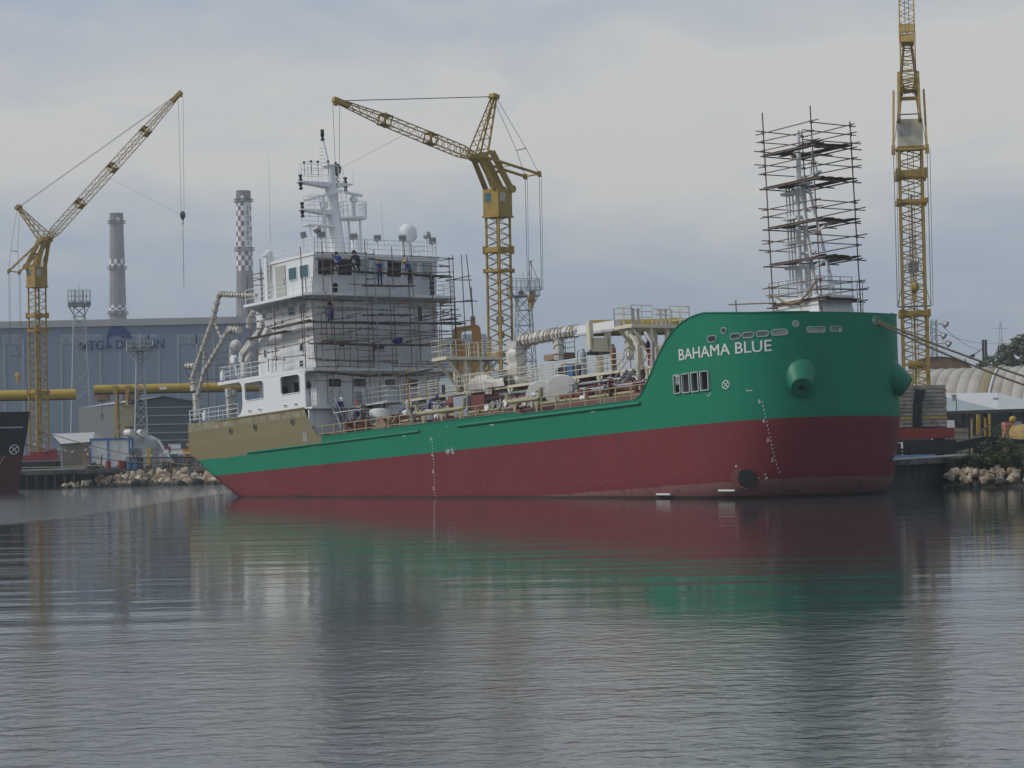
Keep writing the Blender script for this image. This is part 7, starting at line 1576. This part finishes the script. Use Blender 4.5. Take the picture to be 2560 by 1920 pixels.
tx = [(2366,620,21.,8.0),(2390,640,23.5,8.5),(2418,600,22,8.5),(2440,420,14.2,6.),(2462,380,14.,5.),(2484,370,14.6,5.),(2506,360,13.6,5.),(2530,350,14.8,5.),(2556,345,16.,5.5),(2585,340,15.,5.5),(2405,700,22,8.)]
for i, (x, Y, h, w) in enumerate(tx): tree(loc_(x,Y,1.9), h*1.0, w*.62, 'dull green broadleaf tree in the row beyond the hangar', 'leafd' if i % 3 else 'leafh', i+40, 20, 80, .42)
# bush on the right bank
for i, (x, y, w, h) in enumerate(((960,1360,1.1,1.3),(1040,1370,1.5,2.0),(1130,1375,1.6,2.4),(1210,1370,1.5,2.3),(1290,1370,1.6,2.2),(1090,1390,1.3,1.2),(1190,1400,1.3,1.2),(760,1310,.5,.5),(830,1300,.5,.45))):
    p = P5(x,y,145.5 if w > .6 else 147); rg = random.Random(i+5); root = empty('bush', (p.x, 145.5+.3*(i % 3), 1.0 if w > .6 else 1.3), label='dense dark green bush growing over the right bank boulders' if w > .6 else 'small weed tuft on the edge of the pier', cat='bush', group='bushes on the right bank' if w > .6 else 'weeds on the pier edge'); m = MB(); f = MB()
    for k in range(14):
        an = rg.uniform(0,6.28); r_ = rg.uniform(.1,1)*w; c = (r_*math.cos(an), r_*.6*math.sin(an), h*rg.uniform(.15,1.0)*(1-.45*(r_/w)**2)); m.tube([(0,0,-.3),(c[0]*.5,c[1]*.5,c[2]*.6),c], .015, 4); leaves(f, c, (w*.32,w*.32,h*.2), 90, .075, rg)
    m.build('stem', M['bark'], root); f.build('foliage', M['leafb'], root, smooth=False, recalc=False)
for cx, cy, n_, sp, rad_ in ((790,1420,34,120,.9),(1070,1435,44,150,1.05),(860,1320,9,70,.7),(1250,1430,12,60,.8),(730,1470,8,60,.7)):
    for i in range(n_):
        x = cx+q.uniform(-1,1)*sp; y = cy+q.uniform(-1,1)*58; Y = lerp(143.0,146.5,(1490-y)/150); p = P5(x, y, Y); wet = y > 1478
        boulder(Vector((p.x,Y,max(p.z,.05))), q.uniform(.35,.95)*rad_*.85, wet, 'dark wet boulder at the waterline of the right bank' if wet else 'tan angular boulder on the right bank below the bush', 'wet boulders of the right bank' if wet else 'boulders of the right bank')
m = MB(); bx = [loc_(2385+i*22,144,0).x for i in range(16)]; m.add([p for i, x in enumerate(bx) for p in ((x,142.6+max(0,(3-i)*1.2),-1.),(x,145.2+max(0,(2-i)*.8),.6),(x,148.3,1.6),(x,151.,1.88))], [(4*i+j,4*i+4+j,4*i+5+j,4*i+1+j) for i in range(15) for j in range(3)]); m.build('bank_slope', mat('dark_bank_earth', (.055,.05,.035), .95, var=.4, scale=.8), kind='structure')
for i in range(18):
    x = q.uniform(630,960); p = P5(x,1490+q.uniform(0,40),143.+q.uniform(0,.8)); boulder(Vector((p.x,p.y,.02)), q.uniform(.4,.8), True, 'dark wet boulder at the waterline of the right bank', 'wet boulders of the right bank')
# mooring ropes from the bow
Hw = SM @ Vector(HAWSE)
rope(Hw, at(2790,1010,132.), .25, .055, 'upper tan mooring rope leaving the bow port towards the shore'); rope(Hw+Vector((.05,0,-.12)), at(2790,1035,130.), .35, .055, 'lower tan mooring rope leaving the bow port towards the shore')
# far masts
def pylon(x, ytop, Y, w, label):
    b = loc_(x, Y, 1.9); H = zat(x, ytop, Y)-1.9; root = empty('power_pylon', b, label=label, cat='pylon', group='far power pylons'); m = MB(); k = 9
    for i in range(k):
        z0_, z1_ = H*i/k, H*(i+1)/k; a, c = w*(1-i/k)*.5+.3, w*(1-(i+1)/k)*.5+.3
        for s in (-1,1):
            for e in (-1,1): m.bar((s*a,e*a,z0_),(s*c,e*c,z1_),.16,4)
            m.bar((s*a,-a,z0_),(-s*c,-c,z1_),.1,4)
    m.build('pylon_lattice', M['galv'], root, smooth=False)
    m = MB()
    for f in (.7,.82,.94): m.sq((-w*.55,0,H*f),(w*.55,0,H*f),.25,.25)
    m.build('cross_arm', M['galv'], root)
x, y = px('B5',1113,200); pylon(x, y, 1500, 9., 'far power pylon above the trees right of the crane'); x, y = px('B5',650,290); pylon(x, y, 1900, 9., 'fainter far power pylon left of the trees')
x, y = px('B5',575,188); b = loc_(x+2, 300, 1.9); H = zat(x,y,300)-1.9; root = empty('floodlight_mast', b, label='slim lattice mast with side lamps over the rusty roof', cat='light mast'); m = MB(); lattice_mast(m, .32, 0, H, .9, .05, .03, .1); m.build('mast_lattice', M['galv'], root, smooth=False)
for yy, dx in ((222,1.2),(315,.9),(380,1.5)):
    z = P5(600,yy,300).z-1.9; m = MB(); m.bar((0,0,z),(dx,0,z),.05,5); m.lathe([(.15,-.4),(.42,.1),(.45,.3)], 10, (dx+.2,-.2,z), (.7,-.4,-.6)); m.build('floodlamp', M['steel'], root)
for x0, lab in ((968,'thin dark pole with bracket above the trees, one of the pair'),(990,'thin plain dark pole above the trees, second of the pair')):
    x, y = px('B5',x0,348); b = loc_(x+1,430,1.9); root = empty('utility_pole', b, label=lab, cat='pole'); z = zat(x,y,430)-1.9; m = MB(); m.bar((0,0,0),(0,0,z),.22,6); m.build('pole_shaft', M['dark'], root)
    if x0 == 968: m = MB(); m.sq((0,0,z*.92),(-1.9,0,z*.86),.15,.15); m.obox((-2.1,0,z*.85),(.5,0,.2),(0,.3,0),(-.1,0,.25)); m.build('bracket_lamp', M['dark'], root)
def wire(a, b, sag, lab): 
    a, b = Vector(a), Vector(b); o = empty('power_line', a, label=lab, cat='cable', group='power lines right of the crane'); m = MB(); m.tube([(b-a)*t+Vector((0,0,-4*sag*t*(1-t))) for t in [i/14 for i in range(15)]], .035, 4); m.build('wire', M['cable'], o)
wire(P5(600,215,300), P5(920,430,420), .6, 'thin sagging power line from the slim mast down to the trees'); wire(P5(490,232,290), P5(1120,350,620), 1.5, 'thin power line stretching across towards the far pylon')
# --- things seen behind the deck
M['palegreen'] = mat('pale_green_wall', (.36,.40,.33), .8, var=.06, scale=.2, col2=(.28,.3,.26), amt=.2)
o = box_thing('pale_green_shed','B2',380,985,1500,1130,206,10.,'palegreen','pale green low shed seen between the cargo pipes','shed')
M['bluegr'] = mat('pale_blue_block', (.26,.32,.38), .7, var=.06, scale=.2)
o = box_thing('distant_block','B1',420,452,1000,900,390,14.,'bluegr','pale blue grey block far behind the deckhouse corner','building'); box_thing('distant_annex','B1',690,412,935,900,400,10.,'greyblue','taller grey blue annex far behind the yellow arch','building')
# yellow arched boom frame
fr0 = at(*px('B1',730,900), 178); fr0.z = 1.91; fr = empty('yellow_boom_frame', fr0, label='curved yellow excavator like boom frame behind the deckhouse corner', cat='boom')
f = lambda x, y: at(*px('B1',x,y), 178)-fr0
M['boomy'] = mat('weathered_boom_yellow', (.36,.20,.05), .55, var=.12, scale=.6, col2=(.14,.08,.04), amt=.2)
m = MB(); outer = [(575,520),(580,380),(590,350),(620,338),(770,318),(830,310),(860,322),(876,350),(890,480),(890,640),(880,820),(590,820),(580,640)]; inner = [(668,500),(668,400),(680,384),(770,370),(782,385),(784,480),(770,520),(690,540)]
m.plate([[(f(x,y).x, f(x,y).z) for x, y in outer],[(f(x,y).x, f(x,y).z) for x, y in inner]], lambda a, b, d: (a, d, b), 1.0); m.build('boom_arch', M['boomy'], fr, smooth=False)
m = MB(); a, b = f(590,820), f(890,820); m.box(a.x-.4,b.x+2.,-.6,2.0,0,a.z+.02); m.build('boom_base', M['boomy'], fr, smooth=False)
m = MB(); p = f(795,300); m.obox(p+Vector((0,.5,.1)), (.18,0,0), (0,.3,0), (0,0,.45)); m.build('boom_head', M['rustroof'], fr); m = MB(); a, b = f(795,265), f(775,-60); m.bar(a+Vector((0,.5,0)), b+Vector((0,.5,.3)), .05, 6); m.build('head_rod', M['pole'], fr)
# ================================================================== WATER, GROUND, SKY, LIGHT
def water_material():
    m = bpy.data.materials.new('harbour_water'); m.use_nodes = True; nt = m.node_tree; N = nt.nodes; L = nt.links
    b = N['Principled BSDF']; b.inputs['Base Color'].default_value = (.045, .060, .064, 1); b.inputs['Roughness'].default_value = .035; b.inputs['IOR'].default_value = 1.36
    geo = N.new('ShaderNodeNewGeometry'); pos = geo.outputs['Position']
    def mapv(s, rot=0.):
        t = N.new('ShaderNodeMapping'); t.inputs['Scale'].default_value = s; t.inputs['Rotation'].default_value = (0, 0, rot); L.new(pos, t.inputs[0]); return t.outputs[0]
    def noise(v, scale, det=2, rough=.5, dist=0.):
        t = N.new('ShaderNodeTexNoise'); t.inputs['Scale'].default_value = scale; t.inputs['Detail'].default_value = det; t.inputs['Roughness'].default_value = rough; t.inputs['Distortion'].default_value = dist; L.new(v, t.inputs['Vector']); return t.outputs['Fac']
    def mth(op, a, bb, clamp=False):
        t = N.new('ShaderNodeMath'); t.operation = op; t.use_clamp = clamp
        for i, q in enumerate((a, bb)):
            if isinstance(q, (int, float)): t.inputs[i].default_value = q
            else: L.new(q, t.inputs[i])
        return t.outputs[0]
    sep = N.new('ShaderNodeSeparateXYZ'); L.new(pos, sep.inputs[0]); X, Y, Z = sep.outputs
    def mr(v, a, bb, c=0., d=1.):
        t = N.new('ShaderNodeMapRange'); t.interpolation_type = 'SMOOTHSTEP'; L.new(v, t.inputs[0])
        for i, q in enumerate((a, bb, c, d)): t.inputs[i+1].default_value = q
        return t.outputs[0]
    nb = noise(mapv((.06, .035, 1)), 1.0, 3)
    # breeze: strong close to the viewer, glassy strip in front of the ship, ruffled pocket behind the stern
    nearm = mr(mth('ADD', Y, mth('MULTIPLY', mth('SUBTRACT', nb, .5), 22)), 44., 26.)
    swell = mth('MULTIPLY', noise(mapv((.16, .55, 1), .10), 1.0, 2, .45), 1.0)
    wav = noise(mapv((2.5, 2.7, 1), -.12), 1.0, 3, .55, .4)
    rip = noise(mapv((6.5, 5.0, 1), .22), 1.0, 5, .68, .4)
    h = mth('ADD', mth('MULTIPLY', swell, WS[0]), mth('ADD', mth('MULTIPLY', wav, mth('ADD', WS[1], mth('MULTIPLY', nearm, WS[2]))), mth('MULTIPLY', rip, mth('ADD', WS[3], mth('MULTIPLY', nearm, WS[4])))))
    lm = mth('MULTIPLY', mr(X, 2., -16.), mr(Y, 140., 90.)); strk = noise(mapv((.07, .33, 1), .05), 1.0, 3, .55); h = mth('ADD', h, mth('MULTIPLY', strk, mth('ADD', .010, mth('MULTIPLY', lm, .045))))
    # pocket boundary from the stern to the left foreground
    e = mth('ADD', X, mth('ADD', mth('MULTIPLY', mth('SUBTRACT', nb, .5), 3.), mth('MULTIPLY', mth('SUBTRACT', Y, 140.), .02)))
    pk = mth('MULTIPLY', mr(e, PK[0], PK[1]), mr(Y, 96., 112.))
    h = mth('ADD', h, mth('MULTIPLY', noise(mapv((2.2, 2.8, 1), .4), 1.0, 4, .6), mth('MULTIPLY', pk, WS[5])))
    bp = N.new('ShaderNodeBump'); bp.inputs['Strength'].default_value = 1.0; bp.inputs['Distance'].default_value = 1.0; L.new(h, bp.inputs['Height']); L.new(bp.outputs[0], b.inputs['Normal'])
    return m
WS = (.014, .0042, .015, .0005, .0042, .05)
PK = (-21.0, -22.6)
m = MB(); m.add([(-900, -60, 0), (900, -60, 0), (900, 900, 0), (-900, 900, 0)], [(0,1,2,3)])
m.build('water', water_material(), smooth=False, kind='structure', recalc=False)

# sky
SKL = (.3, .7, .2)
w = bpy.data.worlds.new('World'); sc.world = w; w.use_nodes = True; nt = w.node_tree; N = nt.nodes; L = nt.links
bg = N['Background']; bg.inputs['Strength'].default_value = .10
SUN_EL, SUN_AZ = R(38), R(-98)         # azimuth from +Y towards +X
sky = N.new('ShaderNodeTexSky'); sky.sky_type = 'NISHITA'; sky.sun_disc = False; sky.sun_elevation = SUN_EL; sky.sun_rotation = SUN_AZ; sky.dust_density = 2.5; sky.air_density = 1.2
tc = N.new('ShaderNodeTexCoord')
def wn(scale, sx, sy, sz, det=6, rough=.55, dist=.3, loc=(0,0,0)):
    mp = N.new('ShaderNodeMapping'); mp.inputs['Scale'].default_value = (sx, sy, sz); mp.inputs['Location'].default_value = loc; L.new(tc.outputs['Generated'], mp.inputs[0])
    t = N.new('ShaderNodeTexNoise'); t.inputs['Scale'].default_value = scale; t.inputs['Detail'].default_value = det; t.inputs['Roughness'].default_value = rough; t.inputs['Distortion'].default_value = dist; L.new(mp.outputs[0], t.inputs['Vector']); return t.outputs['Fac']
def wmix(f, a, b):
    t = N.new('ShaderNodeMixRGB')
    for i, q in zip(('Fac', 'Color1', 'Color2'), (f, a, b)):
        if isinstance(q, tuple): t.inputs[i].default_value = (*q, 1)
        elif isinstance(q, (int, float)): t.inputs[i].default_value = q
        else: L.new(q, t.inputs[i])
    return t.outputs[0]
def wramp(f, stops):
    t = N.new('ShaderNodeValToRGB'); r = t.color_ramp
    while len(r.elements) < len(stops): r.elements.new(.5)
    for e, (p, v) in zip(r.elements, stops): e.position = p; e.color = (v, v, v, 1)
    L.new(f, t.inputs[0]); return t.outputs[0]
def wmath(op, a, b):
    t = N.new('ShaderNodeMath'); t.operation = op
    for i, q in enumerate((a, b)):
        if isinstance(q, (int, float)): t.inputs[i].default_value = q
        else: L.new(q, t.inputs[i])
    return t.outputs[0]
sepw = N.new('ShaderNodeSeparateXYZ'); L.new(tc.outputs['Generated'], sepw.inputs[0])
big = wn(1.0, 5, 5, 11, 5, .5, .8, SKL)
mid_ = wn(1.0, 11, 11, 32, 6, .58, .7, SKL)
el = sepw.outputs[2]
blue = wmix(.80, sky.outputs['Color'], (3.35, 4.25, 5.6))     # thin cloud over blue
cream = wmix(.86, sky.outputs['Color'], (6.55, 6.42, 6.22))   # lit cloud deck
band = wramp(wmath('ADD', el, wmath('MULTIPLY', wmath('SUBTRACT', big, .5), .10)), [(0, .30), (.045, .08), (.085, .30), (.115, 1.0), (.150, .95), (.20, .22), (.30, .25), (1, .35)])
f = wmath('ADD', band, wmath('MULTIPLY', wmath('SUBTRACT', mid_, .5), 1.15))
cl = wmix(wramp(f, [(0.02, 0.), (.95, 1.)]), blue, cream)
L.new(cl, bg.inputs['Color'])
# thin harbour haze round camera and scene
hm = bpy.data.materials.new('haze'); hm.use_nodes = True; hn = hm.node_tree.nodes; hn.remove(hn['Principled BSDF']); pvn = hn.new('ShaderNodeVolumePrincipled'); pvn.inputs['Color'].default_value = (.82, .88, .95, 1); pvn.inputs['Density'].default_value = .00030; pvn.inputs['Anisotropy'].default_value = .0
hm.node_tree.links.new(pvn.outputs[0], hn['Material Output'].inputs['Volume'])
m = MB(); m.box(-1600, 1600, -90, 3100, -3, 127); m.build('haze', hm, smooth=False, kind='stuff')
# sun through the cloud
sd = bpy.data.lights.new('sun', 'SUN'); sd.energy = 1.9; sd.angle = R(14); sd.color = (1, .95, .88)
so = bpy.data.objects.new('sun', sd); COL.objects.link(so)
dirv = Vector((math.sin(SUN_AZ)*math.cos(SUN_EL), math.cos(SUN_AZ)*math.cos(SUN_EL), math.sin(SUN_EL)))
so.rotation_euler = dirv.to_track_quat('Z', 'Y').to_euler(); so.location = (-60, 60, 80)
sc.view_settings.view_transform = 'Standard'; sc.view_settings.look = 'None'; sc.view_settings.exposure = 0.; sc.view_settings.gamma = 1.
sc.cycles.use_denoising = True
sc.cycles.max_bounces = 6; sc.cycles.diffuse_bounces = 2; sc.cycles.glossy_bounces = 3; sc.cycles.transparent_max_bounces = 6; sc.cycles.volume_bounces = 0
